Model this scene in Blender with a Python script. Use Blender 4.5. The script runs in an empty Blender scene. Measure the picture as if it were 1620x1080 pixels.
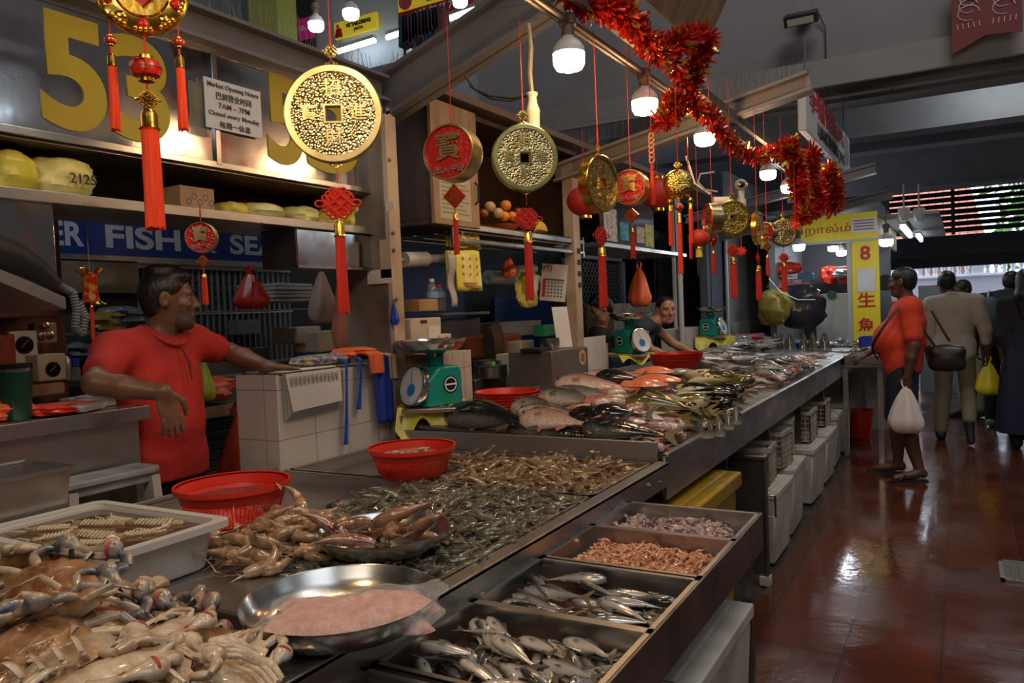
import bpy, math, random
import numpy as np
from mathutils import Vector, Matrix, Euler

rnd = random.Random(7)
PI = math.pi
scene = bpy.context.scene
COL = scene.collection

# ------------------------------------------------------------------ camera
F_PX = 1240.0
CAM_H = 1.47
_y = np.array([710.0, 77.0, -F_PX]); _y /= np.linalg.norm(_y)
_u = np.cross(_y, np.array([1.0, .042, 0.0])); _u /= np.linalg.norm(_u)
if _u[1] < 0: _u = -_u
_x = np.cross(_y, _u)
ROT = np.array([_x, _y, _u])
cam_data = bpy.data.cameras.new('camera'); cam = bpy.data.objects.new('camera', cam_data); COL.objects.link(cam)
cam_data.sensor_width = 36.0; cam_data.lens = F_PX / 1620.0 * 36.0
cam_data.clip_start = 0.05; cam_data.clip_end = 200
mw = Matrix([[*ROT[0], 0], [*ROT[1], 0], [*ROT[2], CAM_H], [0, 0, 0, 1]])
cam.matrix_world = mw
scene.camera = cam

# ------------------------------------------------------------------ view + world
scene.view_settings.view_transform = 'Standard'
scene.view_settings.look = 'None'
scene.view_settings.gamma = 1.0
scene.view_settings.use_curve_mapping = False
scene.view_settings.exposure = 0.0
world = bpy.data.worlds.new('overcast_sky'); scene.world = world; world.use_nodes = True
bg = world.node_tree.nodes['Background']
bg.inputs['Color'].default_value = (0.74, 0.84, 1.0, 1); bg.inputs['Strength'].default_value = 4.2

def area_light(name, loc, target, size, power, color, sizey=None):
    d = bpy.data.lights.new(name, 'AREA'); d.energy = power; d.color = color; d.shape = 'RECTANGLE'
    d.size = size; d.size_y = sizey or size
    o = bpy.data.objects.new(name, d); COL.objects.link(o); o.location = loc
    o.rotation_euler = (Vector(target) - Vector(loc)).to_track_quat('-Z', 'Y').to_euler()
    return o
# row lights of the market hall (tubes high under the roof over the aisle and behind the photographer), then an added lamp for the bulkhead
area_light('hall_area_light', (1.6, 0.6, 4.2), (-0.6, 4.4, 1.6), 2.4, 28, (0.86, 0.92, 1.0), 1.2)
area_light('hall_area_light', (-0.2, -1.6, 3.6), (-1.2, 1.6, 0.8), 2.0, 28, (1.0, 0.90, 0.78), 1.2)

area_light('hall_area_light', (1.2, 3.0, 8.6), (0.4, 7.0, 5.0), 3.0, 210, (1.0, .95, .90), 1.5)  # added fill lamp out of view, aimed to brighten the bulkhead

# ------------------------------------------------------------------ pixel -> place
def ray(px, py): return ROT @ np.array([px - 810.0, 540.0 - py, -F_PX])
def atz(px, py, z):
    d = ray(px, py); t = (z - CAM_H) / d[2]; return Vector((d[0]*t, d[1]*t, z))
def aty(px, py, Y):
    d = ray(px, py); t = Y / d[1]; return Vector((d[0]*t, Y, CAM_H + d[2]*t))
def atx(px, py, X):
    d = ray(px, py); t = X / d[0]; return Vector((X, d[1]*t, CAM_H + d[2]*t))

# ------------------------------------------------------------------ materials
MATS = {}
def node(nt, t, **kw):
    n = nt.nodes.new(t)
    for k, v in kw.items(): setattr(n, k, v)
    return n
def _texco(nt, coord, scale):
    tc = node(nt, 'ShaderNodeTexCoord'); mp = node(nt, 'ShaderNodeMapping')
    nt.links.new(tc.outputs[coord], mp.inputs['Vector'])
    mp.inputs['Scale'].default_value = scale if isinstance(scale, (tuple, list)) else (scale,)*3
    return mp.outputs['Vector']
def mat(name, col, rough=.5, metal=0., noise=None, col2=None, bump=0., bscale=60., coat=0., bdist=.004, spec=None, emis=None, estr=0.,
        trans=0., alpha=None, coord='Object', sheen=0., nscale=8., ndet=4., npos=(.4, .65), sss=0., ior=None, rvar=0.):
    """plain principled material, optional noise blend of two colours and noise bump"""
    if name in MATS: return MATS[name]
    m = bpy.data.materials.new(name); m.use_nodes = True; nt = m.node_tree; b = nt.nodes['Principled BSDF']
    b.inputs['Base Color'].default_value = (*col, 1); b.inputs['Roughness'].default_value = rough; b.inputs['Metallic'].default_value = metal
    b.inputs['Coat Weight'].default_value = coat; b.inputs['Coat Roughness'].default_value = .08
    if spec is not None: b.inputs['Specular IOR Level'].default_value = spec
    if ior: b.inputs['IOR'].default_value = ior
    if trans: b.inputs['Transmission Weight'].default_value = trans
    if alpha is not None: b.inputs['Alpha'].default_value = alpha
    if sss: b.inputs['Subsurface Weight'].default_value = sss; b.inputs['Subsurface Radius'].default_value = (.02, .008, .004)
    if emis: b.inputs['Emission Color'].default_value = (*emis, 1); b.inputs['Emission Strength'].default_value = estr
    if col2 is not None or rvar:
        v = _texco(nt, coord, nscale); n = node(nt, 'ShaderNodeTexNoise'); n.inputs['Scale'].default_value = 1.0; n.inputs['Detail'].default_value = ndet
        nt.links.new(v, n.inputs['Vector'])
        cr = node(nt, 'ShaderNodeValToRGB'); cr.color_ramp.elements[0].position = npos[0]; cr.color_ramp.elements[1].position = npos[1]
        nt.links.new(n.outputs['Fac'], cr.inputs['Fac'])
        if col2 is not None:
            cr.color_ramp.elements[0].color = (*col, 1); cr.color_ramp.elements[1].color = (*col2, 1)
            nt.links.new(cr.outputs['Color'], b.inputs['Base Color'])
        if rvar:
            mr = node(nt, 'ShaderNodeMapRange'); mr.inputs['To Min'].default_value = max(.02, rough - rvar); mr.inputs['To Max'].default_value = min(1, rough + rvar)
            mr.inputs['From Min'].default_value = .3; mr.inputs['From Max'].default_value = .7
            nt.links.new(n.outputs['Fac'], mr.inputs['Value']); nt.links.new(mr.outputs['Result'], b.inputs['Roughness'])
    if bump:
        v = _texco(nt, coord, bscale); n = node(nt, 'ShaderNodeTexNoise'); n.inputs['Scale'].default_value = 1.0; n.inputs['Detail'].default_value = 3
        nt.links.new(v, n.inputs['Vector']); bp = node(nt, 'ShaderNodeBump'); bp.inputs['Strength'].default_value = bump; bp.inputs['Distance'].default_value = bdist
        nt.links.new(n.outputs['Fac'], bp.inputs['Height']); nt.links.new(bp.outputs['Normal'], b.inputs['Normal'])
    MATS[name] = m
    return m
def principled(m): return m.node_tree.nodes['Principled BSDF']

def glow(name, col, strength):
    if name in MATS: return MATS[name]
    m = bpy.data.materials.new(name); m.use_nodes = True; nt = m.node_tree; nt.nodes.clear()
    e = node(nt, 'ShaderNodeEmission'); o = node(nt, 'ShaderNodeOutputMaterial'); e.inputs['Color'].default_value = (*col, 1); e.inputs['Strength'].default_value = strength
    nt.links.new(e.outputs[0], o.inputs['Surface']); MATS[name] = m
    return m

def tile_mat(name, col, col2, grout, tw, th, rough=.15, gap=.012, axes='XY', bump=.4, wet=None, offs=0., coord='Object'):
    """tiles in metres in the plane axes; wet = patches of standing water lower the roughness"""
    m = bpy.data.materials.new(name); m.use_nodes = True; nt = m.node_tree; b = nt.nodes['Principled BSDF']
    tc = node(nt, 'ShaderNodeTexCoord'); sp = node(nt, 'ShaderNodeSeparateXYZ'); cb = node(nt, 'ShaderNodeCombineXYZ')
    nt.links.new(tc.outputs[coord], sp.inputs[0])
    nt.links.new(sp.outputs[axes[0]], cb.inputs['X']); nt.links.new(sp.outputs[axes[1]], cb.inputs['Y'])
    br = node(nt, 'ShaderNodeTexBrick'); br.offset = offs; br.squash = 1.0
    br.inputs['Scale'].default_value = 1.0; br.inputs['Brick Width'].default_value = tw; br.inputs['Row Height'].default_value = th
    br.inputs['Mortar Size'].default_value = gap*.5; br.inputs['Mortar Smooth'].default_value = .3; br.inputs['Bias'].default_value = 0
    br.inputs['Color1'].default_value = (*col, 1); br.inputs['Color2'].default_value = (*col2, 1); br.inputs['Mortar'].default_value = (*grout, 1)
    nt.links.new(cb.outputs[0], br.inputs['Vector'])
    nt.links.new(br.outputs['Color'], b.inputs['Base Color'])
    b.inputs['Roughness'].default_value = rough
    inv = node(nt, 'ShaderNodeMath', operation='SUBTRACT'); inv.inputs[0].default_value = 1.0; nt.links.new(br.outputs['Fac'], inv.inputs[1])
    bp = node(nt, 'ShaderNodeBump'); bp.inputs['Strength'].default_value = bump; bp.inputs['Distance'].default_value = .004
    h = inv.outputs[0]
    if wet:
        n2 = node(nt, 'ShaderNodeTexNoise'); n2.inputs['Scale'].default_value = 1.7; n2.inputs['Detail'].default_value = 5; nt.links.new(tc.outputs[coord], n2.inputs['Vector'])
        mr = node(nt, 'ShaderNodeMapRange'); mr.inputs['From Min'].default_value = .4; mr.inputs['From Max'].default_value = .62
        mr.inputs['To Min'].default_value = wet[0]; mr.inputs['To Max'].default_value = wet[1]
        nt.links.new(n2.outputs['Fac'], mr.inputs['Value']); nt.links.new(mr.outputs['Result'], b.inputs['Roughness'])
        n3 = node(nt, 'ShaderNodeTexNoise'); n3.inputs['Scale'].default_value = 9; n3.inputs['Detail'].default_value = 6; nt.links.new(tc.outputs[coord], n3.inputs['Vector'])
        ad = node(nt, 'ShaderNodeMath', operation='MULTIPLY_ADD'); ad.inputs[1].default_value = .5
        nt.links.new(n3.outputs['Fac'], ad.inputs[0]); nt.links.new(inv.outputs[0], ad.inputs[2]); h = ad.outputs[0]
    nt.links.new(h, bp.inputs['Height']); nt.links.new(bp.outputs['Normal'], b.inputs['Normal'])
    MATS[name] = m
    return m

STEEL = mat('brushed_steel', (.54, .52, .50), .34, .95, col2=(.38, .36, .34), nscale=(3, 3, 9), bump=.12, bscale=(12, 140, 30), rvar=.1)
STEEL_D = mat('worn_dark_steel', (.27, .25, .23), .38, .9, col2=(.14, .115, .09), nscale=4, bump=.2, bscale=30, rvar=.14)
STEEL_B = mat('polished_steel', (.56, .55, .53), .24, 1., col2=(.5, .49, .47), nscale=5, bump=.05, bscale=10, rvar=.08)
MIRROR = mat('stained_mirror_steel', (.62, .63, .68), .15, 1., col2=(.34, .31, .30), nscale=3.5, ndet=8, npos=(.45, .7), bump=.25, bscale=6, rvar=.12)
ALU = mat('aluminium', (.6, .6, .6), .3, .9)
GREYPAINT = mat('grey_painted_steel', (.15, .15, .165), .45, 0, col2=(.11, .11, .12), nscale=2, bump=.15, bscale=40)
DARKGREY = mat('dark_grey', (.045, .045, .05), .6)
BLACK = mat('black_matt', (.012, .012, .013), .6)
BLACKG = mat('black_gloss', (.012, .012, .014), .2)
WHITEP = mat('white_plastic', (.62, .62, .6), .4)
CREAM = mat('cream_plastic', (.55, .48, .36), .45, col2=(.44, .36, .26), nscale=9)
PAPER = mat('white_paper', (.68, .66, .62), .85, col2=(.6, .57, .52), nscale=5)
REDPL = mat('red_plastic', (.62, .035, .012), .32, col2=(.5, .02, .008), nscale=5)
REDBAG = mat('red_bag_film', (.70, .05, .03), .28, bump=.8, bscale=14, sss=.2)
ORBAG = mat('orange_bag_film', (.80, .16, .06), .3, bump=.8, bscale=14, sss=.2)
YEL = mat('yellow_bag_film', (.72, .62, .06), .35, col2=(.82, .74, .16), nscale=7, bump=.7, bscale=16)
YELP = mat('yellow_plastic', (.42, .24, .01), .4, col2=(.30, .17, .008), nscale=3)
GOLD = mat('gold_foil', (.80, .52, .10), .24, 1., col2=(.62, .36, .05), nscale=20, bump=.2, bscale=50)
GOLDM = mat('pale_gold_plastic', (.64, .51, .25), .3, .95, col2=(.48, .36, .15), nscale=14)
REDL = mat('red_lacquer', (.50, .012, .008), .3, col2=(.38, .006, .006), nscale=12)
REDTH = mat('red_thread', (.62, .025, .010), .7, bump=.9, bscale=(300, 300, 6))
REDORTH = mat('orange_red_thread', (.85, .06, .012), .7, bump=.9, bscale=(260, 260, 5))
WOOD = mat('old_brown_wood', (.22, .105, .04), .55, col2=(.11, .05, .02), nscale=(10, 10, 1.5), bump=.4, bscale=40)
WOODL = mat('pale_worn_wood', (.36, .23, .12), .6, col2=(.22, .13, .065), nscale=(9, 9, 1.2), bump=.4, bscale=50)
CARD = mat('brown_cardboard', (.38, .24, .12), .8, col2=(.32, .19, .09), nscale=6)
BLUE = mat('blue_plastic', (.01, .05, .42), .4)
NAVYC = mat('blue_cloth', (.008, .035, .30), .8, bump=.5, bscale=70)
SIGNBLUE = mat('blue_sign_board', (.008, .028, .16), .3)
SIGNYEL = mat('yellow_sign_board', (.88, .66, .02), .45, col2=(.82, .58, .02), nscale=1.5)
FOAM = mat('white_foam', (.56, .51, .44), .7, col2=(.36, .28, .19), nscale=5, ndet=8, npos=(.45, .75), bump=.4, bscale=90)
TEAL = mat('teal_enamel', (.01, .30, .24), .3, col2=(.008, .24, .19), nscale=6, bump=.15, bscale=50)
SKIN_D = mat('brown_skin', (.20, .095, .052), .42, col2=(.15, .068, .036), nscale=14, sss=.08, bump=.1, bscale=120)
SKIN_DD = mat('dark_brown_skin', (.10, .048, .028), .45, col2=(.075, .035, .02), nscale=14, bump=.1, bscale=120)
SKIN_L = mat('tan_skin', (.42, .22, .125), .45, col2=(.34, .165, .09), nscale=14, sss=.08, bump=.1, bscale=120)
HAIR = mat('black_hair', (.010, .008, .007), .45, bump=1.0, bscale=(90, 90, 30))
GREEN = mat('green_plastic', (.02, .22, .10), .4)
GLASSY = mat('clear_plastic', (.75, .78, .8), .12, trans=.85, ior=1.3)
WATERM = mat('murky_water', (.16, .085, .05), .05, trans=.35, ior=1.33)
# ------------------------------------------------------------------ mesh building
def rotm(rx=0, ry=0, rz=0): return np.array(Euler((rx, ry, rz)).to_matrix())
class MB:
    def __init__(s): s.V = []; s.F = []; s.I = []; s.n = 0
    def add(s, v, f, mi=0, T=None, t=None):
        v = np.asarray(v, float).reshape(-1, 3)
        if T is not None: v = v @ np.asarray(T).T
        if t is not None: v = v + np.asarray(t, float)
        s.V.append(v); n = s.n
        s.F.extend([tuple(i + n for i in q) for q in f]); s.I.extend([mi]*len(f)); s.n += len(v)
        return s
    def box(s, c, d, mi=0, T=None, taper=None):
        x, y, z = [k*.5 for k in d]; a = taper or 1.0
        v = [(-x*a, -y*a, -z), (x*a, -y*a, -z), (x*a, y*a, -z), (-x*a, y*a, -z), (-x, -y, z), (x, -y, z), (x, y, z), (-x, y, z)]
        return s.add(v, [(3, 2, 1, 0), (4, 5, 6, 7), (0, 1, 5, 4), (1, 2, 6, 5), (2, 3, 7, 6), (3, 0, 4, 7)], mi, T, c)
    def bx(s, x0, x1, y0, y1, z0, z1, mi=0): return s.box(((x0+x1)/2, (y0+y1)/2, (z0+z1)/2), (abs(x1-x0), abs(y1-y0), abs(z1-z0)), mi)
    def bar(s, a, b, w, h, mi=0):
        a = Vector(a); b = Vector(b); d = b - a; L = d.length; z = d.normalized()
        up = Vector((0, 0, 1)) if abs(z.z) < .95 else Vector((0, 1, 0))
        x = up.cross(z).normalized(); y = z.cross(x)
        T = np.array([[x[i], y[i], z[i]] for i in range(3)])
        return s.box((a + b)/2, (w, h, L), mi, T)
    def rings(s, R, closed=True, cap=(True, True), mi=0):
        R = [np.asarray(r, float) for r in R]; n = len(R[0]); f = []
        for i in range(len(R)-1):
            for j in range(n if closed else n-1):
                a = i*n + j; b = i*n + (j+1) % n; f.append((a, b, b+n, a+n))
        if closed and cap[0]: f.append(tuple(range(n-1, -1, -1)))
        if closed and cap[1]: f.append(tuple(range((len(R)-1)*n, len(R)*n)))
        return s.add(np.vstack(R), f, mi)
    def tube(s, pts, r, n=8, mi=0, cap=True, flat=1.0):
        P = [Vector(p) for p in pts]; rr = r if isinstance(r, (list, tuple)) else [r]*len(P); R = []
        t = (P[1]-P[0]).normalized(); x = t.orthogonal().normalized()
        for i, p in enumerate(P):
            t = ((P[min(i+1, len(P)-1)] - P[max(i-1, 0)])).normalized()
            x = (x - t*x.dot(t)); x = x.normalized() if x.length > 1e-6 else t.orthogonal().normalized(); y = t.cross(x)
            R.append([p + (x*math.cos(2*PI*k/n) + y*math.sin(2*PI*k/n)*flat)*rr[i] for k in range(n)])
        return s.rings(R, True, (cap, cap), mi)
    def lathe(s, prof, n=24, mi=0, T=None, t=None, cap=(False, False), sx=1., sy=1.):
        R = [[(r*math.cos(2*PI*k/n)*sx, r*math.sin(2*PI*k/n)*sy, z) for k in range(n)] for r, z in prof]; m = MB(); m.rings(R, True, cap)
        return s.add(m.V[0], m.F, mi, T, t)
    def ell(s, c, r, n=14, m=8, mi=0, T=None):
        R = []
        for i in range(m+1):
            a = -PI/2 + PI*i/m; ca = max(math.cos(a), .02)
            R.append([(r[0]*ca*math.cos(2*PI*k/n), r[1]*ca*math.sin(2*PI*k/n), r[2]*math.sin(a)) for k in range(n)])
        q = MB(); q.rings(R)
        return s.add(q.V[0], q.F, mi, T, c)
    def prism(s, pts, d0, d1, ax='z', mi=0, T=None, t=None):
        n = len(pts)
        def P(a, b, d): return {'z': (a, b, d), 'y': (a, d, b), 'x': (d, a, b)}[ax]
        v = [P(a, b, d0) for a, b in pts] + [P(a, b, d1) for a, b in pts]
        f = [tuple(range(n-1, -1, -1)), tuple(range(n, 2*n))] + [(i, (i+1) % n, (i+1) % n + n, i+n) for i in range(n)]
        return s.add(v, f, mi, T, t)
    def grid(s, fn, nu, nv, mi=0):
        v = [fn(i/nu, j/nv) for i in range(nu+1) for j in range(nv+1)]
        f = [(i*(nv+1)+j, (i+1)*(nv+1)+j, (i+1)*(nv+1)+j+1, i*(nv+1)+j+1) for i in range(nu) for j in range(nv)]
        return s.add(v, f, mi)
    def arrays(s): return (np.vstack(s.V), s.F, s.I)
    def build(s, name, mats, parent=None, bevel=0., smooth=40., loc=None, solid=0., sub=0, rz=0.):
        me = bpy.data.meshes.new(name)
        V = np.vstack(s.V); me.from_pydata(V.tolist(), [], s.F)
        if not isinstance(mats, (list, tuple)): mats = [mats]
        for m in mats: me.materials.append(m)
        if len(mats) > 1: me.polygons.foreach_set('material_index', s.I)
        me.validate(); 
        if smooth: me.shade_smooth(); me.set_sharp_from_angle(angle=math.radians(smooth))
        o = bpy.data.objects.new(name, me); COL.objects.link(o)
        if parent: o.parent = parent
        if loc is not None: o.location = loc
        if rz: o.rotation_euler.z = rz
        if solid: md = o.modifiers.new('thickness', 'SOLIDIFY'); md.thickness = solid; md.offset = 0
        if bevel: md = o.modifiers.new('bevel', 'BEVEL'); md.width = bevel; md.segments = 2; md.limit_method = 'ANGLE'
        if sub: md = o.modifiers.new('sub', 'SUBSURF'); md.levels = sub; md.render_levels = sub
        return o
    def recalc(s): return s

def tag(o, label=None, cat=None, group=None, kind=None):
    if label: o['label'] = label
    if cat: o['category'] = cat
    if group: o['group'] = group
    if kind: o['kind'] = kind
    return o
def thing(name, label, cat, loc=(0, 0, 0), rz=0., group=None):
    o = bpy.data.objects.new(name, None); COL.objects.link(o); o.empty_display_size = .1
    o.location = loc; o.rotation_euler.z = rz
    return tag(o, label, cat, group)
def struct(o): o['kind'] = 'structure'; return o
def dup(root, loc=None, rot=None, label=None, group=None, scale=None):
    def cp(o, par):
        c = o.copy(); COL.objects.link(c); c.parent = par
        for ch in o.children: cp(ch, c)
        return c
    r = cp(root, root.parent)
    if loc is not None: r.location = loc
    if rot is not None: r.rotation_euler = rot
    if label: r['label'] = label
    if group: r['group'] = group
    if scale: r.scale = (scale,)*3 if not isinstance(scale, (tuple, list)) else scale
    return r
def text(body, size, m, parent, loc, rot=(PI/2, 0, 0), name='lettering', ext=.0015, align='CENTER', bold=0., sx=1., space=1., res=3):
    c = bpy.data.curves.new(name, 'FONT'); c.body = body; c.size = size; c.extrude = ext; c.align_x = align; c.align_y = 'CENTER'
    c.offset = bold; c.resolution_u = res; c.space_character = space
    tmp = bpy.data.objects.new('tmp', c); COL.objects.link(tmp); bpy.context.view_layer.update()
    me = bpy.data.meshes.new_from_object(tmp.evaluated_get(bpy.context.evaluated_depsgraph_get())); bpy.data.objects.remove(tmp); bpy.data.curves.remove(c)
    me.name = name; me.materials.clear(); me.materials.append(m)
    o = bpy.data.objects.new(name, me); COL.objects.link(o); o.parent = parent; o.location = loc; o.rotation_euler = rot
    o.scale = (sx, 1, 1)
    return o
FACE_X = (PI/2, 0, PI/2)      # lettering readable from +X
FACE_Y = (PI/2, 0, 0)         # lettering readable from -Y

# ------------------------------------------------------------------ smooth blended bodies (signed distance -> surface net)
def frame(fwd, up=(0, 0, 1)):
    """columns right, forward, up"""
    f = Vector(fwd).normalized(); u = Vector(up); r = f.cross(u).normalized(); u = r.cross(f)
    return np.array([[r[i], f[i], u[i]] for i in range(3)])
def cap(a, b, ra, rb=None, k=.02): return ('c', np.array(a, float), np.array(b, float), ra, ra if rb is None else rb, k)
def elp(c, r, T=None, k=.02, neg=False): return ('e', np.array(c, float), np.array(r, float), np.eye(3) if T is None else np.array(T), k, neg)
def cut(p, n): return ('p', np.array(p, float), np.array(n, float)/np.linalg.norm(n))
def sdf(prims, res, name, m, parent=None, noise=0.):
    lo = np.full(3, 1e9); hi = -lo
    for p in prims:
        if p[0] == 'c':
            r = max(p[3], p[4]); lo = np.minimum(lo, np.minimum(p[1], p[2]) - r); hi = np.maximum(hi, np.maximum(p[1], p[2]) + r)
        elif p[0] == 'e' and not p[5]:
            r = p[2].max(); lo = np.minimum(lo, p[1] - r); hi = np.maximum(hi, p[1] + r)
    lo -= 3*res; hi += 3*res; N = np.ceil((hi - lo)/res).astype(int) + 1
    ax = [(lo[i] + res*np.arange(N[i])).astype(np.float32) for i in range(3)]
    D = np.full(N, .06, np.float32)
    for p in prims:
        if p[0] == 'p':
            g = (ax[0][:, None, None]-p[1][0])*p[2][0] + (ax[1][None, :, None]-p[1][1])*p[2][1] + (ax[2][None, None, :]-p[1][2])*p[2][2]
            D = np.maximum(D, g); continue
        if p[0] == 'c': r = max(p[3], p[4]); k = p[5]; a = np.minimum(p[1], p[2]); b = np.maximum(p[1], p[2])
        else: r = p[2].max(); k = p[4]; a = b = p[1]
        m0 = r + k*1.2 + 2*res
        i0 = np.clip(((a - m0 - lo)/res).astype(int), 0, N-1); i1 = np.clip(((b + m0 - lo)/res).astype(int) + 2, 1, N)
        X = ax[0][i0[0]:i1[0]][:, None, None]; Y = ax[1][i0[1]:i1[1]][None, :, None]; Z = ax[2][i0[2]:i1[2]][None, None, :]
        if p[0] == 'c':
            d = p[2] - p[1]; L2 = max(float(d @ d), 1e-9)
            t = np.clip(((X-p[1][0])*d[0] + (Y-p[1][1])*d[1] + (Z-p[1][2])*d[2])/L2, 0, 1)
            q = np.sqrt((X-p[1][0]-t*d[0])**2 + (Y-p[1][1]-t*d[1])**2 + (Z-p[1][2]-t*d[2])**2) - (p[3] + (p[4]-p[3])*t); neg = False
        else:
            T = p[3]; dx, dy, dz = X-p[1][0], Y-p[1][1], Z-p[1][2]; c0 = 0; c1 = 0
            for j in range(3):
                w = dx*T[0, j] + dy*T[1, j] + dz*T[2, j]; c0 = c0 + (w/p[2][j])**2; c1 = c1 + (w/p[2][j]**2)**2
            c0 = np.sqrt(c0); q = c0*(c0-1)/np.maximum(np.sqrt(c1), 1e-6); neg = p[5]
        S = D[i0[0]:i1[0], i0[1]:i1[1], i0[2]:i1[2]]; q = q.astype(np.float32)
        if neg:
            h = np.maximum(k - np.abs(S + q), 0)/k; S[...] = np.maximum(S, -q) + h*h*k*.25
        else:
            h = np.maximum(k - np.abs(S - q), 0)/k; S[...] = np.minimum(S, q) - h*h*k*.25
    # surface net
    D[0] = D[-1] = 1; D[:, 0] = D[:, -1] = 1; D[:, :, 0] = D[:, :, -1] = 1
    I = D < 0; n0, n1, n2 = np.array(N) - 1
    cnt = np.zeros((n0, n1, n2), np.int8); off = [(i, j, k) for i in (0, 1) for j in (0, 1) for k in (0, 1)]
    for o in off: cnt += I[o[0]:o[0]+n0, o[1]:o[1]+n1, o[2]:o[2]+n2]
    act = np.argwhere((cnt > 0) & (cnt < 8)); idx = np.full((n0, n1, n2), -1, np.int32); idx[tuple(act.T)] = np.arange(len(act))
    cv = np.stack([D[act[:, 0]+o[0], act[:, 1]+o[1], act[:, 2]+o[2]] for o in off], 1); acc = np.zeros((len(act), 3)); c = np.zeros(len(act))
    offa = np.array(off, float)
    for a in range(8):
        for b in range(a+1, 8):
            if np.abs(offa[a]-offa[b]).sum() != 1: continue
            va, vb = cv[:, a], cv[:, b]; mk = (va < 0) != (vb < 0); t = np.where(mk, va/np.where(mk, va-vb, 1), 0)
            acc += mk[:, None]*(offa[a] + t[:, None]*(offa[b]-offa[a])); c += mk
    V = lo + res*(act + acc/c[:, None]); Q = []
    for axs in range(3):
        s0 = [slice(1, -1)]*3; s0[axs] = slice(0, -1); s1 = list(s0); s1[axs] = slice(1, None)
        A = I[tuple(s0)]; B = I[tuple(s1)]; e = np.argwhere(A != B); base = np.array([1, 1, 1]); base[axs] = 0; g = e + base
        fl = A[tuple(e.T)]; u, w = (axs+1) % 3, (axs+2) % 3; du = np.zeros(3, int); du[u] = 1; dw = np.zeros(3, int); dw[w] = 1
        q = np.stack([idx[tuple((g-du-dw).T)], idx[tuple((g-dw).T)], idx[tuple(g.T)], idx[tuple((g-du).T)]], 1)
        q[~fl] = q[~fl][:, ::-1]; Q.append(q)
    Q = np.vstack(Q); me = bpy.data.meshes.new(name)
    me.vertices.add(len(V)); me.vertices.foreach_set('co', V.astype(np.float32).ravel())
    me.loops.add(len(Q)*4); me.loops.foreach_set('vertex_index', Q.astype(np.int32).ravel())
    me.polygons.add(len(Q)); me.polygons.foreach_set('loop_start', np.arange(0, len(Q)*4, 4, dtype=np.int32))
    me.update(calc_edges=True); me.validate()
    me.materials.append(m); me.shade_smooth()
    o = bpy.data.objects.new(name, me); COL.objects.link(o)
    if parent: o.parent = parent
    md = o.modifiers.new('smooth', 'SMOOTH'); md.factor = .5; md.iterations = 2
    return o
# ------------------------------------------------------------------ setting
FLOORM = tile_mat('red_quarry_tile', (.105, .025, .010), (.070, .015, .006), (.05, .018, .010), .354, .34, rough=.18, gap=.012, bump=.75, wet=(.10, .30))
_n = FLOORM.node_tree; _v = node(_n, 'ShaderNodeTexNoise'); _v.inputs['Scale'].default_value = 26; _v.inputs['Detail'].default_value = 3; _t = node(_n, 'ShaderNodeTexCoord'); _n.links.new(_t.outputs['Object'], _v.inputs['Vector'])
_b = node(_n, 'ShaderNodeBump'); _b.inputs['Strength'].default_value = .35; _b.inputs['Distance'].default_value = .003; _n.links.new(_v.outputs['Fac'], _b.inputs['Height']); _o = principled(FLOORM).inputs['Normal'].links[0].from_socket; _n.links.new(_o, _b.inputs['Normal']); _n.links.new(_b.outputs['Normal'], principled(FLOORM).inputs['Normal'])
principled(FLOORM).inputs['Coat Weight'].default_value = .15; principled(FLOORM).inputs['Coat Roughness'].default_value = .05
CONC = mat('wet_concrete', (.06, .045, .038), .3, col2=(.035, .022, .018), nscale=3, bump=.3, bscale=30, rvar=.15)
WALLP = mat('grey_plaster', (.18, .18, .185), .8, col2=(.155, .155, .16), nscale=1.2, bump=.1, bscale=30)
CEILM = mat('grey_ceiling_paint', (.14, .14, .15), .8, col2=(.12, .12, .125), nscale=1.2)
BEAMM = mat('grey_beam_paint', (.20, .195, .19), .6, col2=(.17, .165, .16), nscale=2)
WTILE = tile_mat('cream_wall_tile', (.52, .46, .40), (.50, .44, .38), (.26, .21, .17), .20, .20, rough=.25, gap=.004, axes='YZ', bump=.3)
WTILEX = tile_mat('cream_wall_tile_end', (.50, .46, .42), (.48, .44, .40), (.26, .21, .17), .20, .20, rough=.25, gap=.004, axes='XZ', bump=.3)
BACKD = mat('stall_back_paint', (.045, .05, .055), .7, col2=(.03, .032, .036), nscale=2)
BACKL = mat('stall_back_panel', (.30, .31, .32), .6, col2=(.24, .25, .26), nscale=3)

m = MB(); m.bx(-.80, 9, -4, 50, -.06, 0)
fl = struct(m.build('floor', FLOORM, loc=(-.092, .0, 0))); 
m = MB(); m.bx(-9, -.892, -4, 50, -.08, -.012)
struct(m.build('ground_concrete', CONC))
# bulkhead wall over the far half of the aisle with its bottom beam
m = MB(); m.bx(-4.3, 5.5, 7.0, 7.25, 3.42, 9.2); struct(m.build('wall_bulkhead', WALLP))
m = MB(); m.bx(-4.3, 5.5, 6.93, 7.3, 3.28, 3.42); m.bx(-4.3, 5.5, 6.93, 6.95, 3.20, 3.28); struct(m.build('beam_bulkhead', BEAMM))
m = MB(); m.bx(-2.6, 5.5, 7.25, 20.2, 4.35, 4.5); struct(m.build('ceiling', CEILM))
for i, (Y, z, h, d) in enumerate([(8.6, 3.45, .9, .25), (10.6, 3.45, .45, .3), (13.2, 3.7, .5, .3), (16.2, 3.4, .9, .3)]):
    m = MB(); m.bx(-5, 5.5, Y, Y+d, z, z+h); m.bx(-5, 5.5, Y-.05, Y+d+.05, z-.03, z+.03)
    struct(m.build('beam_crossing', BEAMM))
m = MB(); m.bx(2.9, 3.1, -3.0, 20.2, 0, 9.2); struct(m.build('wall_right', WALLP))
m = MB(); m.bx(-10, 3.1, -3.2, -3.0, 0, 9.2); struct(m.build('wall_behind', WALLP))
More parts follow.
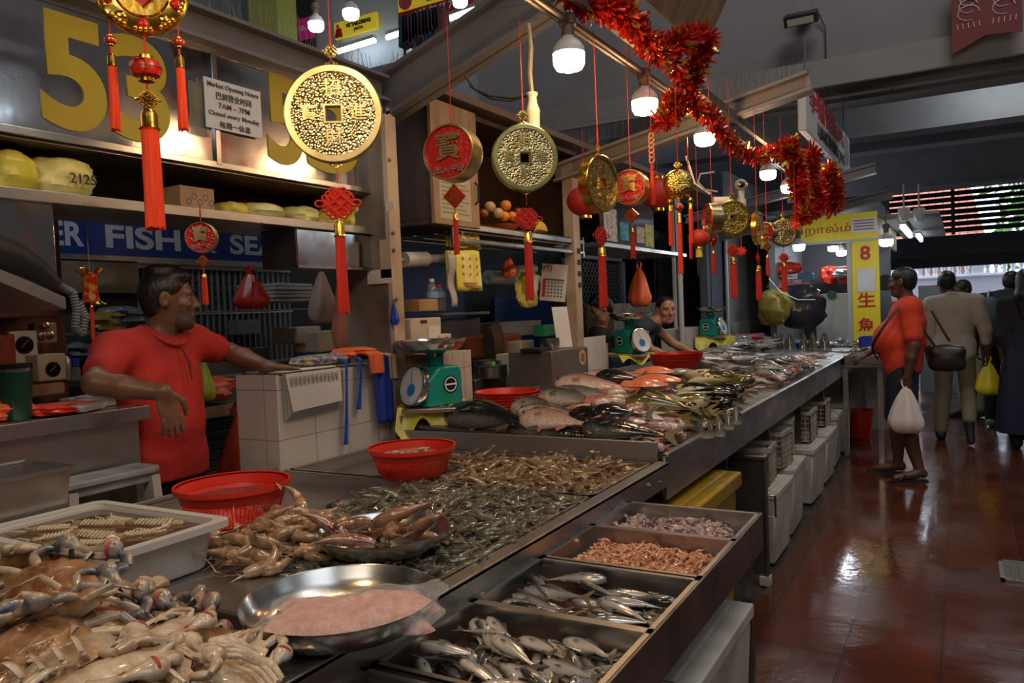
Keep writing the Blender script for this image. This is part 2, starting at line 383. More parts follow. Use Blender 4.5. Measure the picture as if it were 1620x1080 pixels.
m = MB(); m.bx(-10, 5.5, -4, 13, 9.2, 9.35); struct(m.build('ceiling_hall', CEILM))
m = MB(); m.bx(-10, -9.8, -4, 13, 0, 9.2); struct(m.build('wall_left_hall', WALLP))
# cable tray and conduit under the far beams
m = MB(); m.bar((-1.6, 7.9, 3.35), (2.6, 7.9, 3.35), .12, .05); m.bar((-1.6, 7.9, 3.45), (2.6, 7.9, 3.45), .03, .03)
for x in (-.5, .35, 1.2): m.bar((x, 7.9, 3.3), (x, 7.9, 4.348), .02, .02)
tag(m.build('cable_tray', BEAMM, bevel=.004), 'grey painted cable tray hung across the ceiling recess', 'cable tray')
# stall interiors: back wall, ceiling, dividing walls
m = MB(); m.bx(-4.12, -4.0, .2, 3.6, 0, 2.95); struct(m.build('wall_stall_back', BACKD))
m = MB(); m.bx(-4.4, -4.3, 3.6, 12.2, 0, 2.95); struct(m.build('wall_stall_back_middle', BACKD))
m = MB(); m.bx(-4.4, -2.55, .2, 12.2, 2.56, 2.60); struct(m.build('ceiling_stalls', BACKD))
m = MB(); m.bx(-4.1, -2.45, .1, .2, 0, 2.56); struct(m.build('wall_stall_side', BACKD))
# the lane between the stall front and the back: a grey roller shutter on the back wall
m = MB()
for k in range(40): m.bx(-3.995, -3.97, 2.95, 3.6, .1+k*.06, .155+k*.06)
s_ = m.build('roller_shutter', mat('shutter_grey', (.10, .105, .115), .5), bevel=.006); tag(s_, 'dark grey roller shutter closing the back of the near stall', 'shutter')
# low tiled wall (pillar foot) between the near stall and the prawn table
m = MB(); m.bx(-2.55, -2.335, 2.20, 2.95, 0, 1.255); o = struct(m.build('wall_low_tiled', WTILE, bevel=.006))
m = MB(); m.bx(-2.556, -2.329, 2.19, 2.206, 0, 1.26); m.bx(-2.338, -2.326, 2.188, 2.20, 0, 1.26); o = struct(m.build('trim_1', WTILEX))
m = MB(); m.bx(-2.44, -2.18, 3.0, 3.37, 0, 1.285); m.bx(-2.18, -2.176, 3.30, 3.31, .8, 1.28); struct(m.build('wall_low_tiled_block', WTILE, bevel=.008))
# pillar
PILC = mat('grimy_cream_paint', (.46, .35, .24), .5, col2=(.30, .20, .13), nscale=4, ndet=7, npos=(.45, .75))
PILG = mat('grimy_grey_paint', (.22, .20, .18), .5, col2=(.13, .10, .08), nscale=4, ndet=7)
m = MB(); m.bx(-2.56, -2.30, 2.88, 2.905, 0, 2.41, 1); m.bx(-2.56, -2.30, 2.905, 2.99, 0, 2.41, 0); m.bx(-2.31, -2.292, 2.87, 2.90, 0, 2.40, 1); 
for z in (1.35, 1.55, 1.78, 1.86, 1.98, 2.2): m.tube([(-2.300, 2.925, z), (-2.288, 2.925, z)], .009, 8, 1)
p_ = m.build('pillar', [PILC, PILG], bevel=.004); struct(p_)
m = MB(); m.bx(-2.36, -2.34, 3.0, 3.02, 1.4, 2.5); m.bx(-2.50, -2.46, 3.0, 3.04, 1.28, 2.6); struct(m.build('trim_2', STEEL_B))
# fascia beam above the stall row and its spikes
m = MB(); m.bx(-2.5, -2.38, -1, 3.0, 2.50, 2.60); m.bx(-2.53, -2.33, -1, 3.0, 2.595, 2.612); m.bx(-2.53, -2.33, -1, 3.0, 2.488, 2.505)
struct(m.build('beam_fascia', GREYPAINT, bevel=.003))
m = MB(); m.bx(-2.45, -2.32, 3.3, 9.6, 2.62, 2.66); m.bx(-2.55, -2.45, 3.3, 9.6, 2.62, 2.70); struct(m.build('beam_fascia_middle', mat('brown_fascia', (.16, .11, .08), .6), bevel=.003))

def canted(Y, x0, z0, x1, z1, h, name='canted_bracket_beam'):
    """grey I-section bracket rising towards the aisle"""
    m = MB(); d = Vector((x1-x0, 0, z1-z0)); L = d.length; d.normalize(); n = Vector((-d.z, 0, d.x))
    for a, b, w in ((0, h, .02), (0, .02, .12), (h-.02, h, .12)):
        p = [Vector((x0, 0, z0)) + n*a, Vector((x0, 0, z0)) + d*L + n*a, Vector((x0, 0, z0)) + d*L + n*b, Vector((x0, 0, z0)) + n*b]
        m.prism([(q.x, q.z) for q in p], Y-w/2, Y+w/2, 'y')
    return m
m = canted(3.06, -2.56, 2.36, -.95, 2.90, .21); tag(m.build('bracket_beam', GREYPAINT, bevel=.002), 'big grey steel bracket slanting up beside the brass coin and the cream pillar', 'beam')
m = canted(5.0, -2.45, 2.36, -.74, 2.70, .12); tag(m.build('bracket_beam', mat('cream_beam_paint', (.26, .225, .19), .5), bevel=.002), 'pale steel bracket behind the tinsel, its end under the spiked edge', 'beam')
m = canted(8.0, -2.45, 2.30, -.655, 2.60, .09); tag(m.build('bracket_beam', GREYPAINT, bevel=.002), 'grey steel bracket behind the white hanging signboard', 'beam')
m = canted(9.3, -2.45, 2.20, -.61, 2.50, .10); tag(m.build('bracket_beam', GREYPAINT, bevel=.002), 'farthest grey steel bracket just above the yellow stall', 'beam')

SPK = mat('spike_wire', (.16, .15, .14), .4, .6)
def spikes(name, a, b, n, label, h=.10, lean=(0, 0, 0), seed=0):
    r = random.Random(seed); a = Vector(a); b = Vector(b); m = MB(); m.bar(a, b, .02, .006)
    for i in range(n):
        p = a.lerp(b, (i + r.random()*.5)/n); q = p + Vector((lean[0] + r.uniform(-.035, .035), lean[1] + r.uniform(-.02, .02), h*r.uniform(.75, 1.1)))
        m.tube([p, (p+q)/2 + Vector((r.uniform(-.004, .004), 0, 0)), q], .0011, 3, cap=False)
    tag(m.build(name, SPK, smooth=0), label, 'bird spikes')
spikes('bird_spikes', (-2.43, .9, 2.617), (-2.43, 3.0, 2.617), 120, 'wire bird spikes along the top of the fascia over the yellow numbers', .13)
spikes('bird_spikes', (-2.5, 3.06, 2.585), (-1.05, 3.06, 3.09), 90, 'wire bird spikes along the big grey bracket near the pillar', .09, seed=1)
spikes('bird_spikes', (-2.38, 3.6, 2.67), (-2.38, 7.6, 2.67), 190, 'wire bird spikes over the wooden cabinet stall', .10, seed=2)
spikes('bird_spikes', (-2.3, 5.0, 2.52), (-.76, 5.0, 2.83), 90, 'wire bird spikes on the pale bracket behind the tinsel', .13, seed=3)
spikes('bird_spikes', (-1.1, 8.0, 2.63), (-.66, 8.0, 2.70), 16, 'short row of bird spikes at the end of the bracket behind the white signboard', .11, seed=4)

# the long rail that carries the lamps: two conduits and a flat bar
m = MB(); m.tube([(-1.24, .6, 2.53), (-1.24, 9.2, 2.55)], .012, 10); m.tube([(-1.30, .6, 2.56), (-1.30, 9.2, 2.58)], .012, 8); m.bar((-1.19, .6, 2.60), (-1.19, 9.2, 2.62), .03, .05)
tag(m.build('lamp_rail', mat('rail_metal', (.16, .13, .11), .5, .7), bevel=0), 'long grimy metal rail carrying the bulbs and tinsel above the counter', 'rail')
# tilted advertising board near top centre
m = MB(); m.box((0, 0, 0), (.02, 1.5, .5)); b_ = m.build('overhead_board', WOODL, bevel=.004, loc=(-1.08, 3.55, 3.06)); b_.rotation_euler = (0, .5, 0)
tag(b_, 'back of a tilted pale board above the tinsel', 'board')

# ------------------------------------------------------------------ outside: louvres, balcony, roof, daylight
LOUV = mat('dark_louvre', (.012, .011, .012), .6)
m = MB(); m.bx(-6, 6, 17.0, 17.2, 2.18, 2.52); m.bx(-6, 6, 17.0, 17.3, 2.52, 2.56); m.bx(-6, 6, 17.3, 17.5, 1.98, 2.22); struct(m.build('beam_louvre_sill', LOUV))
la = thing('sunshade_louvre', 'wide dark slatted sunshade across the far opening', 'louvre', (0, 17, 2.5))
for k in range(9):
    s = MB(); s.box((0, 0, 0), (8.8, .105, .012), T=rotm(.95)); s.build('slat', LOUV, la, loc=(-1.6, .1, .16 + k*.115))
for x in (-3.2, -1.55, -.1, 1.35, 2.75): s = MB(); s.bx(-.03, .03, -.03, .03, .07, 1.11); s.build('upright', LOUV, la, loc=(x, 0, 0))
m = MB(); m.bx(-6, 6, 16.6, 17.2, 3.64, 4.34); struct(m.build('beam_far', LOUV))
ROOFT = tile_mat('orange_roof_tile', (.55, .16, .09), (.45, .12, .07), (.16, .05, .03), .25, .3, rough=.8, gap=.05, coord='Object')
WH = mat('white_render', (.80, .84, .92), .7)
m = MB(); 
m.add([(-14, 30, 2.6), (.9, 30, 2.6), (.2, 36, 6.4), (-14, 36, 6.4), (-14, 30.2, 2.4), (.9, 30.2, 2.4), (.2, 36.2, 6.2), (-14, 36.2, 6.2)], [(0, 1, 2, 3), (7, 6, 5, 4), (0, 4, 5, 1), (1, 5, 6, 2), (2, 6, 7, 3), (3, 7, 4, 0)])
hs = thing('terrace_house', 'pale house across the street with an orange tiled roof, seen through the louvres', 'house', (0, 30, 0))
def rel(o, p): o.parent = p; o.location = -Vector(p.location); return o
rel(m.build('tiled_roof', ROOFT, smooth=0), hs)
m = MB(); m.bx(-14, .8, 30.4, 36, 0, 2.6); rel(m.build('wall', WH), hs)
for x in (-3.6, -1.2, -.2): m = MB(); m.bx(x, x+.8, 30.32, 30.4, 1.6, 2.5); rel(m.build('window', mat('brown_shutter', (.28, .12, .08), .6)), hs)
tr = thing('street_tree', 'green tree beside the orange roofed house outside', 'tree', (2.6, 31, 0))
m = MB(); r = random.Random(4)
for i in range(900):
    a = r.random()*2*PI; q = r.random()**.4; p = np.array([q*1.7*math.cos(a), q*1.5*math.sin(a), 4.4 + 2.2*r.uniform(-1, 1)]); s = .16
    v = np.array([r.gauss(0, 1) for _ in range(9)]).reshape(3, 3)*s + p; m.add(v, [(0, 1, 2)])
m.build('crown', mat('tree_leaf', (.10, .22, .05), .7), tr, smooth=0)
m = MB(); m.tube([(0, 0, 0), (.05, 0, 2), (0, .1, 4)], [.16, .12, .06], 8); m.build('trunk', WOOD, tr)
# balcony with white balusters
bl = thing('white_balustrade', 'white painted balustrade with vase-shaped balusters beyond the market', 'balustrade', (0, 21.5, 1.83))
m = MB(); m.bx(-6, 5, -.16, .16, .50, .62); m.bx(-6, 5, -.2, .2, .60, .64); m.build('top_rail', WH, bl, bevel=.01)
m = MB(); m.bx(-6, 5, -.18, .18, -.42, .08); m.bx(-6, 5, -.22, .22, .0, .05); m.build('base', WH, bl, bevel=.01)
b0 = MB(); b0.lathe([(.05, .08), (.05, .12), (.03, .15), (.055, .24), (.05, .30), (.028, .38), (.03, .44), (.05, .46), (.05, .50)], 8)
bal = b0.build('baluster', WH, bl); x = -2.6
k = 0
while x < 2.6:
    if k % 9 == 8:
        q = MB(); q.bx(-.12, .12, -.15, .15, .08, .5); q.build('pier', WH, bl, loc=(x+.05, 0, 0)); x += .26
    else:
        c = bal.copy(); COL.objects.link(c); c.parent = bl; c.location = (x, 0, 0); x += .165
    k += 1
bal.location = (-2.75, 0, 0)
m = MB(); m.bx(-6, 5, 21.3, 21.45, -.0, 1.42); struct(m.build('wall_street', mat('street_wall', (.36, .38, .42), .7, col2=(.28, .29, .32), nscale=2)))
m = MB(); m.bx(-3.6, 1.3, 20.6, 20.65, 1.22, 1.34); rb = m.build('red_banner', mat('red_banner_cloth', (.62, .03, .03), .6)); tag(rb, 'long red banner strip below the white balustrade', 'banner')
gd = thing('street_rail', 'grey metal railing with bars in front of the street wall', 'railing', (0, 20.3, 0))
m = MB(); m.bar((-4, 0, 1.05), (3, 0, 1.05), .05, .05); m.bar((-4, 0, .6), (3, 0, .6), .04, .04); m.bar((-4, 0, .85), (3, 0, .85), .04, .04)
for i in range(14): m.bar((-4+i*.54, 0, 0), (-4+i*.54, 0, 1.05), .04, .04)
m.build('bars', ALU, gd)
# upper storey shops across the atrium, facing the photographer
UPW = mat('upper_shop_wall', (.55, .60, .66), .7)
YU = 9.5
zu = lambda px, py, Y=YU: aty(px, py, Y)
m = MB(); m.bx(-9.5, -4.0, YU+.3, YU+.4, 4.2, 9.2); struct(m.build('wall_upper_storey', UPW))
zp = zu(600, 100).z; m = MB(); m.bx(-9.5, -3.6, YU-.9, YU+.3, zp-1.4, zp-1.3); m.bx(-9.5, -3.6, YU-1.0, YU-.88, zp-1.6, zu(600, 104, YU-1).z); struct(m.build('wall_upper_parapet', GREYPAINT))
m = MB(); m.bx(-9.5, -3.6, YU-1.6, YU+.3, 8.9, 9.0); struct(m.build('ceiling_upper_storey', DARKGREY))
a = zu(443, 30, YU-.6); m = MB(); m.bx(a.x-.45, a.x+.15, YU-.8, YU-.4, 4.5, 8.9); struct(m.build('column_upper', mat('yellow_green_paint', (.42, .42, .10), .6)))
a = zu(390, 30); b = zu(478, 30); m = MB(); m.bx(-9.5, zu(480, 30).x, YU+.2, YU+.28, 4.6, 8.9); struct(m.build('wall_upper_dark', DARKGREY))
TUBE = glow('cool_tube_glow', (.80, .93, 1.0), 9)
def tubelight(p0, p1, label, r=.035):
    o = MB().tube([p0, p1], r, 8).build('tube_light', TUBE); v = Vector(p0); w = Vector(p1)
    tag(o, label, 'tube light'); MB().bar(v + Vector((0, 0, .06)), w + Vector((0, 0, .06)), .07, .05).build('batten', WHITEP, o)
    return o
tubelight(zu(535, 82), zu(593, 64), 'long cool tube light under the yellow tailoring sign upstairs')
tubelight(zu(612, 60), zu(642, 50), 'short cool tube light behind the hanging clothes upstairs')
tubelight(zu(704, 32), zu(780, 6), 'cool tube light right of the hanging clothes upstairs')
def sign_y(name, x0, y0, x1, y1, Y, m_, label, cat='sign'):
    a = zu(x0, y0, Y); b = zu(x1, y1, Y); zb = zu(x0, y1 + (x1-x0)*.32, Y).z; s = thing(name, label, cat, ((a.x+b.x)/2, Y, (a.z+zb)/2)); w = b.x-a.x; h = a.z-zb
    MB().box((0, 0, 0), (w, .05, h)).build('board', m_, s, bevel=.004); return s, w, h
REDINK = mat('red_ink', (.50, .015, .012), .5); BLKINK = mat('black_ink', (.02, .02, .025), .6); WHT = mat('white_paint', (.85, .85, .83), .5)
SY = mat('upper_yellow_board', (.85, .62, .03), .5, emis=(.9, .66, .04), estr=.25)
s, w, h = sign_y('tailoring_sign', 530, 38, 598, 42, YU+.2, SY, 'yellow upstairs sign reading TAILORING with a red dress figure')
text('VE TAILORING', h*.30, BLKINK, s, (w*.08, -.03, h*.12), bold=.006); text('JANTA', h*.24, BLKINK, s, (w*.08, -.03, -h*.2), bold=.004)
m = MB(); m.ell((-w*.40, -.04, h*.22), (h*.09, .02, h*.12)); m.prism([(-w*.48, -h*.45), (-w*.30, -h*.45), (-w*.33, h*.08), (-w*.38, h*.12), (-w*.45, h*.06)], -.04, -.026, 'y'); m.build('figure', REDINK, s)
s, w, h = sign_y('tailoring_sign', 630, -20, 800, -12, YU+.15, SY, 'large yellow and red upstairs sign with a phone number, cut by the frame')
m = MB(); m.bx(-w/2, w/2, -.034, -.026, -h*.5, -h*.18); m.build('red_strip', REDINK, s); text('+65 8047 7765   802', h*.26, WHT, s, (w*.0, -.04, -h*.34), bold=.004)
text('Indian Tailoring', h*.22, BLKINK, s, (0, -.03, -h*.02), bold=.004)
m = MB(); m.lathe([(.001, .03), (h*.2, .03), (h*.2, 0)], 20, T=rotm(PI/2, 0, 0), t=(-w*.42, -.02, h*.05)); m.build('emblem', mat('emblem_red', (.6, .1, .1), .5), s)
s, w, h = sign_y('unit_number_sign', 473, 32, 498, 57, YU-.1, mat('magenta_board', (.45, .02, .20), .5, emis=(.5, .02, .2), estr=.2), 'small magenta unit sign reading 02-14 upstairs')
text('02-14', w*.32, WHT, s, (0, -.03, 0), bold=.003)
a = zu(640, 70, YU-.5); b = zu(703, 50, YU-.5); hr_ = zu(640, 28, YU-.5).z - a.z
cr = thing('clothes_rack', 'rack of dark hanging clothes beside the upstairs shop', 'clothes rack', (a.x, YU-.5, a.z)); w = b.x - a.x
m = MB(); m.bar((0, 0, hr_), (w, 0, hr_), .03, .03); m.bar((0, 0, -.6), (0, 0, hr_), .03, .03); m.bar((w, 0, -.6), (w, 0, hr_), .03, .03); m.build('frame', BLACK, cr)
r = random.Random(3)
for i in range(12):
    m = MB(); y = w*(i+.5)/12; c = [(y-.07, -.1+r.random()*.15), (y+.08, -.1+r.random()*.15), (y+.06, hr_*.93), (y, hr_), (y-.05, hr_*.93)]
    m.prism(c, -.1, .1, 'y'); m.build('garment', [mat('garment_teal', (.015, .06, .08), .9), mat('garment_black', (.015, .013, .02), .9), mat('garment_maroon', (.14, .03, .03), .9)][i % 3], cr, bevel=.02)
# ------------------------------------------------------------------ display tables
def ftop(x, y=0):    # surface of the fish table, rising towards the seller
    return .905 + (-.98 - x)*.065
def tray_mb(x0, x1, y0, y1, z0, z1, t=.004, floor=True, lip=.012):
    m = MB()
    if floor: m.bx(x0, x1, y0, y1, z0, z0+t)
    m.bx(x0, x0+t, y0, y1, z0, z1); m.bx(x1-t, x1, y0, y1, z0, z1); m.bx(x0, x1, y0, y0+t, z0, z1); m.bx(x0, x1, y1-t, y1, z0, z1)
    m.bx(x0, x0+lip, y0, y1, z1-.003, z1+.002); m.bx(x1-lip, x1, y0, y1, z1-.003, z1+.002); m.bx(x0, x1, y0, y0+lip, z1-.003, z1+.002); m.bx(x0, x1, y1-lip, y1, z1-.003, z1+.002)
    return m
# near table: prawn trays and the crab tray
pt = thing('prawn_table', 'long stainless steel display table filled with trays of prawns and crabs', 'table', (0, 0, 0))
m = MB(); m.bx(-2.34, -.97, -.3, 2.80, .815, .83); m.bx(-2.345, -2.335, .2, 2.18, .5, .90)
m.build('table_top', STEEL, pt, bevel=.002)
m = MB(); m.bx(-.985, -.955, -.3, 2.80, .80, .885); m.bx(-1.0, -.955, -.3, 2.80, .875, .887); m.bx(-1.055, -1.0, -.3, 2.80, .83, .835); m.build('front_lip', STEEL, pt, bevel=.002)
for y0, y1 in ((1.27, 2.215), (2.235, 2.775)):
    tray_mb(-2.325, -1.01, y0, y1, .831, .882).build('tray', STEEL, pt)
tray_mb(-2.2, -1.0, -.3, 1.04, .80, .90).build('tray', STEEL_D, pt)
m = MB(); m.bx(-1.70, -1.0, 1.05, 1.27, .86, .885); m.build('ledge', STEEL, pt, bevel=.003)
m = MB()
for x, y in ((-1.1, .2), (-2.25, .2), (-1.1, 2.7), (-2.25, 2.7), (-1.1, 1.5)):
    l = MB(); l.bx(x-.02, x+.02, y-.02, y+.02, 0, .82); l.build('leg', STEEL_D, pt)
# sloping front trays hooked on the lip: four compartments
ft = thing('front_tray_unit', 'low stainless steel unit of open compartments in front of the prawn table', 'display trays', (0, 0, 0))
YD = [(.72, 1.075), (1.095, 1.435), (1.435, 1.76), (1.77, 2.09), (2.09, 2.385)]
FZ0, FZ1 = .755, .832
for (y0, y1) in YD:
    tray_mb(-1.03+.075, -.535, y0, y1, FZ0, FZ1).build('compartment', STEEL, ft)
m = MB(); m.bx(-.534, -.528, .6, 2.39, .725, FZ1+.002); m.bx(-.95, -.53, 2.386, 2.392, .725, FZ1+.002); m.build('front_panel', STEEL_D, ft, bevel=.001)
for x, y in ((-.56, 2.3), (-.93, 2.3), (-.56, 1.0), (-.93, 1.0)):
    l = MB(); l.bx(x-.015, x+.015, y-.015, y+.015, 0, .72); l.build('leg', STEEL_D, ft)
# thin bloody water in two of the compartments
for i, (y0, y1) in enumerate(YD[:3]):
    m = MB(); m.bx(-.949, -.541, y0+.006, y1-.006, FZ0+.004, FZ0+.022)
    w_ = m.build('bloody_water', mat('bloody_water', (.085, .028, .018), .05, col2=(.05, .015, .01), nscale=12), None)
    tag(w_, ['dark bloody water in the nearest fish compartment', 'dark bloody water under the many mackerel', 'dark bloody water under the few mackerel'][i], 'water', kind='stuff')
# long fish table
ft2 = thing('fish_table', 'very long stainless steel fish table stretching away along the aisle', 'table', (0, 0, 0))
m = MB(); m.add([(-2.2, 2.83, ftop(-2.2)-.02), (-.98, 2.83, ftop(-.98)-.02), (-.98, 8.62, ftop(-.98)-.02), (-2.2, 8.62, ftop(-2.2)-.02),
                 (-2.2, 2.83, ftop(-2.2)-.002), (-.98, 2.83, ftop(-.98)-.002), (-.98, 8.62, ftop(-.98)-.002), (-2.2, 8.62, ftop(-2.2)-.002)],
                [(3, 2, 1, 0), (4, 5, 6, 7), (0, 1, 5, 4), (1, 2, 6, 5), (2, 3, 7, 6), (3, 0, 4, 7)])
m.build('table_top', STEEL_D, ft2)
m = MB(); m.bx(-2.2, -1.0, 2.80, 2.812, .84, .958); m.bx(-2.21, -2.2, 2.80, 8.6, .8, 1.02); m.build('end_wall', mat('dull_bright_steel', (.36, .36, .37), .4, .85, bump=.1, bscale=(9, 90, 40)), ft2, bevel=.002)
m = MB(); m.bx(-.98, -.968, 2.80, 8.62, .74, .915); m.bx(-.98, -.955, 2.80, 8.62, .905, .917); m.build('front_lip', STEEL, ft2, bevel=.002)
m = MB()
m.bx(-1.10, -1.02, 5.15, 6.6, .90, .945); m.build('inner_tray', STEEL_D, ft2, bevel=.002)
for y in (2.95, 3.9, 4.9, 6.0, 7.1, 8.5):
    for x in (-1.05, -2.1): l = MB(); l.bx(x-.02, x+.02, y-.02, y+.02, 0, .86 if x > -2 else .9); l.build('leg', STEEL_D, ft2)
# steel cupboard door standing open below the counter
dr = thing('steel_door', 'dark steel cupboard door standing open under the counter', 'cupboard door', (-.93, 4.12, 0))
m = MB(); m.bx(-.32, .03, -.012, .012, .05, .66); m.bx(.03, .045, -.02, .02, .04, .68); m.bx(-.32, .05, -.03, .03, .655, .675); m.build('panel', STEEL_D, dr, bevel=.003)
m = MB(); m.tube([(.05, -.005, .36), (.085, -.005, .36), (.085, -.005, .47), (.05, -.005, .47)], .006, 8); m.build('handle', STEEL_B, dr)
m = MB(); m.bx(.0, .05, -.03, .03, 0, .045); m.build('foot', FOAM, dr)
def Bx_(*a): m = MB(); m.bx(*a); return m
# foam fish boxes, crates and the yellow cool box below
def foam_box(label, x, y, z, w, d, h, rz=0., lid=True, group=None, flip=False):
    t = thing('foam_box', label, 'foam box', (x, y, z), rz, group)
    m = MB(); m.box((0, 0, h*.5), (w, d, h), taper=.88); m.build('body', FOAM, t, bevel=.014)
    if lid: m = MB(); m.box((0, 0, h+.022), (w*1.03, d*1.02, .04)); m.box((0, 0, h+.046), (w*.8, d*.8, .012)); m.build('lid', FOAM, t, bevel=.012)
    else: m = MB(); m.box((0, 0, h+.012), (w*1.04, d*1.04, .022)); m.build('rim', FOAM, t, bevel=.008)
    return t
foam_box('white foam box under the front trays beside the aisle', -.76, 1.95, 0, .44, .62, .56)
foam_box('nearest white foam box under the mackerel compartments, cut by the frame', -.76, 1.28, 0, .44, .60, .60)
foam_box('big grimy foam box right beside the open steel door', -1.10, 4.66, 0, .40, .50, .37)
foam_box('grimy foam box, second past the open steel door', -1.12, 5.26, 0, .40, .50, .38, .03)
foam_box('third foam box along the drain, with a chipped corner', -1.12, 6.1, 0, .40, .52, .36, -.03)
foam_box('fourth foam box along the drain, slightly lower', -1.13, 6.8, 0, .40, .50, .35)
foam_box('fifth foam box along the drain, near the table end', -1.15, 7.5, 0, .38, .50, .40, .04)
foam_box('sixth foam box along the drain below the far table end', -1.16, 8.2, 0, .38, .5, .42)
CRT = mat('cream_crate_plastic', (.48, .42, .33), .55, col2=(.34, .27, .19), nscale=6)
def crate(label, x, y, z, w, d, h, rz=0., m_=CRT, tilt=0., group=None, name='plastic_crate'):
    t = thing(name, label, 'crate', (x, y, z), rz, group); t.rotation_euler.x = tilt
    m = MB(); m.bx(-w/2, w/2, -d/2, d/2, 0, .008)
    for s in (-1, 1):
        n = int(d/.03)
        for k in range(n+1): m.bar((s*w/2, -d/2 + k*d/n, 0), (s*w/2, -d/2 + k*d/n, h), .006, .006)
        n = int(w/.03)
        for k in range(n+1): m.bar((-w/2 + k*w/n, s*d/2, 0), (-w/2 + k*w/n, s*d/2, h), .006, .006)
        for z_ in np.arange(.03, h-.02, .035): m.bar((s*w/2, -d/2, z_), (s*w/2, d/2, z_), .005, .006); m.bar((-w/2, s*d/2, z_), (w/2, s*d/2, z_), .005, .006)
        m.bx(s*w/2-.008, s*w/2+.008, -d/2-.006, d/2+.006, h-.025, h); m.bx(-w/2-.006, w/2+.006, s*d/2-.008, s*d/2+.008, h-.025, h)
    m.build('basket', m_, t, smooth=0)
    return t
crate('cream plastic crate standing on the foam box beside the steel door', -1.13, 4.62, .43, .34, .26, .21, .05)
crate('cream plastic crate on the second foam box, tipped forward', -1.13, 5.08, .44, .34, .24, .22, -.08)
crate('cream plastic crate beside the tipped one on the foam boxes', -1.14, 5.42, .44, .30, .20, .24, .1)
crate('cream crate on the third foam box along the drain', -1.13, 6.15, .43, .32, .32, .22)
crate('small cream crate farther along on the foam boxes', -1.14, 7.0, .42, .3, .3, .2)
m = MB(); m.lathe([(.001, 0), (.11, 0), (.15, .28), (.155, .28), (.155, .30), (.14, .30), (.105, .012), (.001, .012)], 20)
tag(m.build('bucket', REDPL, loc=(-.95, 8.85, 0)), 'red bucket on the floor past the last foam box', 'bucket')
tag(Bx_(-1.42, -.90, 2.85, 3.6, 0, .088).build('pallet_board', WOODL), 'worn wooden board under the yellow cool box', 'board')
cb = thing('cool_box', 'big yellow cool box under the fish table by the front trays', 'cool box', (-1.16, 3.22, .09), .0)
m = MB(); m.box((0, 0, .26), (.50, .78, .52), taper=.92); m.box((.26, 0, .46), (.04, .3, .05)); m.build('body', YELP, cb, bevel=.03)
m = MB(); m.box((0, 0, .565), (.54, .82, .07)); m.box((0, 0, .605), (.44, .70, .02)); m.build('lid', YELP, cb, bevel=.018)
m = MB(); m.box((.275, -.2, .5), (.02, .06, .12)); m.build('latch', mat('yellow_dark_plastic', (.30, .16, .01), .5), cb, bevel=.005)
foam_box('foam box without lid in the dark far under the fish table', -1.8, 4.4, 0, .5, .5, .4, 0, False)
# end of counter: perpendicular small table with metal trays
et = thing('end_table', 'small steel table with shallow trays at the far end of the fish table', 'table', (0, 0, 0))
m = MB(); m.bx(-.97, -.62, 7.75, 9.4, .83, .85); m.build('table_top', STEEL_D, et)
for x, y in ((-.94, 7.8), (-.65, 7.8), (-.94, 9.3), (-.65, 9.3)): l = MB(); l.bx(x-.02, x+.02, y-.02, y+.02, 0, .83); l.build('leg', STEEL, et)
def metal_tray(label, x0, x1, y0, y1, z, h=.07, m_=None):
    t = tray_mb(-(x1-x0)/2, (x1-x0)/2, -(y1-y0)/2, (y1-y0)/2, 0, h, .004, True, .014).build('steel_tray', m_ or STEEL, None, loc=((x0+x1)/2, (y0+y1)/2, z)); return tag(t, label, 'tray')
metal_tray('empty pale steel tray on the end table behind the red shirted shopper', -.95, -.62, 7.78, 8.3, .851, .08, STEEL_B)
metal_tray('second pale steel tray behind the empty one on the end table', -.95, -.64, 8.33, 8.95, .851, .09, STEEL_B)
tag(MB().bx(-2.6, -.62, 9.45, 10.25, .84, .90).build('far_counter', STEEL_D, bevel=.003), 'far cross counter in front of the yellow stall, covered with small fish', 'counter')
m = MB(); m.bx(-2.6, -.66, 9.5, 10.2, 0, .84); tag(m.build('counter_base', FOAM), 'pale tiled base under the far cross counter', 'counter base')
# drain grating in the aisle
dg = thing('drain_grate', 'grey metal drain grating set in the red tiles', 'drain', (.30, 4.78, 0))
m = MB(); m.bx(-.13, .35, -.15, .15, .001, .006); 
for k in range(13): m.bx(-.10+k*.035, -.085+k*.035, -.13, .13, .006, .012)
m.build('bars', mat('grate_metal', (.16, .14, .12), .5, .5, bump=.4, bscale=80), dg)
m = MB(); m.bx(-.15, -.13, -.17, .17, .001, .014); m.bx(-.15, .36, -.17, -.15, .001, .014); m.bx(-.15, .36, .15, .17, .001, .014); m.build('frame', STEEL, dg)
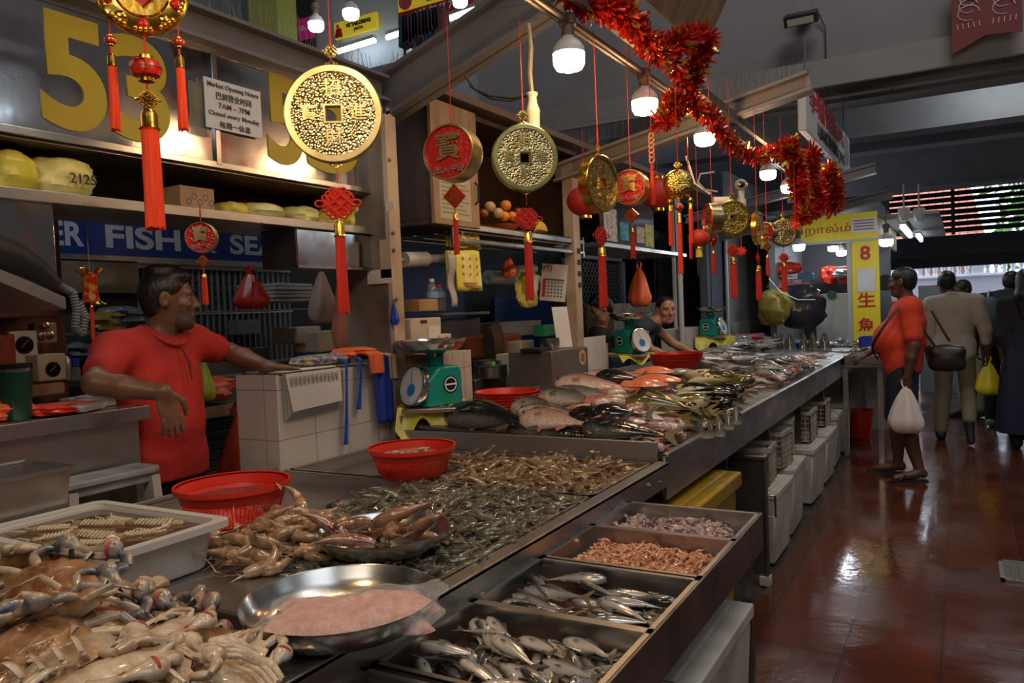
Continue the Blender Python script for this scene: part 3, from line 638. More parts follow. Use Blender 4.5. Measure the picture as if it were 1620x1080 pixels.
# ------------------------------------------------------------------ seafood
def grad_mat(name, top, side, belly, rough=.22, scale_size=.0, spots=None, coat=.6, mid=.5, metal=0., axis='Z', h=.03, noise=12, bump=.4):
    """counter-shaded skin: colour by the fish's own height axis, in its object space"""
    m = bpy.data.materials.new(name); m.use_nodes = True; nt = m.node_tree; b = nt.nodes['Principled BSDF']
    tc = node(nt, 'ShaderNodeTexCoord'); sp = node(nt, 'ShaderNodeSeparateXYZ'); nt.links.new(tc.outputs['Object'], sp.inputs[0])
    ns = node(nt, 'ShaderNodeTexNoise'); ns.inputs['Scale'].default_value = noise; ns.inputs['Detail'].default_value = 6; nt.links.new(tc.outputs['Object'], ns.inputs['Vector'])
    mr = node(nt, 'ShaderNodeMapRange'); mr.inputs['From Min'].default_value = -h; mr.inputs['From Max'].default_value = h; nt.links.new(sp.outputs[axis], mr.inputs['Value'])
    ad = node(nt, 'ShaderNodeMath', operation='MULTIPLY_ADD'); ad.inputs[1].default_value = .45; nt.links.new(ns.outputs['Fac'], ad.inputs[0]); nt.links.new(mr.outputs['Result'], ad.inputs[2])
    sb = node(nt, 'ShaderNodeMath', operation='SUBTRACT'); sb.inputs[1].default_value = .22; nt.links.new(ad.outputs[0], sb.inputs[0])
    cr = node(nt, 'ShaderNodeValToRGB'); e = cr.color_ramp.elements; e[0].position = .18; e[0].color = (*belly, 1); e[1].position = .86; e[1].color = (*top, 1)
    x = e.new(mid); x.color = (*side, 1); nt.links.new(sb.outputs[0], cr.inputs['Fac'])
    src = cr.outputs['Color']
    if scale_size or spots:
        vo = node(nt, 'ShaderNodeTexVoronoi'); vo.inputs['Scale'].default_value = 1/(scale_size or .02); nt.links.new(tc.outputs['Object'], vo.inputs['Vector'])
        mx = node(nt, 'ShaderNodeMix', data_type='RGBA', blend_type='MULTIPLY'); c2 = node(nt, 'ShaderNodeValToRGB')
        if spots: c2.color_ramp.elements[0].color = (*spots, 1); c2.color_ramp.elements[0].position = .18; c2.color_ramp.elements[1].position = .30; c2.color_ramp.elements[1].color = (1, 1, 1, 1)
        else: c2.color_ramp.elements[0].color = (1, 1, 1, 1); c2.color_ramp.elements[1].color = (.55, .55, .55, 1); c2.color_ramp.elements[0].position = .25; c2.color_ramp.elements[1].position = .75
        nt.links.new(vo.outputs['Distance'], c2.inputs['Fac']); nt.links.new(src, mx.inputs['A']); nt.links.new(c2.outputs['Color'], mx.inputs['B']); mx.inputs['Factor'].default_value = .8
        src = mx.outputs['Result']
        bp = node(nt, 'ShaderNodeBump'); bp.inputs['Strength'].default_value = bump; bp.inputs['Distance'].default_value = .002; nt.links.new(vo.outputs['Distance'], bp.inputs['Height']); nt.links.new(bp.outputs['Normal'], b.inputs['Normal'])
    else:
        bp = node(nt, 'ShaderNodeBump'); bp.inputs['Strength'].default_value = .3; bp.inputs['Distance'].default_value = .003; nt.links.new(ns.outputs['Fac'], bp.inputs['Height']); nt.links.new(bp.outputs['Normal'], b.inputs['Normal'])
    nt.links.new(src, b.inputs['Base Color']); b.inputs['Roughness'].default_value = rough; b.inputs['Metallic'].default_value = metal
    b.inputs['Coat Weight'].default_value = coat; b.inputs['Coat Roughness'].default_value = .06
    MATS[name] = m; return m
EYEM = mat('fish_eye', (.02, .02, .02), .08, coat=1)
def fish_mesh(L, H, W, bend=0., n=16, k=12, tailw=.22, head=.22, fat=.35, seed=0):
    """body along +X (head at +X), back +Z, rounded head, caudal peduncle; returns body MB, fins MB, tail MB"""
    R = []; N = 16
    prof = []
    for i in range(N+1):
        t = i/N      # 0 head .. 1 tail stalk
        h = math.sin(PI*min(1, (t+.015))**.64)**.92 if t < .999 else 0
        h = max(h*(1 - .25*t), .0); h = max(h, .17 if t > .5 else .05)
        w = max(math.sin(PI*min(1, t+.03)**.58)**.8*(1-.45*t), .07)
        prof.append((t, h, w))
    def cx(t): return L*(.5 - t*.86)
    def by(t): return bend*L*math.cos(PI*(t-.35))*1.0
    for t, h, w in prof:
        c = np.array([cx(t), by(t), H*.04*math.sin(t*PI)])
        R.append([c + np.array([0, W*.5*w*math.cos(2*PI*j/k), H*.5*h*math.sin(2*PI*j/k)]) for j in range(k)])
    b = MB(); b.rings(R)
    f = MB(); 
    def fin(pts, th=.0012, y=0, mi=0):
        f.prism(pts, y-th, y+th, 'y')
    z = lambda t: H*.5*max(math.sin(PI*(t+.015)**.64)**.92*(1-.25*t), .17)
    # dorsal, anal, pelvic
    yd = by(.5)
    fin([(cx(.30), z(.30)*.85), (cx(.36), z(.34)+H*.16), (cx(.5), z(.5)+H*.12), (cx(.68), z(.68)+H*.05), (cx(.70), z(.70)*.8)], y=yd)
    fin([(cx(.62), -z(.62)*.8), (cx(.66), -z(.66)-H*.14), (cx(.76), -z(.76)-H*.04), (cx(.76), -z(.76)*.7)], y=by(.66))
    fin([(cx(.34), -z(.34)*.85), (cx(.42), -z(.4)-H*.12), (cx(.44), -z(.44)*.85)], y=by(.38))
    for s in (-1, 1):   # pectorals
        p = MB(); p.add([(0, 0, 0), (-L*.11, s*W*.12, H*.06), (-L*.12, s*W*.16, -H*.07), (-L*.02, s*W*.03, -H*.05)], [(0, 1, 2, 3)] if s > 0 else [(3, 2, 1, 0)])
        f.add(p.V[0] + np.array([cx(.27), by(.27)+s*W*.46, -H*.04]), p.F)
    t = MB(); x1 = cx(1.0)+L*.02; yt = by(1.0); yt2 = by(1.0)+bend*L*.10
    pts = [(x1, H*.07), (x1-L*.14, H*tailw*2.0), (x1-L*.17, H*tailw*2.0), (x1-L*.10, 0), (x1-L*.17, -H*tailw*2.0), (x1-L*.14, -H*tailw*2.0), (x1, -H*.07)]
    t.prism(pts, yt-.0015, yt+.0015, 'y')
    e = MB()
    for s in (-1, 1):
        e.ell((cx(.085), by(.085)+s*W*.5*prof[1][2]*1.12, H*.07), (H*.065, H*.03, H*.065), 10, 6)
        f.tube([(cx(.20)+L*.012*math.cos(a)-L*.01, by(.22)+s*W*.5*.93*prof[3][2]*math.cos(a*.75), H*.34*math.sin(a)) for a in np.linspace(-1.15, 1.15, 7)], H*.012, 4, cap=False)
    return b, f, t, e
def make_fish(name, label, group, L, H, W, m_, fm, bend=0., tailw=.22, small=False, cat='fish'):
    b, f, t, e = fish_mesh(L, H, W, bend, tailw=tailw)
    root = b.build(name, m_, smooth=60); tag(root, label, cat, group)
    f.build('fin', fm, root, smooth=0); t.build('tail_fin', fm, root, smooth=0); e.build('eye', EYEM, root)
    return root
FINM = mat('fish_fin', (.10, .08, .06), .35, coat=.4); FINR = mat('pink_fin', (.45, .14, .09), .35, coat=.4); FINY = mat('olive_fin', (.22, .17, .05), .35, coat=.4)
MACK = grad_mat('mackerel_skin', (.014, .022, .026), (.26, .27, .27), (.62, .59, .55), .2, metal=.4, h=.022, mid=.56, noise=20)
SARD = grad_mat('sardine_skin', (.05, .055, .05), (.46, .43, .38), (.72, .63, .55), .2, metal=.3, h=.02, mid=.56, noise=20)
SNAKEHEAD = grad_mat('black_scaled_skin', (.006, .006, .007), (.014, .014, .017), (.16, .15, .15), .16, scale_size=.010, h=.07, mid=.42, noise=6)
GREYF = grad_mat('grey_bass_skin', (.045, .04, .035), (.20, .185, .17), (.58, .53, .47), .2, scale_size=.006, h=.06, mid=.5, noise=6, metal=.1)
PINKF = grad_mat('pink_snapper_skin', (.24, .13, .10), (.55, .38, .31), (.72, .60, .52), .2, scale_size=.006, h=.06, mid=.45, noise=6)
SALF = grad_mat('red_fish_skin', (.42, .12, .06), (.56, .24, .14), (.66, .42, .32), .2, h=.03, mid=.45, noise=8)
OLIVE = grad_mat('olive_fish_skin', (.045, .04, .010), (.20, .16, .045), (.58, .50, .30), .16, h=.04, mid=.5, noise=9)
SILV = grad_mat('silver_fish_skin', (.12, .13, .14), (.46, .46, .46), (.72, .69, .66), .14, h=.03, mid=.5, metal=.3, noise=8)
PALEF = grad_mat('pale_pink_fish_skin', (.36, .26, .24), (.62, .50, .47), (.74, .66, .63), .18, h=.025, mid=.45, noise=10)
BLACKF = grad_mat('black_fish_skin', (.006, .006, .006), (.012, .011, .010), (.05, .045, .04), .14, h=.04, mid=.4, noise=10)
def lay(proto, first, x, y, z, yaw, roll, pitch=0., s=1., label=None, group=None):
    """lie a fish down: roll about its own long axis"""
    R = Euler((0, 0, yaw)).to_matrix() @ Euler((0, pitch, 0)).to_matrix() @ Euler((roll, 0, 0)).to_matrix()
    if first: o = proto; o.location = (x, y, z); o.rotation_euler = R.to_euler(); o.scale = (s,)*3
    else: o = dup(proto, (x, y, z), R.to_euler(), label, group, s)
    if label: o['label'] = label
    return o
# ---- whole big fish at the head of the fish table, each placed by eye
def big(label, px, py, z, L, H, W, m_, fm, yaw, roll=1.35, bend=0., pitch=0., tailw=.2, name='fish'):
    p = atz(px, py, z); z += .022; o = make_fish(name, label, None, L, H, W, m_, fm, bend, tailw); lay(o, True, p.x, max(p.y, 2.88 + H*.25), z, yaw, roll - .45 if roll > 1 else roll, pitch); return o
big('very large black scaled fish at the left corner of the fish table', 762, 680, 0.975, .56, .16, .12, SNAKEHEAD, FINM, PI-.10, 1.2, .05)
big('second black scaled fish, lying along the steel edge right of the largest', 880, 697, 0.930, .50, .12, .085, SNAKEHEAD, FINM, PI-.02, 1.2, .03)
big('big pink fish on top of the black scaled fish near the edge', 862, 682, 0.980, .36, .145, .085, PINKF, FINR, PI-.06, 1.45, .02)
big('silver fish with dark back behind the pink one', 885, 668, 0.975, .46, .12, .08, SILV, FINM, PI-.2, 1.4, .04)
big('big pale fish with a small red fin beside the red basket stack', 855, 655, 0.995, .34, .15, .085, GREYF, FINR, PI-.25, 1.45, .03)
big('large dark brown fish lying at the steel edge in front of the pale pile', 985, 697, 0.950, .42, .12, .09, SNAKEHEAD, FINM, PI-.05, .9, .03)
big('dark fish with open mouth at the back left corner of the pile', 785, 664, 0.965, .34, .09, .07, SILV, FINM, PI-.5, 1.2)
big('black round-headed fish in the middle of the front pile', 950, 668, 0.985, .30, .10, .09, BLACKF, FINM, PI-.1, .5)
big('second black round-headed fish right behind the first one', 985, 664, 0.995, .28, .10, .09, BLACKF, FINM, PI+.15, .5)
big('grey spotted big fish below the steel box', 905, 640, 1.005, .40, .15, .09, GREYF, FINM, PI-.1, 1.4, .03)
big('brown backed fish right in front of the steel box', 935, 634, 1.015, .44, .12, .09, GREYF, FINM, PI-.0, 1.2, .03)
big('big pink bodied fish beside the corner of the steel box', 945, 619, 1.055, .46, .15, .1, PINKF, FINR, PI+.05, 1.4, .03)
big('long pale fish on the heap behind the pink bodied one', 985, 600, 1.075, .46, .12, .08, PINKF, FINM, PI+.1, 1.4, -.03)
big('dark cut fish with its open red section beside the salmon fillets', 982, 605, 1.095, .26, .10, .09, BLACKF, FINM, PI+.0, .6)
# salmon fillets
SAL = mat('salmon_flesh', (.66, .17, .07), .2, col2=(.72, .26, .14), nscale=(40, 8, 8), coat=.6, bump=.3, bscale=50)
for i, (px, py, L, a, lb) in enumerate([(1035, 589, .22, .1, 'thick orange salmon fillet on top of the heap'), (1040, 602, .25, -.1, 'orange salmon fillet just below the top one'), (1020, 610, .22, .25, 'orange salmon fillet nearest the steel box'),
                                        (995, 608, .12, 1.4, 'round cut salmon end piece with dark skin')]):
    p = atz(px, py, 1.12 - i*.012); m = MB(); m.grid(lambda u, v: (L*(u-.5), .05*(v-.5)*2*math.sin(PI*(.1+.8*u)), .035*math.sin(PI*v)*math.sin(PI*(.08+.84*u))), 14, 8); m.grid(lambda u, v: (L*(u-.5), -.05*(v-.5)*2*math.sin(PI*(.1+.8*u)), -.004), 14, 2)
    o = m.build('salmon_fillet', SAL, loc=p, rz=a); tag(o, lb, 'fish fillet', 'salmon fillets')
# ---- rows of smaller fish, by kind
def heap(kind, n, region, z0, zh, proto_args, label, group, yaw=(PI-.2, .25), roll=(1.35, .3), s=(.85, 1.15), seed=0, layers=3, pitch=.06, name=None):
    """region: list of 4 corners (x, y); n fish dropped in layers on a jittered grid"""
    r = random.Random(seed); A, B, C_, D_ = [np.array(q) for q in region]
    protos = [make_fish(name or 'fish', label, group, *proto_args, bend=bd, tailw=.12) for bd in (.03, -.04)]
    out = []; per = max(1, n//layers)
    for l in range(layers):
        k = n - per*(layers-1) if l == 0 else per
        w = max(1e-3, np.linalg.norm(B-A)); h = np.linalg.norm(D_-A); cols = max(1, round(math.sqrt(k*w/h))); rows = math.ceil(k/cols); c = 0
        for i in range(rows):
            for j in range(cols):
                if c >= k: break
                sh = .12*l
                u = sh + (1-2*sh)*((j + .5 + r.uniform(-.32, .32))/cols); v = sh + (1-2*sh)*((i + .5 + r.uniform(-.32, .32))/rows)
                p = A*(1-u)*(1-v) + B*u*(1-v) + C_*u*v + D_*(1-u)*v
                z = z0(p[0]) + proto_args[2]*.42 + l*zh + r.uniform(-.004, .006)
                idx = len(out); pr = protos[idx % 2]; yw = yaw[0] + r.gauss(0, yaw[1]) + (PI if r.random() < .2 else 0)
                if p[1] < 4: p[1] = max(p[1], 2.87 + abs(math.sin(yw))*proto_args[0]*.45)
                if name != 'loose': p[0] = min(p[0], -1.0 - abs(math.cos(yw))*proto_args[0]*.53) if p[1] < 8.3 and region is not None else p[0]
                lay(pr, idx < 2, p[0], p[1], z, yw, roll[0]*(1 if r.random() < .85 else -1) + r.gauss(0, roll[1]), r.gauss(0, pitch), r.uniform(*s)); out.append(1); c += 1
    return out
def reg(*pts, z=.95): return [tuple(atz(px, py, z))[:2] for px, py in pts]
heap('pale', 30, reg((960, 690), (1125, 715), (1170, 660), (1000, 650), z=.96), ftop, .026, (.26, .055, .045, PALEF, FINR), 'slim pale pink fish piled at the near end of the fish table edge', 'pale pink slim fish at the edge', (PI-.5, .3), seed=1, layers=3)
heap('red', 18, reg((905, 662), (1010, 675), (1040, 635), (925, 630), z=1.0), ftop, .032, (.28, .075, .055, SALF, FINR), 'reddish fish in the left half of the heap, behind the black ones', 'reddish fish left of the olive ones', (PI-.2, .3), seed=2)
heap('pinktop', 20, reg((935, 645), (1040, 650), (1075, 610), (985, 610), z=1.04), ftop, .04, (.30, .08, .055, PINKF, FINR), 'pink fish with pale bellies in the high middle of the heap', 'pink fish on the high heap', (PI+.5, .3), seed=3)
heap('olive', 22, reg((1020, 665), (1160, 675), (1190, 630), (1060, 625), z=.98), ftop, .04, (.34, .10, .075, OLIVE, FINY), 'glossy olive fish with yellow fins in the middle of the table edge', 'olive fish in the middle', (PI-.25, .3), (1.0, .4), seed=4)
heap('black', 12, reg((1075, 632), (1190, 640), (1215, 610), (1110, 608), z=.99), ftop, .04, (.38, .085, .075, BLACKF, FINM), 'glossy black long fish behind the olive ones', 'black long fish', (PI-.3, .15), (.9, .3), seed=5, layers=2)
heap('olive2', 18, reg((1060, 620), (1180, 618), (1215, 590), (1080, 592), z=1.01), ftop, .04, (.32, .10, .07, OLIVE, FINY), 'olive fish with white bellies up, farther back than the black ones', 'olive fish farther back', (PI+.1, .3), (2.2, .5), seed=6)
heap('silver', 24, reg((1065, 590), (1210, 585), (1235, 560), (1090, 565), z=.99), ftop, .035, (.32, .085, .06, SILV, FINM), 'grey silver fish in front of the red basins', 'silver fish before the red basins', (PI-.1, .3), seed=7)
heap('silverfar', 26, reg((1120, 566), (1250, 560), (1260, 540), (1150, 545), z=.97), ftop, .03, (.30, .08, .06, SILV, FINM), 'silver fish far back near the second scale', 'silver fish far back', (PI-.2, .4), seed=8)
heap('paleright', 46, reg((1190, 625), (1255, 610), (1330, 560), (1262, 565), z=.93), ftop, .025, (.30, .06, .045, PALEF, FINR), 'slim pale fish near the far end of the table edge', 'pale fish at the far end', (PI-.7, .35), seed=9)
heap('greyright', 26, reg((1180, 610), (1240, 600), (1280, 570), (1215, 575), z=.95), ftop, .03, (.28, .08, .06, GREYF, FINM), 'grey fish behind the slim pale ones far along the table', 'grey fish far along the table', (PI-.4, .35), seed=10)
heap('end', 14, [(-.92, 8.4), (-.68, 8.4), (-.68, 8.9), (-.92, 8.9)], lambda x: .86, .025, (.24, .07, .05, GREYF, FINM), 'grey fish in the steel tray on the end table', 'fish in the end table tray', (PI-.4, .6), seed=12)
heap('cross', 34, [(-2.3, 9.52), (-.72, 9.52), (-.72, 10.1), (-2.3, 10.1)], lambda x: .90, .03, (.26, .08, .06, SILV, FINM), 'small silver fish spread over the far cross counter', 'fish on the far cross counter', (PI-.4, .8), seed=13, layers=2)
# green-eyed heads standing up at the edge
HEADM = grad_mat('fish_head_skin', (.12, .11, .08), (.34, .31, .25), (.56, .50, .42), .12, h=.05, noise=14)
def cut_head(px, py, s, label, group, first=[None], z=None):
    p = atz(px, py, .93)
    m = MB(); m.lathe([(.001, .115), (.016, .105), (.032, .07), (.048, .02), (.052, 0), (.001, 0)], 14, sx=.7)
    o = m.build('cut_fish', HEADM, loc=(p.x, p.y, z or ftop(p.x)), rz=rnd.uniform(0, 6)); tag(o, label, 'fish head', group); o.scale = (s, s, s)
    e = MB(); e.ell((-.028, 0, .06), (.008, .013, .013), 10, 6); e.ell((.028, 0, .06), (.008, .013, .013), 10, 6); e.build('eye', EYEM, o)
    return o
for i, (px, py) in enumerate([(1128, 682), (1148, 678), (1163, 668), (1176, 660)]): cut_head(px-12, py, .72, 'glassy upright fish head at the table edge beside the olive fish', 'upright fish heads at the edge')
for i, (px, py) in enumerate([(1233, 556), (1245, 558), (1257, 555), (1278, 553), (1292, 553), (1310, 550)]):
    p = aty(px, py, 9.0); m = MB(); m.lathe([(.001, .19), (.02, .17), (.05, .09), (.075, .0), (.001, 0)], 12, sx=.7)
    o = m.build('cut_fish', HEADM, loc=(p.x, 8.75, ftop(p.x)*0 + .93), rz=i); tag(o, 'large pointed fish head standing upright at the far end of the table', 'fish head', 'pointed fish heads standing far back')
tag(MB().bx(-2.55, -1.0, 8.62, 9.2, .86, .925).build('head_ledge', STEEL_D, bevel=.003), 'dark ledge carrying the upright fish heads', 'ledge')
# ---- mackerel compartments
def pile_tray(n, y0, y1, x0, x1, zb, zh, args, label, group, seed, layers=3, yaw0=PI*.85, ys=.5, name='mackerel', s=(.85, 1.1)):
    r = random.Random(seed); protos = [make_fish(name, label, group, *args, bend=bd) for bd in (.03, -.035)]; c = 0
    for l in range(layers):
        k = n//layers + (n % layers if l == 0 else 0)
        for i in range(k):
            L = args[0]*.5
            a = yaw0 + r.gauss(0, ys) + (PI if r.random() < .25 else 0)
            hx = min(abs(L*math.cos(a))*.85, (x1-x0)*.42) + .004; hy = min(abs(L*math.sin(a))*.85, (y1-y0)*.44) + .016
            u_ = r.random(); u_ = u_ if r.random() < .5 else round(u_) + (.12*r.random()*(1 if u_ < .5 else -1)); x = x0 + hx + (x1-x0-2*hx)*u_; y = y0 + hy + (y1-y0-2*hy)*((i + r.random())/k)
            lay(protos[c % 2], c < 2, x, y, zb + l*zh + r.uniform(0, .006), a, 1.4*(1 if r.random() < .75 else -1) + r.gauss(0, .3), r.gauss(0, .08), r.uniform(*s)); c += 1
pile_tray(54, 1.10, 1.43, -.945, -.55, FZ0+.022, .010, (.155, .038, .022, SARD, FINM), 'small silver mackerel heaped in the second compartment from the bottom of the picture', 'small mackerel heaped in a compartment', 21, 4)
pile_tray(28, 1.445, 1.75, -.945, -.55, FZ0+.022, .012, (.185, .044, .030, MACK, FINM), 'dark-backed mackerel lying in bloody water in the third compartment', 'dark mackerel in bloody water', 22, 3, PI*.93, .4)
pile_tray(18, .74, 1.07, -.945, -.60, FZ0+.02, .013, (.15, .036, .022, SARD, FINM), 'small silver mackerel in the nearest compartment, cut by the frame', 'mackerel in the nearest compartment', 23, 3)
# ---- small squid-like fish and peeled shrimps
SQ = mat('pink_grey_squid', (.44, .31, .28), .18, col2=(.30, .19, .19), nscale=70, coat=.8, bump=.3, bscale=120)
def squid_mb(seed):
    r = random.Random(seed); m = MB(); L = .05; b = r.uniform(-.01, .01)
    pts = [(-L/2, 0, 0), (-L*.3, b*.4, .001), (0, b, .002), (L*.3, b*.5, .001), (L*.5, 0, 0)]
    m.tube(pts, [.002, .0075, .009, .007, .003], 8); 
    for k in range(5): a = (k-2)*.35; m.tube([(L*.48, 0, 0), (L*.48+.012, math.sin(a)*.006, 0), (L*.48+.02, math.sin(a)*.012, .001*k)], [.0022, .0016, .0006], 4)
    m.add([(-L*.45, 0, .002), (-L*.3, .012, .001), (-L*.15, .004, .004)], [(0, 1, 2)]); m.add([(-L*.45, 0, .002), (-L*.15, -.004, .004), (-L*.3, -.012, .001)], [(0, 1, 2)])
    return m
SHR = mat('peeled_orange_shrimp', (.60, .24, .11), .2, col2=(.66, .38, .22), nscale=60, coat=.7, bump=.3, bscale=160)
def shrimp_mb(seed):
    r = random.Random(seed); m = MB(); R_ = .012; a0 = -.2; pts = []; rr = []
    for i in range(8): a = a0 + i/7*(2.6 + r.uniform(-.5, .5)); pts.append((R_*math.cos(a), R_*math.sin(a)*1.2, .002*math.sin(i))); rr.append(.0052*(1 - .09*i) + (.0006 if i % 2 else 0))
    m.tube(pts, rr, 7); e = pts[-1]; m.tube([pts[0], (pts[0][0]+.004, pts[0][1]-.012, .003)], [.004, .0008], 5); m.tube([e, (e[0]-.006, e[1]-.005, .001)], [.002, .004], 4, flat=.3)
    return m
def scatter(mbs, m_, name, label, cat, group, n, x0, x1, y0, y1, zf, seed, stuff_label=None, stuff_n=0, s=(.85, 1.2), tilt=.5, key=None):
    """n individuals (copies of a few shapes) on top, and one uncounted mass beneath"""
    r = random.Random(seed)
    if stuff_n:
        m = MB()
        for i in range(stuff_n):
            q = mbs[i % len(mbs)]; x = r.uniform(x0, x1); y = r.uniform(y0, y1)
            z = zf(x, y) - r.random()**2*.010
            m.add(q.V_, q.F, 0, rotm(r.gauss(0, tilt), r.gauss(0, tilt), r.uniform(0, 6.3))*r.uniform(*s), (x, y, z))
        o = m.build(name + '_mass', m_, smooth=50); tag(o, stuff_label, cat, kind='stuff')
    protos = [q.build(name, m_, smooth=50) for q in mbs]
    for i in range(n):
        p = protos[i % len(protos)]; o = p if i < len(protos) else p.copy()
        if i >= len(protos): COL.objects.link(o)
        x, y = r.uniform(x0, x1), r.uniform(y0, y1)
        if key:
            while not key(x, y): x, y = r.uniform(x0, x1), r.uniform(y0, y1)
        o.location = (x, y, zf(x, y) + .002 + r.random()*.004); o.rotation_euler = (r.gauss(0, tilt), r.gauss(0, tilt), r.uniform(0, 6.3)); sc = r.uniform(*s); o.scale = (sc,)*3
        tag(o, label, cat, group)
def prep(mbs):
    for q in mbs: q.V_ = np.vstack(q.V)
    return mbs
def bedz(x0, x1, y0, y1, z, h, f=.1, sd=0):
    def g(x, y):
        u = (x-x0)/(x1-x0); v = (y-y0)/(y1-y0); e = min(1, min(u, 1-u)/f, min(v, 1-v)/f); e = max(e, 0)
        return z + h*(e**.5)*(.75 + .25*math.sin(x*23+sd)*math.cos(y*19+sd*2))
    return g
sq = prep([squid_mb(i) for i in range(4)])
scatter(sq, SQ, 'baby_squid', 'small pinkish grey squid in the farthest front compartment', 'squid', 'baby squid in the farthest compartment', 150, -.93, -.62, 2.12, 2.365, bedz(-.95, -.58, 2.10, 2.38, FZ0+.008, .035), 31, 'lower layer of pinkish squid in the farthest front compartment', 160, s=(.8, 1.1), tilt=.35)
sh = prep([shrimp_mb(i) for i in range(4)])
scatter(sh, SHR, 'peeled_shrimp', 'small peeled orange shrimp in the fourth front compartment', 'shrimp', 'peeled orange shrimps', 300, -.92, -.60, 1.79, 2.07, bedz(-.94, -.57, 1.775, 2.085, FZ0+.008, .034), 32, 'mass of peeled orange shrimps under the top layer', 420, tilt=.6)
# ---- prawns
def prawn_mb(L, seed, curl=.8, legs=True, k=7):
    """a prawn lying on its side in XY: carapace, six ringed segments, tail fan, rostrum, feelers and legs"""
    r = random.Random(seed); m = MB(); pts = []; rr = []; x = y = 0.; a = 0.; n = 13; st = L/n; fat = 1.35
    for i in range(n+1):
        pts.append((x, y, 0)); t = i/n
        base = fat*.115*L*(math.sin(PI*min(1, .12+t*.95))**.6)*(1-.45*t)
        rr.append(max(base*(1.0 if i % 2 else .84) if t > .36 else base, .012*L))
        if t > .36: a += curl/(n*.64)
        x -= st*math.cos(a); y -= st*math.sin(a)
    m.tube(pts, rr, k)
    m.tube([(0, .02*L, 0), (.14*L, .045*L, 0), (.28*L, .075*L, 0)], [.035*L, .014*L, .003*L], 5)     # rostrum
    for s in (-1, 1):
        m.ell((.03*L, .01*L, s*.055*L), (.02*L,)*3, 6, 4, 1)                                          # eyes
        q = [(.05*L, -.01*L, s*.02*L)]; b = r.uniform(-.5, .5); qx, qy, qz = q[0]
        for j in range(5): qx += .16*L*math.cos(b); qy += .16*L*math.sin(b); qz = s*.02*L + r.uniform(-.02, .03)*L; b += r.uniform(-.5, .5); q.append((qx, qy, qz))
        m.tube(q, .0045*L, 3, cap=False)
    e = Vector(pts[-1]); d = Vector((-math.cos(a), -math.sin(a), 0)); w = Vector((0, 0, 1)); nn = d.cross(w)
    for s in (-.9, -.35, .35, .9):
        t0 = e + d*.02*L; tip = e + (d*math.cos(s*.6) + nn*math.sin(s*.6))*.17*L; sd = nn*.028*L
        m.add([t0 - sd*.3, t0 + sd*.3, tip + sd, tip + d*.03*L, tip - sd], [(0, 1, 2, 3, 4)]); 
    if legs:
        for i in range(2, 11, 1):
            p = Vector(pts[i]); dirv = Vector((.35, -.9 if i < 6 else -.6, r.uniform(-.4, .4))).normalized(); ll = (.17 if i < 6 else .09)*L
            m.tube([p, p + dirv*ll*.6, p + dirv*ll + Vector((-.05*L, 0, 0))], [.011*L, .009*L, .003*L], 3, cap=False)
    return m
def prawn_mat(name, a, b, c, rough=.16, scale=26):
    m = mat(name, a, rough, col2=b, nscale=scale, ndet=5, npos=(.35, .62), coat=.8, bump=.35, bscale=110); return m
PG = prawn_mat('grey_green_prawn', (.070, .072, .058), (.16, .135, .085), None)
PB = prawn_mat('brown_prawn', (.15, .085, .038), (.26, .17, .085), None)
PL = prawn_mat('large_pale_prawn', (.50, .36, .23), (.30, .15, .07), None, scale=48)
PT = prawn_mat('tiger_prawn', (.17, .05, .035), (.34, .19, .11), None, scale=28)
pg = prep([prawn_mb(.085, i, c) for i, c in enumerate((.5, 1.1, 1.6, .8, 2.0))])
for q in pg: q.I = [0]*len(q.F)
zf = bedz(-2.32, -1.015, 1.275, 2.21, .840, .038, .06, 1)
inpan = lambda x, y: (x+1.25)**2 + (y-1.5)**2 > .17**2 and (x+1.84)**2 + (y-1.545)**2 > .165**2 and (x > -1.45 or y > 1.66) and (x + 1.735)**2 + (y-2.26)**2 > .13**2
# individuals are the ones nearest the aisle, the rest of the bed is one mass
near = lambda x, y: inpan(x, y) and (x > -1.42 - .35*max(0, (y-1.6)))
scatter(pg, PG, 'grey_prawn', 'raw grey green prawn in the big prawn tray', 'prawn', 'grey green prawns in the big tray', 300, -1.70, -1.03, 1.285, 2.19, lambda x, y: zf(x, y)+.006, 41, 'bed of raw grey green prawns filling the big tray', 2300, tilt=.2, key=near)
pb = prep([prawn_mb(.10, 10+i, c) for i, c in enumerate((.4, 1.0, 1.5, .7))])
for q in pb: q.I = [0]*len(q.F)
zb_ = bedz(-2.32, -1.015, 2.245, 2.765, .840, .030, .16, 3)
scatter(pb, PB, 'brown_prawn', 'raw brown prawn in the tray right before the fish table', 'prawn', 'brown prawns in the farther tray', 220, -1.85, -1.04, 2.26, 2.75, lambda x, y: zb_(x, y)+.007, 42, 'bed of raw brown prawns in the farther tray', 1100, tilt=.2)
# large pale prawns heaped left of the steel pan
pl = prep([prawn_mb(.125, 20+i, c, k=9) for i, c in enumerate((1.4, 2.2, 2.8, 1.9))])
LP = []
r = random.Random(5)
for q in pl:
    o = MB(); o.V = q.V; o.F = q.F; o.I = q.I; o.n = q.n; LP.append(o.build('large_prawn', [PL, EYEM], smooth=50))
for i in range(64):
    p = LP[i % 4]; o = p if i < 4 else p.copy()
    if i >= 4: COL.objects.link(o)
    u, v = r.random(), r.random(); x = -1.69 + .28*u; y = 1.26 + .30*v - .06*u + .08*(1-u)
    o.location = (x, y, .895 + .036*(i/64) + .01*(1-abs(2*u-1))); o.rotation_euler = (r.gauss(0, .35), r.gauss(0, .35), r.uniform(0, 6.3))
    tag(o, 'large pale cream prawn heaped between the red basket and the steel pan', 'prawn', 'large pale prawns')
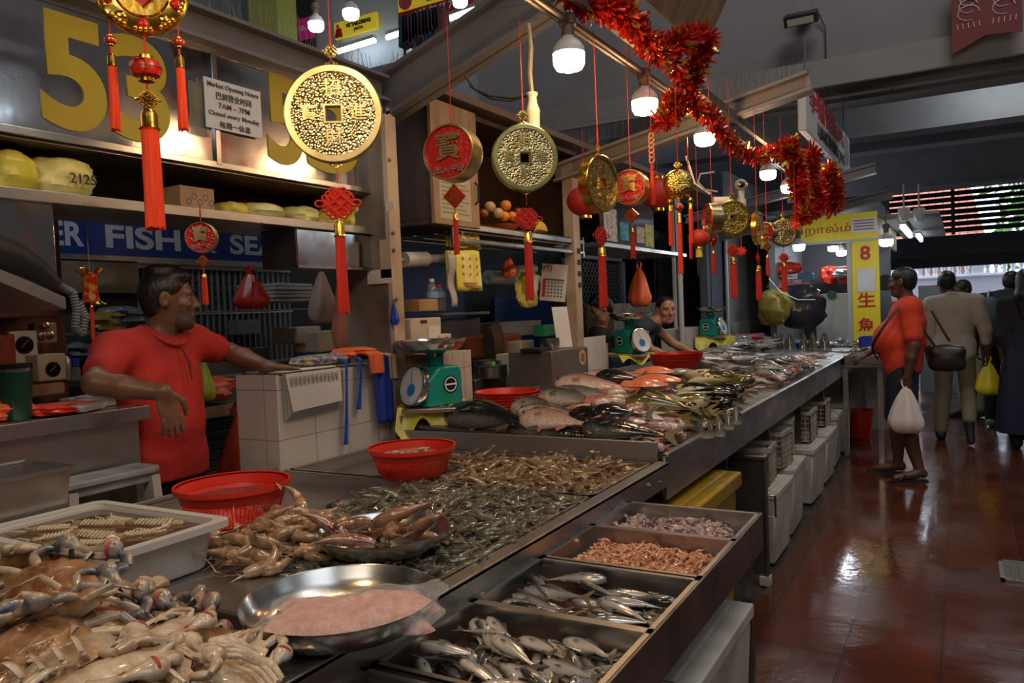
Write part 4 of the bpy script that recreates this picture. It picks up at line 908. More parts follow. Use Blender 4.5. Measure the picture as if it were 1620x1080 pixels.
# tiger prawns in the round pan
tp = prep([prawn_mb(.15, 40+i, c, k=9) for i, c in enumerate((1.0, .7, 1.4))]); TPb = []
for q in tp: TPb.append(q.build('tiger_prawn', [PT, EYEM], smooth=50))
for i, (dx, dy, dz, a) in enumerate([(-.07, -.05, 0, .2), (.03, -.07, .004, .5), (-.02, .03, .012, -.4), (.07, .02, .01, 2.6), (.0, .07, .004, 3.0), (-.08, .04, .02, 1.2), (.04, .0, .035, 2.0), (-.01, -.02, .04, 3.6)]):
    o = TPb[i % 3] if i < 3 else TPb[i % 3].copy()
    if i >= 3: COL.objects.link(o)
    o.location = (-1.25+dx, 1.50+dy, .925+dz); o.rotation_euler = (r.gauss(0, .3), r.gauss(0, .3), a)
    tag(o, 'big banded red tiger prawn in the round steel pan', 'prawn', 'tiger prawns in the steel pan')
# ---- crabs
def crab_mat(name, a, b, spot, bumpy=.5, sc=32):
    m = mat(name, a, .25, col2=b, nscale=sc, ndet=8, npos=(.38, .62), coat=.5, bump=bumpy, bscale=150); return m
CRB = crab_mat('brown_crab_shell', (.17, .060, .022), (.38, .21, .095), None); CRW = crab_mat('crab_belly', (.66, .56, .42), (.40, .25, .13), None, .4, 26)
CRBL = crab_mat('blue_crab_limb', (.03, .055, .10), (.58, .44, .28), None, .4, 24); CRS = crab_mat('speckled_crab_shell', (.05, .03, .02), (.40, .27, .16), None, 1.0, 110)
BAND = mat('red_rubber_band', (.55, .04, .03), .5)
def crv(P, n=4):
    P = [np.array(p, float) for p in P]; out = []
    for i in range(len(P)-1):
        p0, p1, p2, p3 = P[max(i-1, 0)], P[i], P[i+1], P[min(i+2, len(P)-1)]
        for k in range(n): t = k/n; out.append(tuple(.5*((2*p1) + (p2-p0)*t + (2*p0-5*p1+4*p2-p3)*t*t + (3*p1-p0-3*p2+p3)*t**3)))
    return out + [tuple(P[-1])]
def rcv(R, n=4): return [v[0] for v in crv([(r,) for r in R], n)]
def make_crab(label, group, shell, belly, limb, seed, s=1., band=True, fold=False):
    r = random.Random(seed); m = MB(); N = 30; R = []
    def outline(k, sc): 
        a = 2*PI*k/N; w = .078*math.cos(a); h = .050*math.sin(a)
        if math.sin(a) > .1: sp = 1 + (.07 if k % 2 else -.02)
        else: sp = 1.
        if abs(math.cos(a)) > .985: sp = 1.22
        return np.array([w*sp*sc, h*sp*sc*(1.0 if math.sin(a) > 0 else 1.05), 0])
    for sc, z in ((.02, .024), (.35, .023), (.65, .018), (.88, .008), (1.0, 0)): R.append([outline(k, sc) + np.array([0, 0, z + (.0015*math.sin(k*2.1+sc*9))]) for k in range(N)])
    m.rings(R, True, (True, False)); sh = m.build('crab', shell, smooth=50); tag(sh, label, 'crab', group)
    b = MB(); R = [[outline(k, sc)*np.array([.96, .92, 1]) + np.array([0, 0, z]) for k in range(N)] for sc, z in ((1.03, .0), (.9, -.010), (.6, -.017), (.25, -.019), (.02, -.018))]
    b.rings(R, True, (False, True))
    for k in range(5): b.ell((0, .012 - k*.011, -.018), (.018 - k*.0025, .006, .003), 10, 4)
    b.build('underside', belly, sh, smooth=50)
    for sd in (-1, 1):
        for i in range(4):
            a = (-.05 - i*.42); L = .055 - .004*i; x0, y0 = .058*sd, .018 - .014*i
            k1 = np.array([x0 + sd*L*math.cos(a), y0 + L*math.sin(a), .006]); k2 = k1 + np.array([sd*.035*math.cos(a-.9), .035*math.sin(a-.9), -.010]); k3 = k2 + np.array([sd*.022*math.cos(a-1.2), .022*math.sin(a-1.2), -.006])
            if fold: k1 = np.array([x0 + sd*.026, y0 - .004*i, -.014]); k2 = np.array([x0 - sd*.006, y0 - .006*i - .004, -.028]); k3 = np.array([sd*(.014 + .004*i), y0 - .008*i - .010, -.025])
            l = MB(); l.tube(crv([(x0, y0, -.003), (k1+[x0, y0, 0])/2, k1], 3), rcv([.005, .0058, .004], 3), 8, flat=.6); l.tube(crv([k1, k2, k3], 3), rcv([.0045, .0042, .0008] if i < 3 else [.0045, .008, .005], 3), 8, flat=.5); l.build('walking_leg', limb, sh, smooth=50)
        c = MB(); e = np.array([sd*.074, .046, .002]); w = np.array([sd*.050, .064, .002]); p = np.array([sd*.018, .068, .004])
        c.tube(crv([(sd*.050, .03, 0), e*.9, e]), rcv([.005, .0082, .005]), 10, flat=.75); c.tube(crv([e, (e+w)/2 + [0, .005, .002], w]), rcv([.0055, .0095, .0055]), 10, flat=.75)
        c.tube(crv([w, (w+p)/2 + [0, .005, .003], p, p + [-sd*.020, -.003, 0], p + [-sd*.030, -.008, 0]]), rcv([.007, .0165, .0095, .0045, .001]), 10, flat=.7); c.tube([tuple((w+p)/2 + [0, -.006, 0]), tuple(p + [-sd*.004, -.012, 0]), tuple(p + [-sd*.024, -.012, 0])], [.007, .005, .001], 6)
        co = c.build('claw', limb, sh, smooth=50)
        if band and sd > 0: q = MB(); q.lathe([(.0135, -.002), (.0145, 0), (.0135, .002)], 12, T=rotm(0, PI/2, 0), t=((w+p)/2 + [0, .004, .003])); q.build('rubber_band', BAND, co)
    ey = MB()
    for sd in (-1, 1): ey.tube([(sd*.012, .045, .008), (sd*.016, .056, .012)], [.0025, .004], 6)
    ey.build('eye', EYEM, sh); sh.scale = (s,)*3
    return sh
cb1 = make_crab('brown shelled crab lying shell up in the near crab tray', 'shell-up brown crabs', CRB, CRW, CRBL, 1, 1.0)
cb2 = make_crab('speckled crab lying shell up in the near crab tray', 'speckled crabs', CRS, CRW, CRBL, 2, 1.0)
cb3 = make_crab('crab lying belly up and showing its white underside', 'belly-up crabs', CRB, CRW, CRW, 3, 1.0, fold=True)
def putcrab(p, first, px, py, z, yaw, roll=0., pitch=0., s=1.15, label=None):
    q = atz(px, py, z); E_ = Euler((roll, pitch, yaw))
    if first: p.location = q; p.rotation_euler = E_; p.scale = (s,)*3; o = p
    else: o = dup(p, q, E_, None, None, s)
    if label: o['label'] = label
    return o
cr_ = [(cb1, 95, 930, 1.00, .4, .5, .1, 1.35, 'biggest brown crab, shell up, at the back of the heap before the clear tub'), (cb1, 355, 1025, .92, 1.4, .2, .5, 1.1, 'round brown crab lying against the right wall of the crab tray'),
       (cb1, 40, 1055, .98, 2.0, .3, -.3, 1.5, 'large brown crab cut by the bottom left corner'), (cb1, 20, 960, .95, .2, .2, .2, 1.2, None), 
       (cb2, 165, 1000, .97, .3, .25, .1, 1.25, 'speckled brown crab in the middle of the heap'), (cb2, 245, 985, .95, -.4, .15, -.1, 1.25, 'dark speckled crab at the back right of the heap'),
       (cb3, 70, 890, 1.00, .9, 2.4, .2, 1.0, 'crab with a white belly propped against the clear tub'), (cb3, 110, 1045, .99, 2.6, 2.9, .2, 1.3, None), (cb3, 200, 1060, .97, .6, 2.8, .1, 1.3, None), (cb2, 265, 1045, .95, 3.6, .3, -.2, 1.1, None),
       (cb3, 300, 1070, .95, 1.0, 3.1, .2, 1.2, None), (cb3, 30, 1005, .97, -.6, 2.9, .1, 1.2, None), (cb1, 130, 975, 1.0, .1, .4, .3, 1.15, None), (cb3, 175, 950, .97, 2.9, 2.9, .2, 1.1, None), (cb3, 240, 1020, .97, 1.9, 2.7, 0, 1.1, None),
       (cb1, 330, 1060, .93, 2.6, .3, .2, 1.0, None), (cb3, 370, 1065, .92, 2.0, 2.9, -.3, 1.0, None), (cb2, 15, 910, .97, 1.4, .3, .2, 1.1, None), (cb3, 10, 880, .96, .4, 2.7, .2, 1.0, None), (cb1, 60, 985, 1.01, 3.9, .5, .3, 1.1, None),
       (cb3, 345, 1075, .94, .3, 2.9, .2, 1.0, None), (cb3, 155, 1075, .99, 1.4, 2.8, 0, 1.2, None), (cb3, 230, 1078, .97, 2.9, 2.8, 0, 1.2, None)]
seen = set()
for (p, px, py, z, yaw, roll, pitch, s, lb) in cr_:
    putcrab(p, id(p) not in seen, px, py, z, yaw, roll, pitch, s, lb); seen.add(id(p))
# second layer beneath so the tray is full
r = random.Random(9)
for i in range(16):
    x = r.uniform(-1.95, -1.12); y = r.uniform(.62, .98); o = dup([cb1, cb2, cb3][i % 3], (x, y, .845 + r.random()*.03 + .03*(x < -1.4)), Euler((r.choice([.2, 2.9]), r.uniform(-.3, .3), r.uniform(0, 6))), None, None, 1.1)
    o['label'] = 'crab lying deep in the heap of the near crab tray'; o['group'] = 'crabs deep in the heap'
bx_ = make_crab('small dark blue crab in the shadow of the tray corner', 'tray corner crabs', CRS, CRBL, CRBL, 6, .9)
bx_.location = (-1.08, .86, .83); bx_.rotation_euler = (.1, .2, 2)
# ---- pans, baskets, tub
def pan(label, x, y, z, R, h, parent=None):
    m = MB(); m.lathe([(.001, 0), (R*.70, 0), (R*.82, h*.18), (R*.93, h*.6), (R*.985, h), (R, h+.003), (R, h-.001), (R*.955, h*.6), (R*.84, h*.16), (R*.70, -.003), (.001, -.003)][::-1], 48)
    o = m.build('steel_pan', STEEL_B, smooth=50, loc=(x, y, z)); return tag(o, label, 'pan')
pan('shallow steel scale pan holding the bag of pink shrimp paste', -1.03, 1.10, .892, .185, .052)
pan('round steel pan full of tiger prawns on the prawn tray', -1.25, 1.50, .900, .165, .045)
# plastic bag with pink mince in the near pan
bg_ = thing('food_bag', 'clear bag of pinkish shrimp mince lying in the near pan', 'food bag', (-1.00, 1.10, .902), .55)
def bagf(u, v, top=1., ex=1.):
    a, b = u*2-1, v*2-1; e = (1-abs(a)**5)*(1-abs(b)**5)
    return (a*.150*ex + .01*math.sin(b*5), b*.085*ex + .008*math.sin(a*6), .006 + top*(.026*e**.6 + .003*math.sin(a*11)*math.cos(b*9)*e + .008*e*(a > .1)*math.sin(a*3)))
m = MB(); m.grid(lambda u, v: bagf(u, v), 30, 20); m.grid(lambda u, v: bagf(1-u, v, 0), 30, 20)
m.build('mince', mat('pink_shrimp_mince', (.66, .33, .24), .5, col2=(.52, .22, .15), nscale=55, ndet=6, bump=.8, bscale=140), bg_)
r = random.Random(2)
m = MB(); m.grid(lambda u, v: tuple(np.array(bagf(u, v, 1.15, 1.13)) + [0, 0, .003 + .004*math.sin(u*33+v*9)*math.sin(v*21) + (.035*(u-.86)*7 if u > .86 else 0)]), 50, 36)
film = mat('clear_film', (.9, .9, .92), .08, alpha=.22, spec=.8, bump=1.0, bscale=26, bdist=.01); m.build('film', film, bg_)
REDBSK = mat('red_mesh_plastic', (.66, .035, .015), .35)
def basket(label, x, y, z, R, h, group=None, m_=REDBSK):
    t = thing('mesh_basket', label, 'basket', (x, y, z), 0, group)
    m = MB(); m.lathe([(R*.985, h), (R*1.03, h+.002), (R*1.03, h-.012), (R*.95, h-.02), (R*.93, h-.03), (R*.92, h-.03), (R*.955, h-.004)][::-1] , 48); m.build('rim', m_, t)
    b = MB(); 
    def rad(s): return R*(.66 + .27*s**.75)
    b.lathe([(.001, 0), (R*.66, 0), (R*.66, .002)], 40)
    b.lathe([(rad(s), s*(h-.03)) for s in (0, .1, .2)], 40); b.lathe([(rad(s), s*(h-.03)) for s in (.86, 1)], 40)
    n = 76
    for k in range(n):
        a = 2*PI*k/n; b.tube([(rad(s)*math.cos(a), rad(s)*math.sin(a), s*(h-.03)) for s in (.15, .4, .65, .92)], .0013, 3, cap=False)
    for s in np.linspace(.22, .84, 13):
        b.lathe([(rad(s)-.0012, s*(h-.03)-.0012), (rad(s)+.0012, s*(h-.03)), (rad(s)-.0012, s*(h-.03)+.0012)], n)
    b.build('mesh_bowl', m_, t); return t
basket('round red mesh basket at the left behind the clear tub', -1.84, 1.545, .885, .158, .125)
bk2 = basket('round red mesh basket standing on the brown prawns by the tiled wall', -1.735, 2.26, .888, .155, .112)
m = MB(); m.lathe([(.001, .06), (.11, .06), (.125, .075)], 30); o = m.build('basket_prawn_bed', mat('pale_wet_prawn', (.40, .30, .2), .2, col2=(.2, .13, .08), nscale=60, bump=1, bscale=90), loc=(-1.735, 2.26, .888)); tag(o, 'layer of wet pale prawns inside the farther red basket', 'prawns', kind='stuff')
for i in range(9):
    o = LP[i % 4].copy(); COL.objects.link(o); o.scale = (.55,)*3; o.location = (-1.735 + .09*math.cos(i*2.4)*(.3+i/14), 2.26 + .09*math.sin(i*2.4)*(.3+i/14), .975); o.rotation_euler = (0, 0, i*1.7)
    tag(o, 'pale prawn inside the farther red basket', 'prawn', 'prawns in the farther red basket')
tb = thing('plastic_tub', 'translucent white rectangular tub with shellfish in murky water', 'tub', (-1.80, 1.11, .885))
TUBM = mat('translucent_white_plastic', (.70, .68, .64), .35, trans=.25, ior=1.3, sss=.3)
m = MB(); hw, hd = .245, .155
def rr_(sx, sy, z, rad=.03, n=6):
    out = []
    for cx, cy, a0 in ((sx-rad, sy-rad, 0), (-sx+rad, sy-rad, PI/2), (-sx+rad, -sy+rad, PI), (sx-rad, -sy+rad, 1.5*PI)):
        for k in range(n): a = a0 + PI/2*k/(n-1); out.append((cx + rad*math.cos(a), cy + rad*math.sin(a), z))
    return out
m.rings([rr_(.22, .135, .004), rr_(.236, .15, .108), rr_(.262, .172, .110), rr_(.262, .172, .100), rr_(.266, .176, .100), rr_(.266, .176, .116), rr_(.240, .152, .116), rr_(.222, .137, .008)], True, (True, True))
m.build('tub_body', TUBM, tb, smooth=35)
m = MB(); m.rings([rr_(.22, .134, .012), rr_(.233, .147, .100)], True, (True, True)); o = m.build('murky_water', WATERM, loc=(-1.80, 1.11, .885)); tag(o, 'murky brown water inside the translucent tub', 'water', kind='stuff')
# ribbed mantis-shrimp-like shellfish floating in the tub
MS = mat('mantis_shell', (.46, .34, .18), .2, col2=(.26, .17, .09), nscale=30, coat=.7, bump=.4, bscale=120); MSR = mat('cream_rib', (.68, .60, .42), .25, coat=.6)
def mantis(x, y, a, L, label, group, curl=.3):
    m = MB(); pts = []; rr = []; xx = yy = 0; b = 0
    for i in range(15): pts.append((xx, yy, 0)); rr.append(L*(.085 - .03*abs(i/14-.35)) * (1 if i % 2 else .88)); xx += L/15*math.cos(b); yy += L/15*math.sin(b); b += curl/15
    m.tube(pts, rr, 9, flat=1); o = m.build('mantis_shrimp', MS, loc=(x, y, .885+.100), rz=a); tag(o, label, 'mantis shrimp', group)
    q = MB()
    for i in range(3, 12): 
        p = Vector(pts[i]); q.tube([p + Vector((0, -L*.09, .004)), p + Vector((.004, 0, L*.088)), p + Vector((0, L*.09, .004))], [.0018, .0028, .0018], 5)
    q.build('rib', MSR, o); 
    l = MB()
    for s in (-1, 1):
        l.tube([(-.005, s*.008, .0), (-.03, s*.02, .006), (-.055, s*.012, .002)], [.003, .002, .0008], 4)
    l.build('feeler', MSR, o); return o
mantis(-1.93, 1.13, .25, .15, 'ribbed mantis shrimp at the left of the tub', None); mantis(-1.80, 1.19, .15, .16, 'ribbed mantis shrimp near the back of the tub', None, .5)
mantis(-1.68, 1.17, 1.0, .10, 'curled cream ribbed mantis shrimp at the right back of the tub', None, 3.0); mantis(-1.84, 1.07, .1, .17, 'greyish mantis shrimp lying across the middle of the tub', None, .2)
mantis(-1.76, 1.02, .3, .12, 'mantis shrimp nearest the front edge of the tub', None, .4)
for i, (x, y, a, L) in enumerate(((-1.98, 1.05, .5, .12), (-1.90, 1.20, -.2, .13), (-1.72, 1.10, .5, .12), (-1.88, 1.0, .9, .11), (-1.66, 1.06, 2.4, .10))): mantis(x, y, a, L, 'mantis shrimp half under the others in the tub', 'mantis shrimps half hidden in the tub', .3+.2*i)
m = MB(); m.ell((0, 0, 0), (.035, .045, .018), 14, 8); o = m.build('clam_shell', mat('tan_shell', (.45, .27, .13), .35, col2=(.30, .16, .07), nscale=(80, 12, 12)), loc=(-1.74, .985, .985)); tag(o, 'tan rounded shell floating at the front of the tub', 'shell')
# red basins stacked
def basin_stack(name, label, x, y, z, R, n, h=.075, dz=.014, m_=REDPL):
    for i in range(n):
        m = MB(); m.lathe([(.001, 0), (R*.78, 0), (R*.95, h-.006), (R, h-.004), (R, h+.002), (R*.93, h+.002), (R*.765, .005), (.001, .005)], 36)
        o = m.build(name, m_, loc=(x + .001*(i % 2), y, z + i*dz)); tag(o, ('topmost ' if i == n-1 else 'lower ') + label, 'basin', label)
q = atz(800, 650, .98)
basin_stack('red_basin', 'red plastic basket of the stack beside the steel box', q.x-.02, q.y+.05, .93, .165, 6)
q = atz(1091, 585, .98); basin_stack('red_basin', 'red basin of the stack in front of the man in the tank top', q.x-.1, q.y, .99, .20, 4)
q = atz(1193, 545, 1.0); basin_stack('red_basin', 'red basin of the far stack beyond the second scale', q.x-.1, q.y, .985, .20, 2)
m = MB(); m.lathe([(.001, 0), (.17, 0), (.21, .05), (.22, .05), (.2, .045), (.001, .004)], 30); o = m.build('blue_basin', BLUE, loc=(-1.75, 9.3, .93)); tag(o, 'flat blue basin behind the upright fish heads', 'basin')
m = MB(); m.bx(-.17, .17, -.15, .15, 0, .008); m.bx(-.17, -.16, -.15, .15, 0, .12); m.bx(.16, .17, -.15, .15, 0, .12); m.bx(-.17, .17, -.15, -.14, 0, .12); m.bx(-.17, .17, .14, .15, 0, .12)
o = m.build('blue_crate', BLUE, loc=(-.83, 9.7, .902)); tag(o, 'blue plastic box on the far cross counter beside the yellow pillar', 'box')
for px, py, z_ in ((1240, 520, 1.05),):
    q = aty(px, py, 9.6); m = MB(); m.box((0, 0, .09), (.42, .3, .18)); o = m.build('pink_parcel', mat('pink_net', (.55, .08, .16), .6, col2=(.6, .4, .4), nscale=30), bevel=.03, loc=(-2.3, 9.75, .902)); tag(o, 'pink wrapped parcel behind the fish heads', 'parcel')
# ------------------------------------------------------------------ lamps and hanging New Year ornaments
def atd(px, py, d):      # point at view depth d
    v = ray(px, py); return Vector((v[0], v[1], v[2]))*(d/F_PX) + Vector((0, 0, CAM_H))
BULBW = glow('warm_bulb_glow', (1.0, .62, .30), 95); BULBC = glow('cool_bulb_glow', (.80, .90, 1.0), 60); BULBS = glow('small_cool_bulb_glow', (.85, .93, 1.0), 40)
def bulb(label, loc, m_, top, s=1., group=None):
    t = thing('light_bulb', label, 'light bulb', loc, 0, group); t.scale = (s,)*3
    m = MB(); m.lathe([(.001, -.045), (.030, -.044), (.048, -.038), (.058, -.020), (.060, .018)], 20); m.build('diffuser', m_, t)
    m = MB(); m.lathe([(.060, .018), (.058, .040), (.045, .060), (.025, .075), (.020, .085), (.001, .085)], 20); m.build('housing', WHITEP, t)
    m = MB(); m.lathe([(.001, .084), (.024, .084), (.024, .12), (.032, .125), (.032, .16), (.02, .165), (.001, .165)], 16); m.build('socket', mat('brown_socket', (.16, .10, .07), .5), t)
    L = (top - loc[2])/s
    if L > .17: m = MB(); m.tube([(0, 0, .16), (.004, 0, (L+.16)/2), (0, 0, L)], .004, 6); m.build('cord', DARKGREY, t)
    return t
RX = -1.25
for (px, py), m_, lb in [((900, 93), BULBW, 'nearest and largest warm glowing bulb on the long rail'), ((1020, 166), BULBW, 'second warm bulb on the rail, half behind tinsel'), ((1115, 218), BULBW, 'third warm bulb on the rail'), ((1215, 275), BULBW, 'fourth, smallest warm bulb on the rail'), ((1247, 297), BULBC, 'cool white bulb on the rail beside the hanging tinsel')]:
    p = atx(px, py, RX); bulb(lb, p, m_, 2.53)
p = aty(1402, 382, 9.35); bulb('cool white bulb outside the yellow stall corner', p, BULBC, 2.45, 1.15)
p = aty(1264, 390, 9.4); bulb('cool white bulb in front of the yellow sign left end', p, BULBC, 2.5, 1.1)
p = aty(1318, 392, 11.2); bulb('left one of the paired bulbs inside the far stall', p, BULBC, 2.6, 1.1)
p = aty(1331, 399, 11.6); bulb('right one of the paired bulbs inside the far stall', p, BULBC, 2.6, 1.1)
for px, py, d, lb in ((555, 21, 8.6, 'cool bulb before the yellow tailoring sign upstairs'), (500, 40, 9.0, 'cool bulb beside the magenta unit sign upstairs'), (728, 2, 9.5, 'cool bulb at the top edge above the rack of clothes')):
    p = atd(px, py, d); bulb(lb, p, BULBS, p.z+1.0, 1.5)
bulb('warm bulb on the rail above the picture over the crabs', (RX, 1.45, 2.41), BULBW, 2.53); bulb('warm bulb on the rail above the photographer', (RX, .5, 2.41), BULBW, 2.53)
# white lamp holder hanging on a dirty cord between the coins
p = atd(843, 178, 3.2); t = thing('lamp_holder', 'white lamp holder on a frayed cord behind the brass coin beside the cabinet', 'lamp holder', p)
m = MB(); m.lathe([(.001, -.06), (.026, -.06), (.028, .0), (.030, .005), (.020, .035), (.016, .06), (.024, .075), (.022, .08), (.001, .08)], 18); m.build('holder', mat('cream_bakelite', (.62, .56, .46), .4), t)
m = MB(); m.tube([(0, 0, .08), (-.006, 0, .16), (.004, 0, .26), (-.002, 0, .36)], [.008, .010, .009, .007], 6); m.build('cord', mat('dirty_tape', (.30, .25, .18), .8, bump=.8, bscale=60), t)
m = MB(); m.tube([(0, 0, .075), (-.10, -.01, .06), (-.2, .0, .09), (-.3, 0, .16)], .004, 5); m.build('wire', BLACK, t)

COINF = mat('coin_relief_gold', (.72, .58, .30), .26, 1., col2=(.44, .33, .14), nscale=50)
def relief(m, scale, strength=1.0, dist=.006):
    nt = m.node_tree; v = _texco(nt, 'Object', scale); vo = node(nt, 'ShaderNodeTexVoronoi'); vo.inputs['Scale'].default_value = 1.; nt.links.new(v, vo.inputs['Vector'])
    bp = node(nt, 'ShaderNodeBump'); bp.inputs['Strength'].default_value = strength; bp.inputs['Distance'].default_value = dist; bp.invert = True
    nt.links.new(vo.outputs['Distance'], bp.inputs['Height']); nt.links.new(bp.outputs['Normal'], principled(m).inputs['Normal'])
relief(COINF, 125, .8, .0035)
COINF2 = mat('coin_wave_gold', (.80, .55, .12), .24, 1., col2=(.5, .32, .06), nscale=40); relief(COINF2, (70, 70, 170), .8, .003)
REDF = mat('red_disc_face', (.52, .012, .010), .25, coat=.5); relief(REDF, 110, .6, .003)
SILR = mat('pale_foil_rim', (.72, .66, .58), .25, .9)
def turned(x, y, turn=0.): return math.atan2(-x, y) + turn
def string(m, z0, z1, r=.0016):
    m.tube([(0, 0, z0), (0, 0, z1)], r, 5, cap=False)
def tassel(parent, z0, L, w, col=REDTH, x=0, y=0, capm=GOLD, n=16):
    m = MB(); r = random.Random(int(L*1000))
    m.lathe([(w*.35, z0), (w*.5, z0-L*.04), (w*.5, z0-L*.14), (w*.62, z0-L*.16), (w*.5, z0-L*.17)], 12, t=(x, y, 0)); m.build('tassel_cap', capm, parent)
    m = MB()
    for k in range(n):
        a = 2*PI*k/n; q = .36*w; sp = 1.0 + .5*r.random(); e = L*r.uniform(-.02, .02)
        m.tube([(x+q*math.cos(a), y+q*math.sin(a), z0-L*.15), (x+q*math.cos(a)*1.05, y+q*math.sin(a)*1.05, z0-L*.5), (x+q*math.cos(a)*sp, y+q*math.sin(a)*sp, z0-L+e)], [w*.15, w*.17, w*.12], 5)
    m.tube([(x, y, z0-L*.15), (x, y, z0-L*.98)], [w*.36, w*.40], 8)
    return m.build('tassel', col, parent)
WIRE = mat('thin_wire', (.05, .05, .05), .5)
def to_rail(t, ztop):
    """thin wire tying an ornament's string to the long rail"""
    p = t.location; M = t.rotation_euler.to_matrix(); q = M.transposed() @ Vector((-1.25 - p.x, 0, 2.53 - p.z)); m = MB(); m.tube([(0, 0, ztop), tuple(q)], .0008, 3, cap=False); m.build('wire', WIRE, t)
def knot(parent, z, s, m_=REDTH, name='knot'):
    """woven Chinese knot: diamond of crossing cords with loops on its edges"""
    m = MB(); n = 5; r = s*.045
    for i in range(n):
        t = (i/(n-1)-.5)*s*.66
        for sg in (-1, 1):
            a = Vector((t, 0, z)); d = Vector((.70, 0, .70*sg))*s*.36; c = Vector((.5*t, 0, -.5*t*sg))
            m.tube([Vector((c.x*1, .0, z + c.z)) - d, Vector((c.x, .003*sg*(-1)**i, z + c.z)), Vector((c.x, 0, z + c.z)) + d], r*1.25, 5)
    for q in range(4):
        a0 = PI/2*q + PI/4
        for k in (-1, 0, 1):
            c = Vector((math.cos(a0)*s*.36 + k*s*.14*-math.sin(a0), 0, z + math.sin(a0)*s*.36 + k*s*.14*math.cos(a0)))
            m.tube([c + Vector((math.cos(b), 0, math.sin(b)))*s*.075 for b in np.linspace(0, 2*PI, 9)], r*.7, 4, cap=False)
    for sx in (-1, 1): m.tube([Vector((sx*s*.5 + math.cos(b)*s*.13, 0, z + math.sin(b)*s*.09)) for b in np.linspace(0, 2*PI, 10)], r*.7, 4, cap=False)
    return m.build(name, m_, parent)
def disc(parent, R, T, rim_m, face_m, rimw=.14, hole=True, rim_face=None):
    """coin body standing in XZ, axis Y"""
    X = rotm(PI/2, 0, 0); m = MB(); w = R*rimw
    m.lathe([(R-w, -T*.36), (R-w, -T*.5), (R-.003, -T*.5), (R, -T*.44), (R, T*.44), (R-.003, T*.5), (R-w, T*.5), (R-w, T*.36)], 64, T=X); m.build('rim', rim_m, parent, smooth=30)
    f = MB()
    q = R*.16 if hole else 0
    for y, fl in ((-T*.36, 1), (T*.36, 0)):
        N = 64
        outer = [(math.cos(2*PI*k/N)*(R-w), y, math.sin(2*PI*k/N)*(R-w)) for k in range(N)]
        inner = []
        for k in range(N):
            a = 2*PI*k/N; c, s = math.cos(a), math.sin(a); g = (q or .001)/max(abs(c), abs(s)); inner.append((c*g, y, s*g))
        f.add(outer + inner, [((k, (k+1) % N, N+(k+1) % N, N+k) if fl else (N+k, N+(k+1) % N, (k+1) % N, k)) for k in range(N)])
    f.build('face', face_m, parent)
    if hole:
        h = MB(); s_ = q; 
        for a, b, c, d in ((-s_*1.22, s_*1.22, s_, s_*1.22), (-s_*1.22, s_*1.22, -s_*1.22, -s_), (-s_*1.22, -s_, -s_, s_), (s_, s_*1.22, -s_, s_)): h.bx(a, b, -T*.46, T*.46, c, d)
        h.build('square_hole_frame', rim_m, parent)
def coin(label, px, py, d, R, T=.03, turn=0., tail='knot', rim=GOLDM, face=COINF, chars='招進財寶', string_px=0, tl=.24, fs=1.0, group=None):
    p = atd(px, py, d); t = thing('hanging_coin', label, 'coin ornament', p, turned(p.x, p.y, turn), group)
    disc(t, R, T, rim, face)
    for ch, x, z in zip(chars, (0, R*.50, 0, -R*.50), (R*.50, 0, -R*.50, 0)): text(ch, R*.36, rim, t, (x, -T*.40, z), name='character', ext=.0025, bold=.0006)
    m = MB()
    for sx in (-1, 0, 1): m.tube([(sx*R*.08 + R*.05*math.cos(b), 0, R + R*.04*(1-abs(sx)) + R*.05*math.sin(b)) for b in np.linspace(0, 2*PI, 9)], R*.018, 5, cap=False); m.tube([(sx*R*.08 + R*.05*math.cos(b), 0, -R - R*.04*(1-abs(sx)) + R*.05*math.sin(b)) for b in np.linspace(0, 2*PI, 9)], R*.018, 5, cap=False)
    m.build('loop', rim, t)
    knot(t, R*1.28, R*.30, rim, 'gold_knot')
    top = (string_px or 2.56) - p.z; m = MB(); string(m, R*1.08, max(top, R*2)); m.tube([(0, 0, R*1.4), (0, 0, R*1.9)], .003, 5); m.build('string', REDTH, t); to_rail(t, max(top, R*2))
    s = MB(); string(s, -R*1.08, -R*1.08-R*.35); s.build('cord', REDTH, t)
    ks = R*.75; kz = -R*1.15 - R*.3 - ks*.5
    knot(t, kz, ks); tassel(t, kz-ks*.5, tl, .030)
    return t
